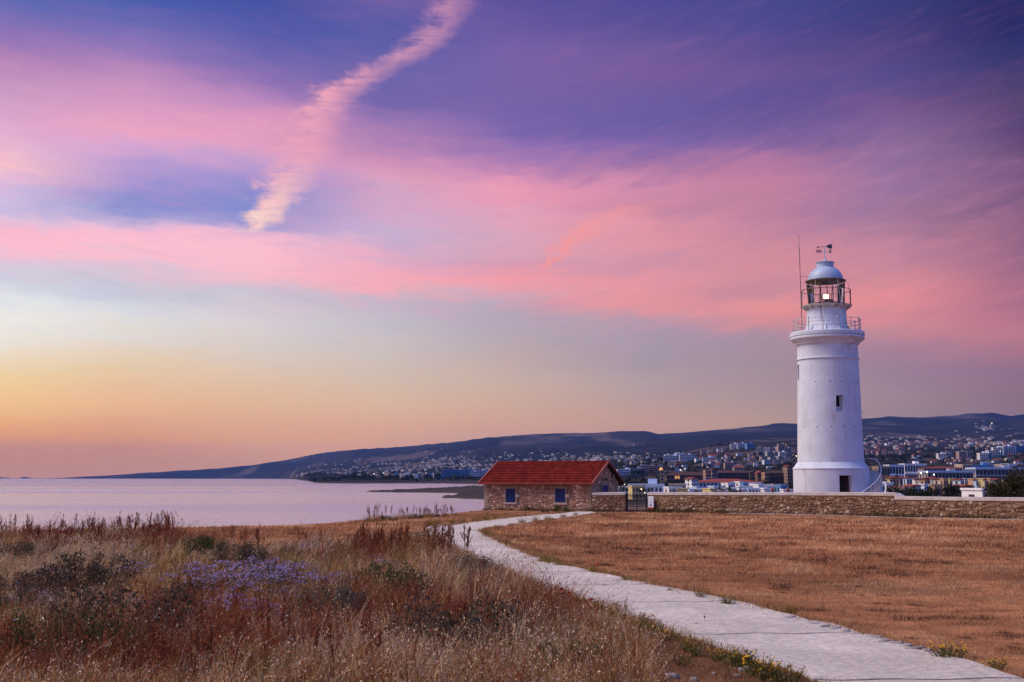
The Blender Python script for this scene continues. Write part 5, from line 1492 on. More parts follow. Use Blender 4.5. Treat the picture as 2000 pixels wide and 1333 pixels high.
for (a, b, t, bs, wl, fl, by, lb) in (
    (1833, 1848, 886.5, 897, 'white', 4, 3, 'white balconied apartment house standing alone on the brown slope'),
    (1848, 1859, 885.0, 893, 'bluewhite', 3, 2, 'pale wing behind the white balconied apartment house'),
    (1873, 1889, 882.5, 898, 'pink', 5, 5, 'grey-pink five storey apartments beside a dark tree'),
    (1889, 1900, 882.0, 895, 'grey', 4, 2, 'grey end wing of the five storey apartments'),
    (1914, 1930, 885.5, 899, 'white', 4, 4, 'white four storey villa below the big hillside hotel'),
    (1930, 1937, 887.0, 898, 'blue', 3, 1, 'blue shaded wing of the white four storey villa'),  # blue wall colour carries the shade of this side
    (1931, 1942, 880.5, 894, 'white', 4, 3, 'lowest white step of the big hillside hotel'),
    (1941, 1960, 874.5, 893, 'white', 5, 4, 'white main block of the big hillside hotel'),
    (1960, 1984, 872.5, 891, 'bluewhite', 5, 5, 'bluish middle block of the big hillside hotel'),
    (1984, 2010, 871.5, 884, 'blue', 3, 6, 'blue end block of the big hillside hotel'),
    (1786, 1803, 893.5, 899, 'bluewhite', 2, 5, 'low white terrace in the dark green belt')):
    building('hotel', a, b, t, base=bs, wall=wl, floors=fl, bays=by, rot=random.uniform(-.1, .1), depth=10, label=lb, name='apartment_block')
PK_ = 'in the pink row behind the lighthouse plinth'
for px in (1697, 1708, 1718, 1729, 1741, 1752, 1763):
    building('house', px - 4.5, px + 4.5, random.uniform(879, 882), base=random.uniform(888, 891), wall=random.choice(('pink', 'pink', 'grey')), roof=random.choice(('flat', 'red')), floors=3, bays=3, cluster=PK_, look='pinkish', single=False)
UP_ = 'in the upper town below the landward hills'
for i in range(60):
    px = random.uniform(1685, 2000); row = random.uniform(866, 880)
    w_ = random.uniform(2.5, 6.5); wl = random.choice(('pink', 'cream', 'white', 'bluewhite', 'grey', 'sand'))
    building('house', px - w_, px + w_, row - random.uniform(3, 5.5), base=row, wall=wl, roof=random.choice(('flat', 'flat', 'red')), floors=2, bays=3, cluster=UP_, look={'white': 'white', 'bluewhite': 'bluish', 'pink': 'pinkish', 'cream': 'cream', 'grey': 'grey', 'sand': 'sandy'}[wl], single=False)
MD_ = 'scattered over the brown landward slope'
for i in range(34):
    px = random.uniform(1770, 2000); row = random.uniform(897, 909) if i % 3 else random.uniform(882, 895)
    w_ = random.uniform(2.5, 6); wl = random.choice(('pink', 'cream', 'white', 'bluewhite', 'grey', 'sand'))
    building('house', px - w_, px + w_, row - random.uniform(2.5, 5), base=row, wall=wl, roof=random.choice(('flat', 'red')), floors=2, bays=2, cluster=MD_, look={'white': 'white', 'bluewhite': 'bluish', 'pink': 'pinkish', 'cream': 'cream', 'grey': 'grey', 'sand': 'sandy'}[wl], single=False)
# --- across the bay
for (a, b, t, D, wl, fl, by, lb) in (  # blue-lit fronts carry that light in their wall colour
    (863, 908, 917.8, 2000, 'blue', 6, 12, 'blue-lit slab hotel across the bay, its long front'),
    (902, 922, 917.2, 2060, 'blue', 6, 5, 'blue-lit hotel wing across the bay, set behind the long front'),
    (917, 934, 921.5, 1960, 'bluewhite', 4, 6, 'pale lower hotel wing across the bay'),
    (930, 952, 918.8, 2080, 'bluewhite', 5, 6, 'pale hotel block across the bay next to the shed roof')):
    building('hotel', a, b, t, D=D, wall=wl, floors=fl, bays=by, rot=random.uniform(-.05, .05), depth=16, label=lb, name='bay_hotel')
BY_ = 'in the lamplit cluster across the bay'
for i in range(34):
    px = random.uniform(768, 864); D = random.uniform(1850, 2300)
    w_ = random.uniform(2, 5); wl = random.choice(('white', 'bluewhite', 'cream', 'grey', 'blue'))
    building('house', px - w_, px + w_, random.uniform(924, 931), D=D, wall=wl, floors=2, bays=3, cluster=BY_, look={'white': 'white', 'bluewhite': 'bluish', 'cream': 'cream', 'grey': 'grey', 'blue': 'blue'}[wl], single=False)
ORD = 'first second third fourth fifth sixth seventh eighth ninth tenth eleventh twelfth thirteenth fourteenth fifteenth sixteenth seventeenth eighteenth nineteenth twentieth'.split()
TENS = {20: 'twenty', 30: 'thirty', 40: 'forty', 50: 'fifty', 60: 'sixty'}
def ordw(i):
    if i < 20: return ORD[i]
    n = i + 1; t, u = n // 10 * 10, n % 10
    return TENS[t] + '-' + ORD[u - 1] if u else {30: 'thirtieth', 40: 'fortieth', 50: 'fiftieth', 60: 'sixtieth'}[t]
for cl, lst in CLUST.items():
    lst.sort(key=lambda o: abs(o['px'] - 1619))
    for i, o in enumerate(lst):
        nm = o.name.split('.')[0].replace('_', ' ')
        o['label'] = f"{o['look']} {nm} {cl}, {ordw(i)} from the lighthouse"
        o['group'] = 'buildings ' + cl
for o in bpy.data.objects:
    for k in ('px', 'look', 'cl'):
        if k in o: del o[k]

# --- houses too far off to tell apart, on the hillsides
def far_houses(name, n, pxr, Dr_, dens, label):
    vs, cs = [], []; q_ = []
    px = RNG.uniform(*pxr, n); D = np.exp(RNG.uniform(math.log(Dr_[0]), math.log(Dr_[1]), n))
    x = (px - 1000) / F * D; z = terrain(x, D); ppx, row = proj(x, D, z)
    ok = (z > 2) & (RNG.uniform(0, 1, n) < dens(px, row))
    pal = np.array([(.36, .34, .34), (.27, .23, .22), (.30, .21, .18), (.24, .24, .27), (.42, .38, .35), (.17, .14, .13)])
    for xx, yy, zz in zip(x[ok], D[ok], z[ok]):
        w_, d_, h_ = random.uniform(6, 14), random.uniform(7, 12), random.uniform(2.5, 6)
        b = len(vs)
        vs += [(xx - w_ / 2, yy - d_ / 2, zz - 5), (xx + w_ / 2, yy - d_ / 2, zz - 5), (xx + w_ / 2, yy + d_ / 2, zz - 5), (xx - w_ / 2, yy + d_ / 2, zz - 5), (xx - w_ / 2, yy - d_ / 2, zz + h_), (xx + w_ / 2, yy - d_ / 2, zz + h_), (xx + w_ / 2, yy + d_ / 2, zz + h_), (xx - w_ / 2, yy + d_ / 2, zz + h_)]
        cs += [pal[random.randrange(6)] * random.uniform(.7, 1.0)] * 8
        q_ += [(b, b + 1, b + 5, b + 4), (b + 1, b + 2, b + 6, b + 5), (b + 2, b + 3, b + 7, b + 6), (b + 3, b, b + 4, b + 7), (b + 4, b + 5, b + 6, b + 7)]
    link(name, np_mesh(name, vs, quads=q_, col=np.array(cs), mats=(M['far_house'],)), kind='stuff', label=label, cat='houses')
M['far_house'] = mat_attr('far_house_walls', .9)
far_houses('far_houses', 3000, (560, 1330), (2500, 7400), lambda px, row: np.clip(.9 * np.exp(-((row - 908) / 17) ** 2) * (.35 + .65 * np.exp(-((px - 960) / 230) ** 2)), 0, 1), 'mass of tiny houses on the hillside across the bay')
far_houses('far_houses', 900, (1660, 2050), (2300, 7000), lambda px, row: np.clip(.7 * np.exp(-((row - 863) / 9) ** 2) + .8 * np.exp(-((row - 838) / 9) ** 2 - ((px - 1925) / 36) ** 2), 0, 1), 'mass of tiny houses below the landward hills')

# ------------------------------------------------------------------ trees of the town
def leaf_mesh(name, n, shape, size, cols, seed, trunk=None, flat=0.0, mats=None):
    """crown of loose leaf faces: shape(rng, n) gives points and outward directions"""
    rng = np.random.default_rng(seed)
    P, Nn = shape(rng, n)
    t = rng.normal(size=(n, 3)) + Nn * .4; t /= np.linalg.norm(t, axis=1)[:, None]
    u = np.cross(t, rng.normal(size=(n, 3))); u /= np.linalg.norm(u, axis=1)[:, None]
    v = np.cross(t, u)
    s = size * rng.uniform(.6, 1.35, (n, 1))
    V_ = np.stack([P - u * s, P + v * s * .45, P + u * s, P - v * s * .45], 1).reshape(-1, 3)
    q_ = np.arange(4 * n).reshape(n, 4)
    c_ = np.asarray(cols)[rng.integers(0, len(cols), n)] * rng.uniform(.7, 1.25, (n, 1))
    c_ = np.repeat(c_, 4, 0); mi = np.zeros(n, int)
    if trunk:
        mb = trunk
        V_ = np.vstack([V_, np.array(mb.v)]); k = 4 * n
        tr = [tuple(i + k for i in f) for f in mb.f if len(f) == 4]
        q_ = np.vstack([q_, np.array(tr)]); c_ = np.vstack([c_, np.tile((.09, .06, .04), (len(mb.v), 1))])
    return np_mesh(name, V_, quads=q_, col=c_, mats=(M['leaf'],))
M['leaf'] = mat_attr('leaf_surface', .8, transl=.2)
def lumps(nl, rx, rz, zc, lr_, seed):
    r_ = np.random.default_rng(seed)
    a = r_.normal(size=(nl, 3)); a /= np.linalg.norm(a, axis=1)[:, None]; a *= r_.uniform(.3, 1, (nl, 1)) ** .5
    C_ = a * np.array([rx, rx, rz]) + np.array([0, 0, zc]); Rr = lr_ * r_.uniform(.6, 1.2, nl)
    def shape(rng, n):
        k = rng.integers(0, nl, n); d = rng.normal(size=(n, 3)); d /= np.linalg.norm(d, axis=1)[:, None]
        return C_[k] + d * (Rr[k] * rng.uniform(.6, 1.05, n))[:, None], d
    return shape
GREEN = [(.028, .034, .018), (.036, .040, .018), (.022, .028, .018), (.05, .048, .022)]
def trunk_mb(h, r, limbs=3):
    mb = MB(); mb.tube([(0, 0, -1.0), (.02, 0, h * .5), (0, .03, h)], r, 6, r * .5)
    for i in range(limbs):
        a = 2 * math.pi * i / limbs + .4; mb.tube([(0, 0, h * .6), (.35 * h * math.cos(a), .35 * h * math.sin(a), h * 1.05)], r * .5, 5, r * .2)
    return mb
TREES = {'round_tree': [leaf_mesh('round_tree', 620, lumps(11, .36, .28, .62, .2, s), .055, GREEN, s, trunk_mb(.5, .035)) for s in (1, 2, 3)],
         'cypress': [leaf_mesh('cypress', 420, lumps(12, .10, .42, .52, .1, s), .05, GREEN, s, trunk_mb(.3, .03, 0)) for s in (4,)],
         'palm': []}
def palm_mesh(seed):
    rng = random.Random(seed); mb = MB(); mb.tube([(0, 0, -.1), (.015, 0, .4), (0, .01, .8)], .03, 6, .022)
    nt_ = len(mb.v)
    for i in range(22):
        a = 2 * math.pi * i / 22 + rng.uniform(-.1, .1); up = rng.uniform(-.1, .28); L = rng.uniform(.26, .36)
        p0 = Vector((0, 0, .8)); p1 = Vector((math.cos(a) * L * .55, math.sin(a) * L * .55, .8 + up * .8)); p2 = Vector((math.cos(a) * L, math.sin(a) * L, .8 + up * .4 - .1))
        sd = Vector((-math.sin(a), math.cos(a), 0)) * .028
        mb.poly([p0, p0 + sd * .3, p1 + sd, p1 - sd, p2 + sd * .2, p2 - sd * .2], [(0, 1, 2, 3), (3, 2, 4, 5)])
    c_ = np.tile((.040, .042, .02), (len(mb.v), 1)); c_[:nt_] = (.10, .07, .045)
    return np_mesh('palm', np.array(mb.v), quads=[f for f in mb.f if len(f) == 4], col=c_, mats=(M['leaf'],))
TREES['palm'] = [palm_mesh(1), palm_mesh(2)]
TL = {}
def tree(kind, px, h_px, D=None, row=None, wide=1.0, where='', top=None):
    g = far_pt(px, row) if D is None else at_D(px, D)
    h = h_px * g.y / F
    if top is not None:
        wide = wide * h; h = max(row2z(D, top) - g.z, h); wide = wide / h * 1.25
    o = bpy.data.objects.new(kind, random.choice(TREES[kind])); COL.objects.link(o)
    o.location = (g.x, g.y, g.z - .02); o.scale = (h * wide, h * wide, h); o.rotation_euler = (0, 0, random.uniform(0, 6.28))
    o['category'] = 'tree'; TL.setdefault((kind, where), []).append((px, o))
    return o
W1 = 'in the white resort behind the wall'
for px, h, D, wd in ((1213, 14, 250, 1), (1221, 11, 260, 1.1), (1259, 9, 280, 1.2), (1267, 10, 270, 1.1), (1247, 9, 285, 1.2), (1403, 13, 280, 1), (1409, 11, 290, 1), (1421, 12, 272, 1.1), (1428, 8, 280, 1.3), (1437, 7, 285, 1.3), (1445, 8, 300, 1), (1358, 6, 280, 1.3), (1461, 7, 330, 1)):
    tree('palm' if h > 8 else 'round_tree', px, h + 6, D, wide=wd, where=W1, top=963 - h)
W2 = 'between the resort and the dark hotels'
for px, h, D, wd in ((1212, 13, 620, 1.2), (1222, 12, 640, 1.3), (1234, 14, 620, 1.3), (1246, 13, 600, 1.2), (1256, 15, 610, 1.2), (1262, 12, 560, 1.2), (1302, 15, 640, 1.2), (1312, 13, 620, 1.4), (1322, 14, 630, 1.4), (1332, 13, 640, 1.3), (1340, 10, 600, 1.2), (1276, 9, 560, 1.3), (1488, 22, 560, .95), (1496, 20, 540, 1.0), (1506, 18, 560, .9), (1513, 17, 540, 1), (1528, 17, 480, 1), (1536, 18, 470, 1), (1544, 17, 450, 1.0), (1441, 15, 700, .8), (1462, 19, 700, .6)):
    tree('round_tree', px, h, D, wide=wd, where=W2)
W3 = 'on the slope seaward of the lighthouse'
for px, r, h, wd in ((1240, 932, 14, 1.3), (1252, 931, 13, 1.2), (1330, 921, 9, 1.4), (1345, 923, 8, 1.5), (1315, 922, 9, 1.4), (1358, 924, 8, 1.3), (1384, 915, 9, 1.2), (1413, 912, 12, 1), (1404, 874, 8, 1.2), (1411, 873, 7, 1.2), (1424, 873, 9, 1), (1389, 876, 6, 1.4), (1485, 893, 10, 1.1), (1480, 900, 9, 1.2), (1474, 893, 8, 1.3), (1524, 917, 10, 1.5), (1533, 916, 11, 1.5), (1540, 914, 12, 1.3), (1512, 919, 7, 1.5), (1476, 877, 5, 1.6), (1510, 880, 6, 1.5)):
    tree('round_tree', px, h, row=r, wide=wd, where=W3)
W4 = 'among the houses landward of the lighthouse'
for px, h, D, wd in ((1733, 15, 200, .9), (1742, 19, 210, .9), (1750, 15, 205, 1), (1768, 17, 210, 1), (1776, 14, 180, 1.3), (1788, 11, 170, 1.6), (1800, 13, 180, 1.5), (1813, 18, 200, 1), (1846, 23, 200, .7), (1853, 24, 205, .75), (1862, 21, 200, .8), (1868, 12, 170, 1.4), (1880, 10, 165, 1.7), (1893, 16, 190, 1), (1915, 18, 220, 1), (1925, 20, 230, 1), (1738, 24, 470, 1), (1748, 26, 480, 1), (1757, 18, 470, 1.1), (1719, 14, 380, 1.2), (1731, 12, 370, 1.3), (1772, 16, 500, 1.2), (1783, 14, 480, 1.3), (1897, 10, 390, 1.2), (1824, 13, 385, 1), (1881, 9, 385, 1.4), (1866, 8, 385, 1.3)):
    tree('round_tree', px, h + 6, D, wide=wd, where=W4, top=(966 - h if D < 300 else None))
for px in (1826, 1829): tree('cypress', px, 20, 330, wide=1.2, where=W4)
for px, h in ((1908, 19), (1934, 17), (1929, 15), (1972, 16), (1916, 14), (1985, 15)): tree('palm', px, h, 520, wide=.9, where='in front of the blue edged hotel')
W5 = 'in the dark green belt up the landward slope'
for i in range(46):
    px, r = (random.uniform(1688, 1860), random.uniform(894, 904)) if i % 2 else (random.choice((random.uniform(1700, 1780), random.uniform(1800, 1830), random.uniform(1960, 2000), random.uniform(1895, 1915))), random.uniform(876, 902))
    tree('round_tree', px, random.uniform(5, 10), row=r, wide=random.uniform(1, 1.7), where=W5)
W6 = 'along the low shore across the bay'
for i in range(40):
    px = 618 + 7.8 * i * random.uniform(.95, 1.05); h = random.uniform(7, 14) if 665 < px < 860 else random.uniform(4, 8) if px > 860 else random.uniform(2, 4.5)
    tree('round_tree', px, h, D=random.uniform(1620, 1760), wide=random.uniform(.9, 1.5), where=W6)
for (kind, where), lst in TL.items():
    lst.sort(key=lambda t_: abs(t_[0] - 1619))
    for i, (px, o) in enumerate(lst):
        o['label'] = f"dark {kind.replace('_', ' ')} {where}, {ordw(i)} from the lighthouse"
        o['group'] = 'trees ' + where
# scrub that covers the ground between
def scrub(name, n, pxr, Dr_, keep, hgt, label):
    px = RNG.uniform(*pxr, n); D = np.exp(RNG.uniform(math.log(Dr_[0]), math.log(Dr_[1]), n)); x = (px - 1000) / F * D
    z = terrain(x, D); ok = (z > 1.0) & keep(px, D, fbm(x / 60., D / 60., 91, 3)); x, D, z = x[ok], D[ok], z[ok]
    m_ = 14; N = len(x)
    h = (hgt[0] + (hgt[1] - hgt[0]) * RNG.uniform(0, 1, N))
    k = np.repeat(np.arange(N), m_)
    d = RNG.normal(size=(N * m_, 3)); d /= np.linalg.norm(d, axis=1)[:, None]; d[:, 2] = np.abs(d[:, 2])
    P = np.stack([x, D, z], -1)[k] + d * h[k][:, None] * RNG.uniform(.5, 1.1, (N * m_, 1)) * np.array([1.3, 1.3, 1.0])
    u = RNG.normal(size=(N * m_, 3)); u /= np.linalg.norm(u, axis=1)[:, None]; v = np.cross(u, RNG.normal(size=(N * m_, 3))); v /= np.linalg.norm(v, axis=1)[:, None]
    s = h[k][:, None] * .5
    V_ = np.stack([P - u * s, P + v * s * .6, P + u * s, P - v * s * .6], 1).reshape(-1, 3)
    c_ = np.repeat(np.array(GREEN)[RNG.integers(0, 4, N)] * RNG.uniform(.7, 1.3, (N, 1)), m_ * 4, 0)
    link(name, np_mesh(name, V_, quads=np.arange(len(V_)).reshape(-1, 4), col=c_, mats=(M['leaf'],)), kind='stuff', label=label, cat='scrub')
scrub('scrub', 4200, (1190, 2050), (480, 2600), lambda px, D, f: (f > -.05) & ((px > 1215) | (D > 600)), (1.0, 2.6), 'dark scrub and garden greenery between the town houses')
scrub('scrub', 2200, (575, 1330), (1600, 5200), lambda px, D, f: f > .0, (2.0, 5.0), 'dark scrub dotting the hillside across the bay')

scrub('scrub', 700, (1690, 2050), (130, 420), lambda px, D, f: f > .05, (.5, 1.2), 'low dark garden greenery around the nearer landward houses')
# ------------------------------------------------------------------ street lamps
M['lamp_warm'] = mat_emit('street_lamp_warm', (1.0, .74, .42), 3.5)
M['lamp_white'] = mat_emit('street_lamp_white', (1.0, .95, .88), 3.5)
M['pole'] = mat_var('lamp_pole', (.12, .12, .13), (.09, .09, .1), 2, .6)
LL = []
for px, row, D, r, m_, lb in ((1218, 946, 320, .32, 'lamp_white', 'tall lit street lamp beside the shed gable'), (1250.5, 956, 300, .30, 'lamp_warm', 'lit garden lamp by the yellow house'), (1257.5, 963, 290, .22, 'lamp_warm', 'low lit garden lamp above the gate'), (1327, 918.5, 900, .6, 'lamp_white', 'lit street lamp on the slope above the dark wing'), (1336, 916, 950, .6, 'lamp_warm', 'warm street lamp on the slope above the dark wing'),
                              (1225, 915, 1250, .9, 'lamp_warm', 'glowing lamp on the flats above the shed gable'), (1260, 916, 1250, .7, 'lamp_white', 'lit lamp between the apartment blocks over the shed'), (1349, 951, 350, .22, 'lamp_white', 'lit lamp on a resort roof near the stair tower'), (1410, 954, 310, .25, 'lamp_white', 'lit lamp between resort palms'), (1529, 893, 1500, .8, 'lamp_warm', 'yellow lamp among the stacked apartments'), (1535, 895, 1480, .7, 'lamp_warm', 'second yellow lamp among the stacked apartments'), (1553, 891, 1500, 1.1, 'lamp_warm', 'orange lamp hard against the lighthouse edge'),
                              (1794, 924.5, 560, .6, 'lamp_white', 'bright lamp at the end of the blue edged hotel'), (1806, 922.5, 570, .7, 'lamp_warm', 'warm lamp on the corner of the blue edged hotel'), (1819, 927.5, 560, .55, 'lamp_white', 'white lamp under the eaves of the blue edged hotel'), (1950, 882, 1600, .8, 'lamp_white', 'bright lamp on the big hillside hotel'), (1936, 827, 5200, 3.0, 'lamp_warm', 'lone lamp in the village high on the hill'),
                              (732, 926, 1900, 1.0, 'lamp_white', 'white lamp at the seaward end across the bay'), (751, 925, 1950, .9, 'lamp_white', 'second white lamp across the bay'), (784, 934, 1800, .9, 'lamp_warm', 'low warm lamp on the far shore'), (833, 924.5, 2000, 1.1, 'lamp_warm', 'reddish lamp among houses across the bay'), (843, 931, 1850, .9, 'lamp_white', 'low white lamp near the blue-lit hotel')):
    g = at_D(px, D); p = at(px, row, D); r *= .55
    t = thing('street_lamp', lb, 'lamp', g, group='street lamps of the town')
    hh = max(p.z - g.z, 1.0)
    MB().tube([(0, 0, -.3), (0, 0, hh - r * .6)], max(.05, r * .12), 5).build('pole', M['pole'], t)
    MB().lathe([(r * math.sin(a), hh - r * math.cos(a)) for a in [math.pi * i / 6 for i in range(7)]], 8, False).build('lamp_globe', M[m_], t, True)

# ------------------------------------------------------------------ large bush behind the wall
def big_shape(rng, n):
    return lumps(26, 2.0, 1.0, 1.35, .72, 77)(rng, n)
g = at_D(1999, 72.5)
bush = thing('evergreen_bush', 'large round dark evergreen bush behind the wall at the frame edge', 'bush', g)
link('foliage', leaf_mesh('foliage', 9000, big_shape, .085, [(.035, .04, .014), (.05, .048, .016), (.09, .06, .02), (.025, .03, .012)], 78), bush)
mb = MB()
for i in range(5):
    a = 1.26 * i; mb.tube([(0, 0, -.3), (.5 * math.cos(a), .5 * math.sin(a), .8), (1.1 * math.cos(a), 1.1 * math.sin(a), 1.6)], .07, 6, .03)
mb.build('stem', M['brownwood'], bush)
# ------------------------------------------------------------------ grass and wild plants of the headland
M['blade'] = mat_attr('grass_blade', .75, spec=.2, transl=.25)
def project_ground(px, row):
    """vectorised near_pt"""
    px = np.asarray(px, float); row = np.asarray(row, float)
    a = np.full(px.shape, 3.0); b = np.full(px.shape, 99.0)
    e = (666.5 - row) / F
    for _ in range(26):
        D = .5 * (a + b); z = CZ + D * (e * CP + SP) / (CP - e * SP); x = (px - 1000) / F * (D * CP + (z - CZ) * SP)
        above = z > plateau(x, D)
        a = np.where(above, D, a); b = np.where(above, b, D)
    return x, D, plateau(x, D)
EDGE_L = np.array([(p[0], p[1]) for p in [JO[i][0] for i in range(len(JO))]], float)
EDGE_R = np.array([JO[i][1] for i in range(len(JO))], float)
def path_left_px(row):
    o = np.argsort(EDGE_L[:12, 1]); return np.interp(row, EDGE_L[:12, 1][o], EDGE_L[:12, 0][o])
def path_right_px(row):
    o = np.argsort(EDGE_R[:12, 1]); return np.interp(row, EDGE_R[:12, 1][o], EDGE_R[:12, 0][o])
LAND_EDGE = np.array([(-600, 1085), (-300, 1062), (0, 1046), (150, 1041), (350, 1031), (560, 1027), (640, 1023), (715, 1014.5), (860, 1005.5), (945, 1003)], float)
def land_row(px): return np.interp(px, LAND_EDGE[:, 0], LAND_EDGE[:, 1])
def weed_row(px):   # the row where the tall growth ends and the mown strip begins
    return np.interp(px, [-600, 0, 325, 350, 400, 520, 700, 800, 850, 900, 1000], [1085, 1046, 1034, 1058, 1068, 1070, 1062, 1053, 1050, 1080, 1128])
def G(px, row, cx, cy, sx, sy): return np.exp(-((px - cx) / sx) ** 2 - ((row - cy) / sy) ** 2)

def blades(name, x, y, z, h, wd, col, lean, label, tipcol=None, seg=2, wind=(.35, .05)):
    """thin tapering blades, every one with its own lean and bend"""
    n = len(x)
    a = RNG.uniform(0, 2 * math.pi, n)
    dx, dy = np.cos(a) * lean + wind[0] * lean, np.sin(a) * lean + wind[1] * lean
    fa = RNG.uniform(-.9, .9, n); sx, sy = np.cos(fa) * wd * .5, np.sin(fa) * wd * .5
    base = np.stack([x, y, z - .02], -1); side = np.stack([sx, sy, np.zeros(n)], -1)
    m1 = base + np.stack([dx * h * .35, dy * h * .35, h * .55], -1)
    tip = base + np.stack([dx * h * 1.0, dy * h * 1.0, h * np.clip(1 - lean * .35, .35, 1)], -1)
    if seg == 2:
        V_ = np.stack([base - side, base + side, m1 + side * .7, m1 - side * .7, tip], 1)
        k = np.arange(n)[:, None] * 5
        q_ = k + np.array([[0, 1, 2, 3]]); t_ = k + np.array([[3, 2, 4]]); m_ = 5
    else:
        V_ = np.stack([base - side, base + side, tip], 1); k = np.arange(n)[:, None] * 3
        q_ = None; t_ = k + np.array([[0, 1, 2]]); m_ = 3
    C_ = np.repeat(col[:, None, :], m_, 1)
    if tipcol is not None: C_[:, -1] = tipcol
    return np_mesh(name, V_.reshape(-1, 3), quads=q_, tris=t_, col=C_.reshape(-1, 3), mats=(M['blade'],)), tip

STRAW, PALE, RED, OLIVE, DKG, RUST = (np.array(c_) for c_ in ((.70, .36, .13), (.86, .58, .31), (.34, .090, .035), (.30, .26, .05), (.09, .10, .035), (.38, .13, .045)))
def zones(px, row):
    px, row = px + 130 * fbm(px / 110., row / 30., 140, 3), row + 34 * fbm(px / 80., row / 26., 147, 3)
    n1 = fbm(px / 60., row / 14., 101, 4); n2 = fbm(px / 26., row / 7., 105, 3)
    red = 1.1 * G(px, row, 160, 1050, 240, 26) + 1.1 * G(px, row, 770, 1085, 100, 26) + 1.0 * G(px, row, 560, 1240, 330, 34) + .9 * G(px, row, 330, 1300, 320, 40) + .8 * G(px, row, 900, 1240, 130, 34) + .9 * G(px, row, 60, 1310, 130, 40) + .8 * G(px, row, 1010, 1230, 120, 60)
    pale = 1.0 * G(px, row, 570, 1085, 130, 14) + .9 * G(px, row, 720, 1310, 190, 26) + .9 * G(px, row, 880, 1150, 90, 22) + .7 * G(px, row, 1000, 1185, 70, 30) + .7 * G(px, row, 110, 1120, 170, 26) + .5 * G(px, row, 800, 1140, 180, 16) + .6 * G(px, row, 1000, 1300, 100, 30) + .5 * G(px, row, 230, 1090, 140, 14)
    gold = .9 * G(px, row, 330, 1135, 90, 40) + .6 * G(px, row, 420, 1190, 140, 22) + .7 * G(px, row, 690, 1130, 160, 18) + .5 * G(px, row, 250, 1180, 90, 22)
    green = .9 * G(px, row, 50, 1240, 110, 40) + .9 * G(px, row, 640, 1168, 80, 12) + .8 * G(px, row, 560, 1110, 80, 9) + .8 * G(px, row, 1030, 1310, 60, 40) + .5 * G(px, row, 300, 1110, 120, 12) + .6 * G(px, row, 150, 1290, 110, 30)
    W_ = np.stack([.36 + .5 * n1, .12 + pale + .6 * n2, .78 * red + .7 * n1, 0.12 + 1.3 * green - .5 * n2, .18 - .8 * n1 - .05 * red, .12 + 1.3 * gold + .4 * n2], -1)
    W_ = np.clip(W_ + RNG.normal(0, .22, W_.shape), .0, None) ** 2 + 1e-4
    r = RNG.uniform(0, 1, len(px)); cs = np.cumsum(W_ / W_.sum(-1, keepdims=True), -1)
    return np.clip((r[:, None] > cs).sum(-1), 0, 5)
PAL = np.stack([STRAW, PALE, RED, OLIVE, DKG, np.array((.74, .42, .13))]) * .9
CLEAR = ((165, 1158, 1.1), (55, 1098, .8), (395, 1088, .9), (470, 1114, .9), (755, 1172, 1.0), (250, 1268, 1.2), (915, 1290, 1.1), (420, 1168, 1.4), (540, 1158, 1.5), (450, 1228, 1.0), (650, 1162, .9), (110, 1150, .8), (270, 1206, .8), (925, 1135, .9), (655, 1215, .7))
# --- tall meadow
nt0 = 23000
px = RNG.uniform(-130, 1260, nt0); row = 1030 + (1430 - 1030) * RNG.uniform(0, 1, nt0) ** 1.1
ok = (row > weed_row(px) + RNG.normal(0, 2.0, nt0)) & (px < path_left_px(row) - 6 + RNG.normal(0, 4, nt0))
px, row = px[ok], row[ok]
x, y, z = project_ground(px, row)
ok = y < 60
px, row, x, y = px[ok], row[ok], x[ok], y[ok]
k0 = zones(px, row); nt0 = len(px)
th_ = np.exp(RNG.normal(0, .38, nt0)); tb = RNG.uniform(.35, 1.3, nt0); tl = RNG.uniform(.05, .4, nt0); ta = RNG.uniform(0, 6.28, nt0)
per = 20
ii = np.repeat(np.arange(nt0), per); n = len(ii)
spread = np.clip(y[ii] * .0045, .05, .16)
x, y = x[ii] + RNG.normal(0, 1, n) * spread, y[ii] + RNG.normal(0, 1, n) * spread * 1.4
z = plateau(x, y); px, row = proj(x, y, z); k = k0[ii]
stray = RNG.uniform(0, 1, n) < .14
k = np.where(stray, RNG.integers(0, 6, n), k)
edge = np.clip((path_left_px(row) - px) / np.where(row > 1150, 150 + (row - 1150) * 1.1, 60.), 0, 1)
hf = (.30 + .70 * sstep(.25, 1.0, edge)) * (1 - .45 * G(px, row, 350, 1140, 150, 30))
hb = np.array([.27, .33, .40, .25, .17, .28])[k] * th_[ii] * RNG.uniform(.5, 1.2, n) * hf * (.82 + .9 * fbm(x / 1.1, y / 1.1, 120, 3))
for (cx, cy, ss) in CLEAR: hb = hb * (1 - .45 * G(px, row, cx, cy + 6, 48 * ss, 13 * ss))
hb = np.maximum(hb, .05)
colr = PAL[k] * tb[ii][:, None] * RNG.uniform(.6, 1.25, (n, 1)) * (1 + RNG.normal(0, .07, (n, 3)))
wd = np.maximum(.0042, y * .00034) * RNG.uniform(.6, 1.6, n)
me, tip = blades('meadow_grass', x, y, z, hb, wd, colr, RNG.uniform(.05, .45, n) + tl[ii], '')
link('meadow_grass', me, kind='stuff', label='tall dry straw and red-brown meadow grass beside the path', cat='grass')
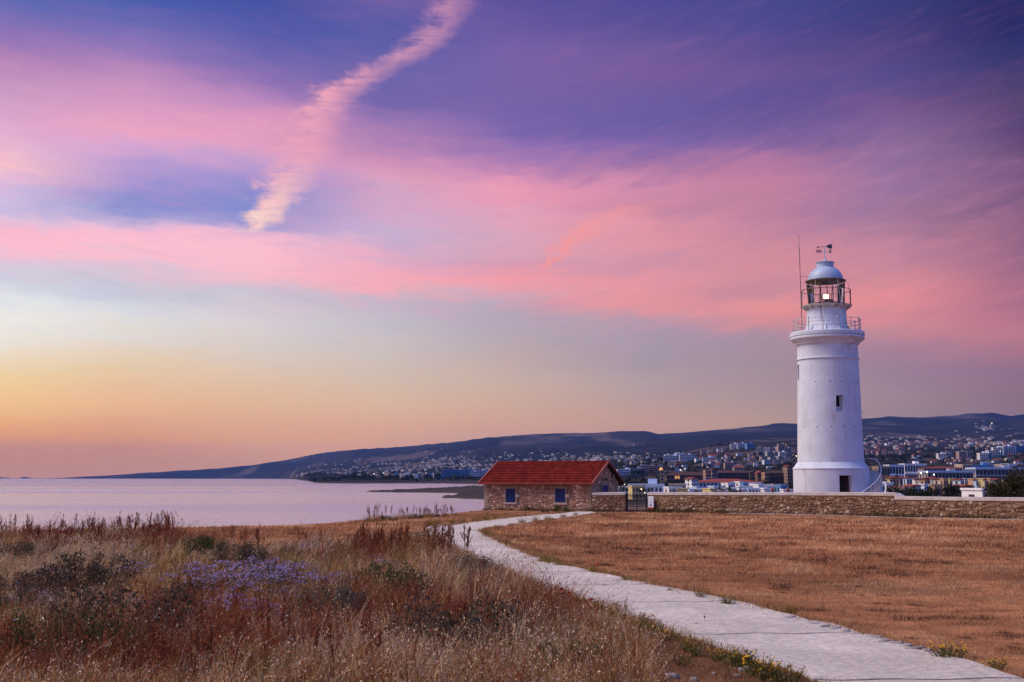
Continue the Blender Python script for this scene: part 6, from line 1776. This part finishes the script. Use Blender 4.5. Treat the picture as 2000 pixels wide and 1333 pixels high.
# seed heads of the oat grass and red dock seed, many small scales on the tips
sel = np.nonzero(((k == 1) | (k == 2) | (k == 0)) & (RNG.uniform(0, 1, n) < np.where(k == 1, .34, np.where(k == 2, .30, .06))))[0]
m_ = 5
ii = np.repeat(sel, m_); N = len(ii)
t = RNG.uniform(.62, 1.04, N)
bs = np.stack([x, y, z], -1)[ii]; P = bs + (tip[ii] - bs) * t[:, None] + RNG.normal(0, 1, (N, 3)) * np.array([.018, .018, .012])
u = RNG.normal(size=(N, 3)) * np.array([.6, .6, 1.0]); u /= np.linalg.norm(u, axis=1)[:, None]; v = np.cross(u, RNG.normal(size=(N, 3))); v /= np.linalg.norm(v, axis=1)[:, None]
s = (np.maximum(.012, y[ii] * .00058) * RNG.uniform(.7, 1.4, N))[:, None]
V_ = np.stack([P - u * s, P + v * s * .42, P + u * s, P - v * s * .42], 1).reshape(-1, 3)
cc = np.where((k[ii] == 2)[:, None], np.array((.38, .105, .045)), np.array((.90, .66, .42))) * RNG.uniform(.6, 1.2, (N, 1))
link('grass_seed', np_mesh('grass_seed', V_, quads=np.arange(len(V_)).reshape(-1, 4), col=np.repeat(cc, 4, 0), mats=(M['blade'],)), kind='stuff', label='pale and rusty seed heads on the meadow grass', cat='grass')
# --- stubble of the mown field and of the mown strip by the sea
def stubble(name, n, gen, label, hh=(.025, .08), dark=.0):
    px, row = gen(n)
    x, y, z = project_ground(px, row)
    ok = (y < 93); px, row, x, y, z = px[ok], row[ok], x[ok], y[ok], z[ok]; n = len(x)
    f1 = fbm(x / 1.5, y / 2.4, 130, 4); f2 = fbm(x / .5, y / .35, 134, 3)
    c1, c2, c3, c4 = np.array((.66, .33, .14)), np.array((.45, .195, .085)), np.array((.86, .55, .27)), np.array((.12, .06, .034))
    col = c1 + (c2 - c1) * sstep(-.15, .3, f1)[:, None]
    col = col + (c3 - col) * (sstep(.1, .45, -f1 + .3 * f2))[:, None] * .8
    col = col + (c4 - col) * (sstep(.18, .36, f2) * sstep(-.25, .15, f1))[:, None] * .95
    col = col * RNG.uniform(.5, 1.4, (n, 1)) * ((.86 + .16 * sstep(18, 45, y)) * (1 + .4 * fbm(x / 7., y / 7., 190, 3)))[:, None]
    tf = vnoise(x / .33, y / .33, 193) > .44
    h = RNG.uniform(*hh, n) * (1 + 1.3 * np.clip(f2, 0, 1)) * np.clip(y / 22., .8, 2.2) * np.where(tf, 2.1, 1.0)
    me, _ = blades(name, x, y, z, h, np.maximum(.005, y * .0005) * RNG.uniform(.7, 1.6, n), col, RNG.uniform(.2, 1.4, n), '', seg=1)
    link(name, me, kind='stuff', label=label, cat='grass')
def gen_field(n):
    px = RNG.uniform(930, 2420, n); row = 1003 + 345 * RNG.uniform(0, 1, n) ** 1.25
    ok = px > path_right_px(row) + RNG.normal(2, 4, n)
    ok &= ~((row < 1043) & (px < np.interp(row, [1003, 1007, 1012, 1018, 1023, 1030, 1036, 1043], [1165, 1140, 1095, 1050, 1020, 975, 952, 945])))
    return px[ok], row[ok]
stubble('field_stubble', 390000, gen_field, 'short orange-brown stubble of the mown field')
def gen_strip(n):
    px = RNG.uniform(-80, 1150, n); row = 1003 + 70 * RNG.uniform(0, 1, n)
    ok = (row > land_row(px) + 1) & (row < weed_row(px) + 6)
    ok &= ~((row > np.interp(px, [835, 838, 858, 905, 955, 1010, 1060, 1105, 1150], [1046, 1038, 1031.5, 1025.5, 1019, 1012.5, 1007.5, 1003.5, 1001])) & (px > 836))
    ok &= ~((px > 740) & (px < 850) & (row > 1041) & (row < 1053)) 
    return px[ok], row[ok]
stubble('strip_stubble', 80000, gen_strip, 'short brown stubble of the mown strip by the sea')

# --- grass hanging over both edges of the path
def fringe(name, P, Q, n, label, hh, cols, inn=0.0):
    t = RNG.uniform(1.2, len(P) - 1.02, n) if True else None
    t = 1.2 + (len(P) - 2.3) * RNG.uniform(0, 1, n) ** 1.3
    A_ = np.array([tuple(crv(P, a)) for a in t]); B_ = np.array([tuple(crv(Q, a)) for a in t])
    o_ = A_ - B_; o_[:, 2] = 0; o_ /= np.linalg.norm(o_, axis=1)[:, None]
    off = RNG.normal(.04, .09, n) + .10 * fbm(t * 6, t * 0, 170, 2) - inn * RNG.uniform(0, 1, n) ** 2 * 1.6
    p = A_ + o_ * off[:, None]; x, y = p[:, 0], p[:, 1]; z = plateau(x, y) + (.03 if inn else 0.0)
    c_ = np.array(cols)[RNG.integers(0, len(cols), n)] * RNG.uniform(.55, 1.3, (n, 1))
    h = RNG.uniform(*hh, n) * (1 + 1.2 * fbm(t * 4, t * 0 + 3, 175, 3))
    me, _ = blades(name, x, y, z, np.maximum(h, .03), np.maximum(.004, y * .0004), c_, RNG.uniform(.2, 1.0, n) + (1.6 if inn else 0.0), '')
    link(name, me, kind='stuff', label=label, cat='grass')
fringe('path_fringe', RP, LP, 15000, 'dry grass fringe on the field side of the path', (.04, .15), [(.5, .25, .11), (.6, .36, .18), (.36, .14, .06), (.42, .26, .09)])
fringe('straw_litter', RP, LP, 5000, 'loose straw blown onto the field side of the path', (.02, .05), [(.55, .33, .16), (.45, .24, .11), (.3, .16, .08)], .28)
fringe('path_fringe', LP, RP, 15000, 'dry and green grass fringe on the meadow side of the path', (.04, .15), [(.5, .25, .11), (.2, .17, .05), (.36, .14, .06), (.3, .22, .07)])
# low dry growth on the bare ground between tall meadow and path
n = 40000
px = RNG.uniform(1000, 1620, n); row = RNG.uniform(1150, 1400, n)
ok = (px < path_left_px(row) - 2) & (px > path_left_px(row) - 330); px, row = px[ok], row[ok]
x, y, z = project_ground(px, row); n = len(x); f = fbm(x / .5, y / .5, 180, 3)
c_ = np.array([(.40, .19, .09), (.28, .11, .05), (.5, .32, .17), (.16, .14, .045), (.11, .07, .04)])[RNG.integers(0, 5, n)] * RNG.uniform(.5, 1.3, (n, 1))
me, _ = blades('low_grass', x, y, z, RNG.uniform(.03, .11, n) * (1 + 1.2 * f), np.full(n, .006), c_, RNG.uniform(.2, 1.3, n), '', seg=1)
link('low_grass', me, kind='stuff', label='short patchy dry grass between tall meadow and path', cat='grass')

# ------------------------------------------------------------------ single plants
def put(name, me, px, row, s, label, cat, group, rot=None, sz=None, sink=.0):
    p = near_pt(px, row)
    o = bpy.data.objects.new(name, me); COL.objects.link(o)
    o.location = (p.x, p.y, p.z - sink); o.scale = (s, s, sz or s); o.rotation_euler = (0, 0, random.uniform(0, 6.28) if rot is None else rot)
    tag(o, label, cat, group)
    return o
class LM:
    """stems and flat leaf faces with their own colours"""
    def __init__(self): self.v, self.q, self.c = [], [], []
    def stem(self, a, b, r, col, mid=None):
        a, b = Vector(a), Vector(b); pts = [a, b] if mid is None else [a, Vector(mid), b]
        for (p, q_) in zip(pts[:-1], pts[1:]):
            d = (q_ - p).normalized(); u = d.orthogonal().normalized() * r; w_ = d.cross(u).normalized() * r
            for sd in (u, w_):
                k = len(self.v); self.v += [tuple(p - sd), tuple(p + sd), tuple(q_ + sd * .7), tuple(q_ - sd * .7)]; self.q.append((k, k + 1, k + 2, k + 3)); self.c += [col] * 4
    def leaf(self, p, u, v, col):
        k = len(self.v); p, u, v = Vector(p), Vector(u), Vector(v)
        self.v += [tuple(p - u), tuple(p + v), tuple(p + u), tuple(p - v)]; self.q.append((k, k + 1, k + 2, k + 3)); self.c += [col] * 4
    def mesh(self, name): return np_mesh(name, self.v, quads=self.q, col=np.array(self.c), mats=(M['blade'],))
def rv(s=1.0): return Vector((random.uniform(-1, 1), random.uniform(-1, 1), random.uniform(-1, 1))) * s
def jc(c_, a=.25):
    f = random.uniform(1 - a, 1 + a); return tuple(v * f for v in c_)
def dock_mesh(seed, dense=1.0):
    random.seed(seed); L = LM()
    for st in range(random.randint(2, 4)):
        a = random.uniform(0, 6.28); ln = random.uniform(.02, .16)
        top = Vector((math.cos(a) * ln, math.sin(a) * ln, random.uniform(.75, 1.0))); b0 = Vector((random.uniform(-.04, .04), random.uniform(-.04, .04), -.03))
        mid = (b0 + top) * .5 + rv(.03)
        L.stem(b0, top, .009, jc((.20, .06, .03)), mid)
        for br in range(random.randint(4, 7)):
            t = random.uniform(.42, .92); p = b0.lerp(top, t); aa = random.uniform(0, 6.28); l2 = random.uniform(.12, .28) * (1.15 - t)
            e_ = p + Vector((math.cos(aa) * l2 * .7, math.sin(aa) * l2 * .7, l2 * 1.25))
            L.stem(p, e_, .006, jc((.23, .07, .034)))
            for s in range(int(9 * dense)):
                q_ = p.lerp(e_, random.uniform(.25, 1.05)) + rv(.014); u = rv(); u.normalize(); v = u.cross(rv()); v.normalize()
                L.leaf(q_, u * random.uniform(.012, .022), v * .012, jc((.34, .10, .042), .4))
        for s in range(int(12 * dense)):
            q_ = b0.lerp(top, random.uniform(.7, 1.03)) + rv(.014); u = rv(); u.normalize(); v = u.cross(rv()); v.normalize()
            L.leaf(q_, u * random.uniform(.012, .021), v * .012, jc((.32, .09, .038), .4))
    return L.mesh('dock_stalk')
DOCK = [dock_mesh(200 + i) for i in range(7)]
BARE = [dock_mesh(230 + i, .3) for i in range(3)]
def statice_mesh(seed):
    random.seed(seed); L = LM()
    for st in range(34):
        a = random.uniform(0, 6.28); r_ = random.uniform(0, 1) ** .6 * .5
        top = Vector((math.cos(a) * r_, math.sin(a) * r_, .46 - .34 * r_ + random.uniform(-.05, .05)))
        L.stem((top.x * .06, top.y * .06, -.02), top, .004, jc((.12, .11, .05)), (top.x * .6, top.y * .6, top.z * .6))
        for s in range(9):
            q_ = top + Vector((random.gauss(0, .045), random.gauss(0, .045), random.gauss(0, .012)))
            t_ = random.uniform(0, 6.28); u = Vector((math.cos(t_), math.sin(t_), random.uniform(-.3, .3))); v = Vector((-math.sin(t_), math.cos(t_), random.uniform(-.5, .5)))
            L.leaf(q_, u * random.uniform(.016, .028), v * random.uniform(.010, .017), jc(random.choice(((.29, .21, .43), (.38, .29, .52), (.22, .15, .34), (.47, .39, .58))), .25))
    for s in range(90):
        a = random.uniform(0, 6.28); r_ = random.uniform(.05, .4); p = Vector((math.cos(a) * r_, math.sin(a) * r_, random.uniform(0, .18)))
        L.leaf(p, rv(.03), rv(.02), jc((.10, .10, .035)))
    return L.mesh('sea_lavender')
STAT = [statice_mesh(300 + i) for i in range(5)]
def shrub_mesh(seed, cols, n=5200, size=.015):
    # fine twigs and small leaves standing out of low domes
    return leaf_mesh('shrub', n, lumps(34, .55, .16, .12, .12, seed), size, cols, seed)
SHRUB_D = [shrub_mesh(400 + i, [(.12, .095, .06), (.075, .075, .04), (.17, .10, .06), (.08, .07, .045), (.25, .13, .07)]) for i in range(3)]
SHRUB_G = [shrub_mesh(410 + i, [(.09, .10, .03), (.12, .12, .035), (.07, .075, .025)]) for i in range(2)]
SHRUB_GY = [shrub_mesh(420 + i, [(.16, .145, .10), (.11, .105, .065), (.20, .17, .12)]) for i in range(2)]
def daisy_mesh(seed, nf, tall=.30):
    random.seed(seed); L = LM()
    for st in range(44):
        a = random.uniform(0, 6.28); r_ = random.uniform(0, 1) ** .6 * .36; h = tall * random.uniform(.5, 1.0)
        top = Vector((math.cos(a) * r_, math.sin(a) * r_, h)); L.stem((top.x * .4, top.y * .4, -.02), top, .004, jc((.10, .12, .03)))
        for s in range(5): L.leaf(Vector((top.x, top.y, 0)) * random.uniform(.4, 1) + Vector((0, 0, h * random.uniform(.1, .95))) + rv(.02), rv(.028), rv(.014), jc(random.choice(((.13, .14, .035), (.30, .19, .06), (.16, .15, .04))), .4))
        if st < nf:
            n_ = Vector((random.uniform(-.5, .5), random.uniform(-.9, .1), .8)).normalized(); u = n_.orthogonal().normalized(); v = n_.cross(u)
            for k_ in range(2):
                cs_, sn = math.cos(k_ * .78), math.sin(k_ * .78)
                L.leaf(top + n_ * .004 * k_, (u * cs_ + v * sn) * .020, (v * cs_ - u * sn) * .020, jc((.78, .42, .015), .2))
    return L.mesh('yellow_daisy')
DAISY = [daisy_mesh(500 + i, 26) for i in range(3)]; DAISY_FEW = [daisy_mesh(510 + i, 6) for i in range(2)]
def tuft_mesh(seed, cols, n=130, h=.3):
    rng = np.random.default_rng(seed); a = rng.uniform(0, 6.28, n); r_ = rng.uniform(0, .16, n)
    x, y = np.cos(a) * r_, np.sin(a) * r_
    hh = h * rng.uniform(.5, 1.1, n); ln = rng.uniform(.1, .7, n)
    b = np.stack([x, y, np.full(n, -.02)], -1); tip = b + np.stack([np.cos(a) * ln * hh, np.sin(a) * ln * hh, hh], -1); sd = np.stack([-np.sin(a), np.cos(a), 0 * a], -1) * .005
    V_ = np.stack([b - sd, b + sd, tip], 1).reshape(-1, 3); c_ = np.repeat(np.array(cols)[rng.integers(0, len(cols), n)] * rng.uniform(.6, 1.3, (n, 1)), 3, 0)
    return np_mesh('grass_tuft', V_, tris=np.arange(3 * n).reshape(-1, 3), col=c_, mats=(M['blade'],))
TUFT = [tuft_mesh(600 + i, [(.42, .2, .08), (.3, .12, .05), (.5, .3, .13)]) for i in range(3)]
TUFT_G = [tuft_mesh(610 + i, [(.2, .17, .04), (.32, .25, .05), (.12, .11, .03), (.4, .22, .06)]) for i in range(3)]
random.seed(77)
# dock stalks: stands one can pick out
stands = (('dry red-brown dock stalk in the stand along the sea edge', 0, 340, 1030, 1062, 58, .78), ('dry red-brown dock stalk in the stand beside the path bend', 690, 890, 1066, 1100, 52, .72),
          ('dry dock stalk standing in the pale mown strip by the sea', 380, 640, 1062, 1078, 12, .62), ('red-brown dock stalk in the broad rusty patch of the meadow', 300, 1000, 1190, 1290, 62, .52), ('rusty dock stalk at the lower edge of the meadow', -20, 1050, 1290, 1360, 44, .5))
for lb, a, b, r0, r1, cnt, s in stands:
    for i in range(cnt):
        px, r = random.uniform(a, b), random.uniform(r0, r1)
        if a == 0: r = land_row(px) + random.uniform(2, 26)
        put('dock_stalk', random.choice(DOCK), px, r, s * random.uniform(.7, 1.15), lb, 'plant', lb.split(' in ')[-1].split(' at ')[-1])
for px, r, s, lb in ((865, 1092, .95, 'tall bare branching dock stalk leaning over the path edge'), (912, 1100, 1.0, 'tallest bare dock stalk standing against the pale path'), (300, 1046, .8, 'bare thin stalk rising above the sea edge'), (340, 1040, .8, 'bare forked stalk at the end of the sea edge stand'), (455, 1076, .75, 'bare branching stalk on the mown strip'), (1222, 1205, .28, 'single dry stalk standing at the path edge')):
    put('dock_stalk', random.choice(BARE if s < .9 else DOCK[:3]), px, r, s, lb, 'plant', 'bare dock stalks')
# sea lavender
LV = ((385, 1165, 1.0), (425, 1158, 1.05), (455, 1172, .9), (405, 1180, .8), (495, 1140, .9), (530, 1150, 1.0), (560, 1155, .9), (575, 1142, .85), (545, 1170, .8), (505, 1165, .8), (475, 1185, .7), (610, 1165, .7), (650, 1160, .7), (680, 1163, .6), (440, 1222, .75), (470, 1232, .8), (410, 1235, .75), (500, 1215, .6), (550, 1192, .6), (100, 1145, .6), (120, 1152, .5), (45, 1175, .6), (55, 1185, .5), (85, 1205, .55), (180, 1210, .5), (260, 1205, .55), (300, 1208, .5), (270, 1128, .6), (250, 1132, .5), (10, 1205, .5), (590, 1085, .55), (620, 1083, .5), (560, 1090, .5), (735, 1110, .55), (745, 1118, .5), (715, 1122, .45), (915, 1115, .6), (935, 1125, .55), (905, 1128, .5), (1135, 1228, .35), (1160, 1240, .3), (515, 1225, .55), (530, 1240, .5))
for i, (px, r, s) in enumerate(LV):
    if i < 4: lb = 'purple sea lavender clump in the dense mound west of the twin'
    elif i < 11: lb = 'purple sea lavender clump in the dense mound at mid meadow'
    elif i < 14: lb = 'purple sea lavender trailing off from the mid meadow mound'
    elif i < 19 or i > 40: lb = 'purple sea lavender sprays in the rusty grass below the mounds'
    elif i < 30: lb = 'small purple sea lavender by the dark shrubs'
    elif i < 36: lb = 'faint purple sea lavender in the pale grass strip'
    else: lb = 'small purple sea lavender close to the path edge'
    put('sea_lavender', STAT[i % 5], px, r, s * 1.08, lb.replace('west of the twin', 'next to the gold grass'), 'flower', 'sea lavender clumps')
# shrubs
for px, r, s, k_, lb in ((165, 1158, 1.15, SHRUB_D[0], 'broad dark dome-shaped shrub among gold grass'), (55, 1098, .9, SHRUB_D[1], 'dark low shrub under the sea edge stalks'), (395, 1088, .9, SHRUB_G[0], 'bright green pointed shrub at the rim of the mown strip'), (470, 1114, .95, SHRUB_D[2], 'dark green-black shrub just above the lavender mounds'),
                       (755, 1172, 1.0, SHRUB_G[1], 'olive green shrub in the middle of the pale grass'), (250, 1268, 1.2, SHRUB_D[0], 'large dark shrub low in the meadow'), (915, 1290, 1.1, SHRUB_D[1], 'dark tangled shrub near the meadow corner'), (45, 1178, .8, SHRUB_D[2], 'small dark shrub at the meadow margin'), (10, 1205, .8, SHRUB_D[1], 'dark shrub cut by the picture margin'), (900, 1128, .75, SHRUB_GY[0], 'grey-green shrub beside the path, upper one'),
                       (925, 1140, .85, SHRUB_GY[1], 'grey-green shrub beside the path, lower one'), (655, 1215, .8, SHRUB_GY[0], 'grey shrub half sunk in rusty grass'), (150, 1225, .8, SHRUB_GY[1], 'grey-green bush between lavender sprays'), (560, 1092, .55, SHRUB_GY[1], 'tiny grey shrub in the pale strip'), (490, 1092, .6, SHRUB_D[0], 'small brown shrub on the mown rim'), (120, 1300, .9, SHRUB_G[1], 'dark green shrub at the bottom of the meadow'), (560, 1190, .6, SHRUB_D[2], 'dark tuft-like shrub below the lavender'), (985, 1165, .6, SHRUB_D[0], 'brownish shrub at the path rim of the meadow'),
                       (365, 1188, .7, SHRUB_D[1], 'dark shrub under the first lavender mound'), (205, 1110, .6, SHRUB_D[2], 'small black-green shrub behind the dome-shaped one'), (1130, 1330, .6, SHRUB_G[0], 'green shrub low beside the stony ground')):
    put('shrub', k_, px, r, s * 1.25, lb, 'shrub', 'shrubs of the meadow', sz=s * 1.75, sink=.03)
# growth on the cliff edge left of the shed
for i, (px, r, s) in enumerate(((720, 1020, .95), (735, 1019, 1.0), (752, 1018, 1.0), (772, 1017, .95), (790, 1015.5, 1.05), (808, 1014, 1.05), (825, 1012.5, .9), (848, 1010.5, .9), (868, 1009, .8), (890, 1008, .6), (835, 1011, 1.0))):
    put('shrub', (SHRUB_G[i % 2] if i in (2, 5, 7) else TUFT_G[i % 3] if i % 3 == 0 else TUFT[i % 3]), px, r, s * (.9 if i in (2, 5, 7) else 1.7), 'rusty and green growth on the cliff edge seaward of the shed, ' + ordw(10 - i if i < 10 else 3) + ' from it', 'shrub', 'growth on the cliff edge', sink=.02).name = 'cliff_shrub'
for i in range(34):
    px = random.uniform(712, 885); put('dock_stalk', random.choice(DOCK), px, np.interp(px, [716, 880], [1018.5, 1008]) + random.uniform(-1.5, 1), random.uniform(.5, .95), 'dry stalk on the cliff edge seaward of the shed', 'plant', 'cliff edge stalks')
# daisies beside the path
DP = [(1030, 1140, .5, 0), (1058, 1152, .5, 0), (1095, 1168, .6, 0), (1130, 1182, .75, 1), (1160, 1195, .7, 0), (1190, 1207, .75, 0), (1215, 1215, .6, 0), (1250, 1232, 1.0, 1), (1265, 1240, 1.0, 1), (1280, 1244, .8, 1), (1305, 1252, .7, 1), (1345, 1272, .7, 1), (1365, 1282, .6, 0), (1400, 1290, .6, 1), (1435, 1300, .9, 1), (1450, 1304, .85, 1), (1490, 1322, 1.0, 1), (1505, 1330, .9, 1), (1540, 1338, .9, 1), (1290, 1305, .6, 0), (1010, 1320, .7, 1), (1060, 1300, .6, 0), (1180, 1240, .4, 0), (1330, 1300, .55, 0)]
for i, (px, r, s, f) in enumerate(DP):
    put('yellow_daisy', (DAISY if f else DAISY_FEW)[i % (3 if f else 2)], px, r, s * .62, f"{'yellow flowering' if f else 'green leafy'} daisy plant on the meadow side of the path, {ordw(i)} from the bend" if i < 19 else f"{'yellow flowering' if f else 'green leafy'} daisy plant set back in the meadow, {ordw(i - 19)} listed by distance from the path", 'flower', 'daisies on the meadow side of the path')
DR = [(950, 1047, .8, 0, 2), (965, 1052, .7, 0, 2), (990, 1064, .6, 0, 2), (1062, 1099, .7, 1, 2), (1075, 1101, .7, 1, 2), (1090, 1106, .5, 1, 2), (1160, 1120, .6, 0, 2), (1222, 1137, .6, 0, 0), (1310, 1157, .4, 0, 0), (1372, 1170, .7, 1, 1), (1424, 1183, .85, 0, 1), (1852, 1288, .95, 1, 1), (1944, 1308, .6, 1, 1), (1540, 1200, .5, 0, 2)]
for i, (px, r, s, f, kd) in enumerate(DR):
    me = TUFT_G[i % 3] if kd == 2 else (DAISY if f else DAISY_FEW)[i % (3 if f else 2)]
    put('yellow_daisy' if kd != 2 else 'grass_tuft', me, px, r, s * (1.3 if kd == 2 else .62), f"{'green grass tuft' if kd == 2 else 'flowering daisy plant'} on the field side of the path, {ordw(i)} from the bend", 'flower' if kd != 2 else 'grass', 'plants on the field side of the path')
for i, (px, r, s) in enumerate(((843, 1029, 1.5), (856, 1028, 1.3), (885, 1025, 1.2), (905, 1022.5, 1.2), (930, 1019.5, 1.3), (950, 1017.5, 1.4), (970, 1015.5, 1.4), (795, 1054, 1.2), (815, 1055, 1.4), (832, 1055, 1.4), (845, 1055, 1.2), (1020, 1023.5, 1.3), (1045, 1020, 1.3), (1070, 1016.5, 1.1), (1100, 1011.5, 1.1), (1125, 1008, 1.0))):
    put('grass_tuft', TUFT_G[i % 3], px, r, s, f'olive green grass tuft edging the path bend, {ordw(i)} along', 'grass', 'green tufts round the bend')
# poppies
M['poppy'] = mat_var('poppy_petal', (.55, .012, .008), (.42, .01, .008), 8, .6)
def poppy_mesh():
    mb = MB(); mb.tube([(0, 0, -.02), (.01, 0, .2)], .004, 4)
    me_f = MB().lathe([(.004, .2), (.028, .205), (.034, .235)], 8, False)
    mb.v, mb.f = mb.v + me_f.v, mb.f + [tuple(i + len(mb.v) for i in f) for f in me_f.f]
    return mb.mesh('poppy', M['poppy'])
pm = poppy_mesh()
for i, (px, r, lb) in enumerate(((1097, 1178, 'red poppy in the meadow rim, uppermost of five'), (1112, 1186, 'red poppy in the meadow rim, second down'), (1155, 1200, 'red poppy in the meadow rim, third down'), (1163, 1222, 'red poppy in the meadow rim, fourth down'), (1166, 1122, 'red poppy on the field side of the path'))):
    put('poppy', pm, px, r, .9, lb, 'flower', 'red poppies')
# stones lying about
M['field_stone'] = mat_var('field_stone', (.36, .30, .27), (.22, .18, .16), 5, .9, .5, .03, obj_rand=.4)
for i, (px, r, L_) in enumerate(((1448, 1312, .16), (1462, 1308, .14), (1470, 1315, .12), (1268, 1278, .18), (1242, 1283, .12), (1190, 1287, .14), (1312, 1325, .20), (1440, 1322, .10), (1200, 1262, .10), (1150, 1290, .10), (1395, 1318, .08), (1240, 1255, .08), (1098, 1243, .08), (1355, 1330, .14))):
    L_ *= .7; o = flat_stone('stone', near_pt(px, r), L_, L_ * .7, L_ * .3, random.uniform(0, 3), M['field_stone'], None, label=f'weathered grey stone on the bare ground beside the path, {ordw(i)} of its scatter', cat='stone', group='stones beside the path')
# plants at the foot of shed and wall
for i, (px, r, s, k_) in enumerate(((1093, 1001, 1.0, SHRUB_G[0]), (1115, 1001, .5, SHRUB_G[1]), (1065, 1002, .45, SHRUB_D[0]), (1140, 1001, .4, SHRUB_G[1]), (1272, 1000, .7, SHRUB_G[0]), (1298, 1001, .65, SHRUB_D[1]), (1330, 1002, .6, SHRUB_G[1]), (1342, 1002, .55, SHRUB_D[2]), (1410, 1003, .5, SHRUB_D[0]), (1475, 1003, .55, SHRUB_D[1]), (1540, 1004, .45, SHRUB_D[2]), (1692, 1006.5, .5, SHRUB_D[0]), (1785, 1009, .5, SHRUB_G[1]), (1800, 1009.5, .55, SHRUB_D[1]), (1874, 1012, .6, SHRUB_D[2]), (1920, 1014, .5, SHRUB_D[0]), (1965, 1016.5, .45, SHRUB_D[1]))):
    o = put('shrub', k_, px, r - 1, s * 1.3, (f'low weedy shrub at the foot of the shed wall, {ordw(i)} counted' if i < 4 else f'low weedy shrub at the foot of the long wall, {ordw(i - 4)} from the gate'), 'shrub', 'weeds at the wall foot', sink=.03)
    if i >= 4:
        q_ = by_wall(px, .45); o.location = (q_.x, q_.y, q_.z - .03)

# dark weeds along walls and shed, added as contact darkening at their foot
n = 9000
t = RNG.uniform(0, 1, n); seg_ = RNG.uniform(0, 1, n)
A1, B1 = np.array([GA.x, GA.y]), np.array([GB.x, GB.y]); C1 = np.array([HB.x, HB.y])
S1, S2 = np.array([SR.x - SL * math.cos(th), SR.y + SL * math.sin(th)]), np.array([SR.x, SR.y]); W1_, W2_ = np.array([WA.x, WA.y]), np.array([WB.x, WB.y])
P0 = np.where((seg_ < .5)[:, None], A1, np.where((seg_ < .75)[:, None], B1, np.where((seg_ < .92)[:, None], S1, W1_)))
P1_ = np.where((seg_ < .5)[:, None], B1, np.where((seg_ < .75)[:, None], C1, np.where((seg_ < .92)[:, None], S2, W2_)))
d_ = P1_ - P0; d_ /= np.linalg.norm(d_, axis=1)[:, None]; nn_ = np.stack([d_[:, 1], -d_[:, 0]], -1)
q_ = P0 + (P1_ - P0) * t[:, None] + nn_ * (np.abs(RNG.normal(0, .16, n)) + .05)[:, None]
x, y = q_[:, 0], q_[:, 1]; f = fbm(x / 1.2, y / 1.2, 210, 3)
c_ = np.array([(.12, .10, .035), (.07, .065, .03), (.24, .15, .06), (.34, .18, .07), (.17, .15, .04)])[RNG.integers(0, 5, n)] * RNG.uniform(.5, 1.3, (n, 1))
me, _ = blades('wall_foot_shade_weeds', x, y, plateau(x, y), np.maximum(RNG.uniform(.05, .26, n) * (1 + 2.2 * f), .03), np.full(n, .035), c_, RNG.uniform(.1, .8, n), '')
link('wall_foot_shade_weeds', me, kind='stuff', label='weeds and dry grass giving contact darkening along the foot of the stone walls', cat='weeds')
# dark tufts left standing in the mown field
TUFT_D = [tuft_mesh(620 + i, [(.14, .075, .04), (.20, .10, .05), (.10, .06, .035), (.3, .15, .07)], 90, .16) for i in range(3)]
tf_ = []
for i in range(46):
    r = 1012 + 290 * random.random() ** 1.4; a_ = float(path_right_px(np.array(r))) + 30
    if r < 1043: a_ = 1180
    px = random.uniform(min(a_, 1950), 2000); tf_.append((px, r))
tf_.sort(key=lambda v_: (v_[0] - 1241) ** 2 + (v_[1] - 1000) ** 2 * 9)
for i, (px, r) in enumerate(tf_):
    sc_ = random.uniform(.4, .9) * (1.0 if r < 1120 else .6); put('grass_tuft', TUFT_D[i % 3], px, r, sc_ * 1.3, f'low dark tuft left standing in the mown field, {ordw(i)} from the gate', 'grass', 'dark tufts in the mown field', sz=sc_ * .6)

# ------------------------------------------------------------------ evening haze over the bay
hz = bpy.data.materials.new('evening_haze'); hz.use_nodes = True
hz.node_tree.nodes.clear()
hv = hz.node_tree.nodes.new('ShaderNodeVolumePrincipled')
hv.inputs['Color'].default_value = (.16, .36, 1.0, 1)
hv.inputs['Density'].default_value = HAZE
hv.inputs['Anisotropy'].default_value = 0.0
ho = hz.node_tree.nodes.new('ShaderNodeOutputMaterial')
hz.node_tree.links.new(hv.outputs[0], ho.inputs['Volume'])
MB().box(-20500, 20500, -2500, 20500, -3, 520).build('haze', hz, kind='stuff', label='thin blue evening haze lying over bay and hills', cat='haze')
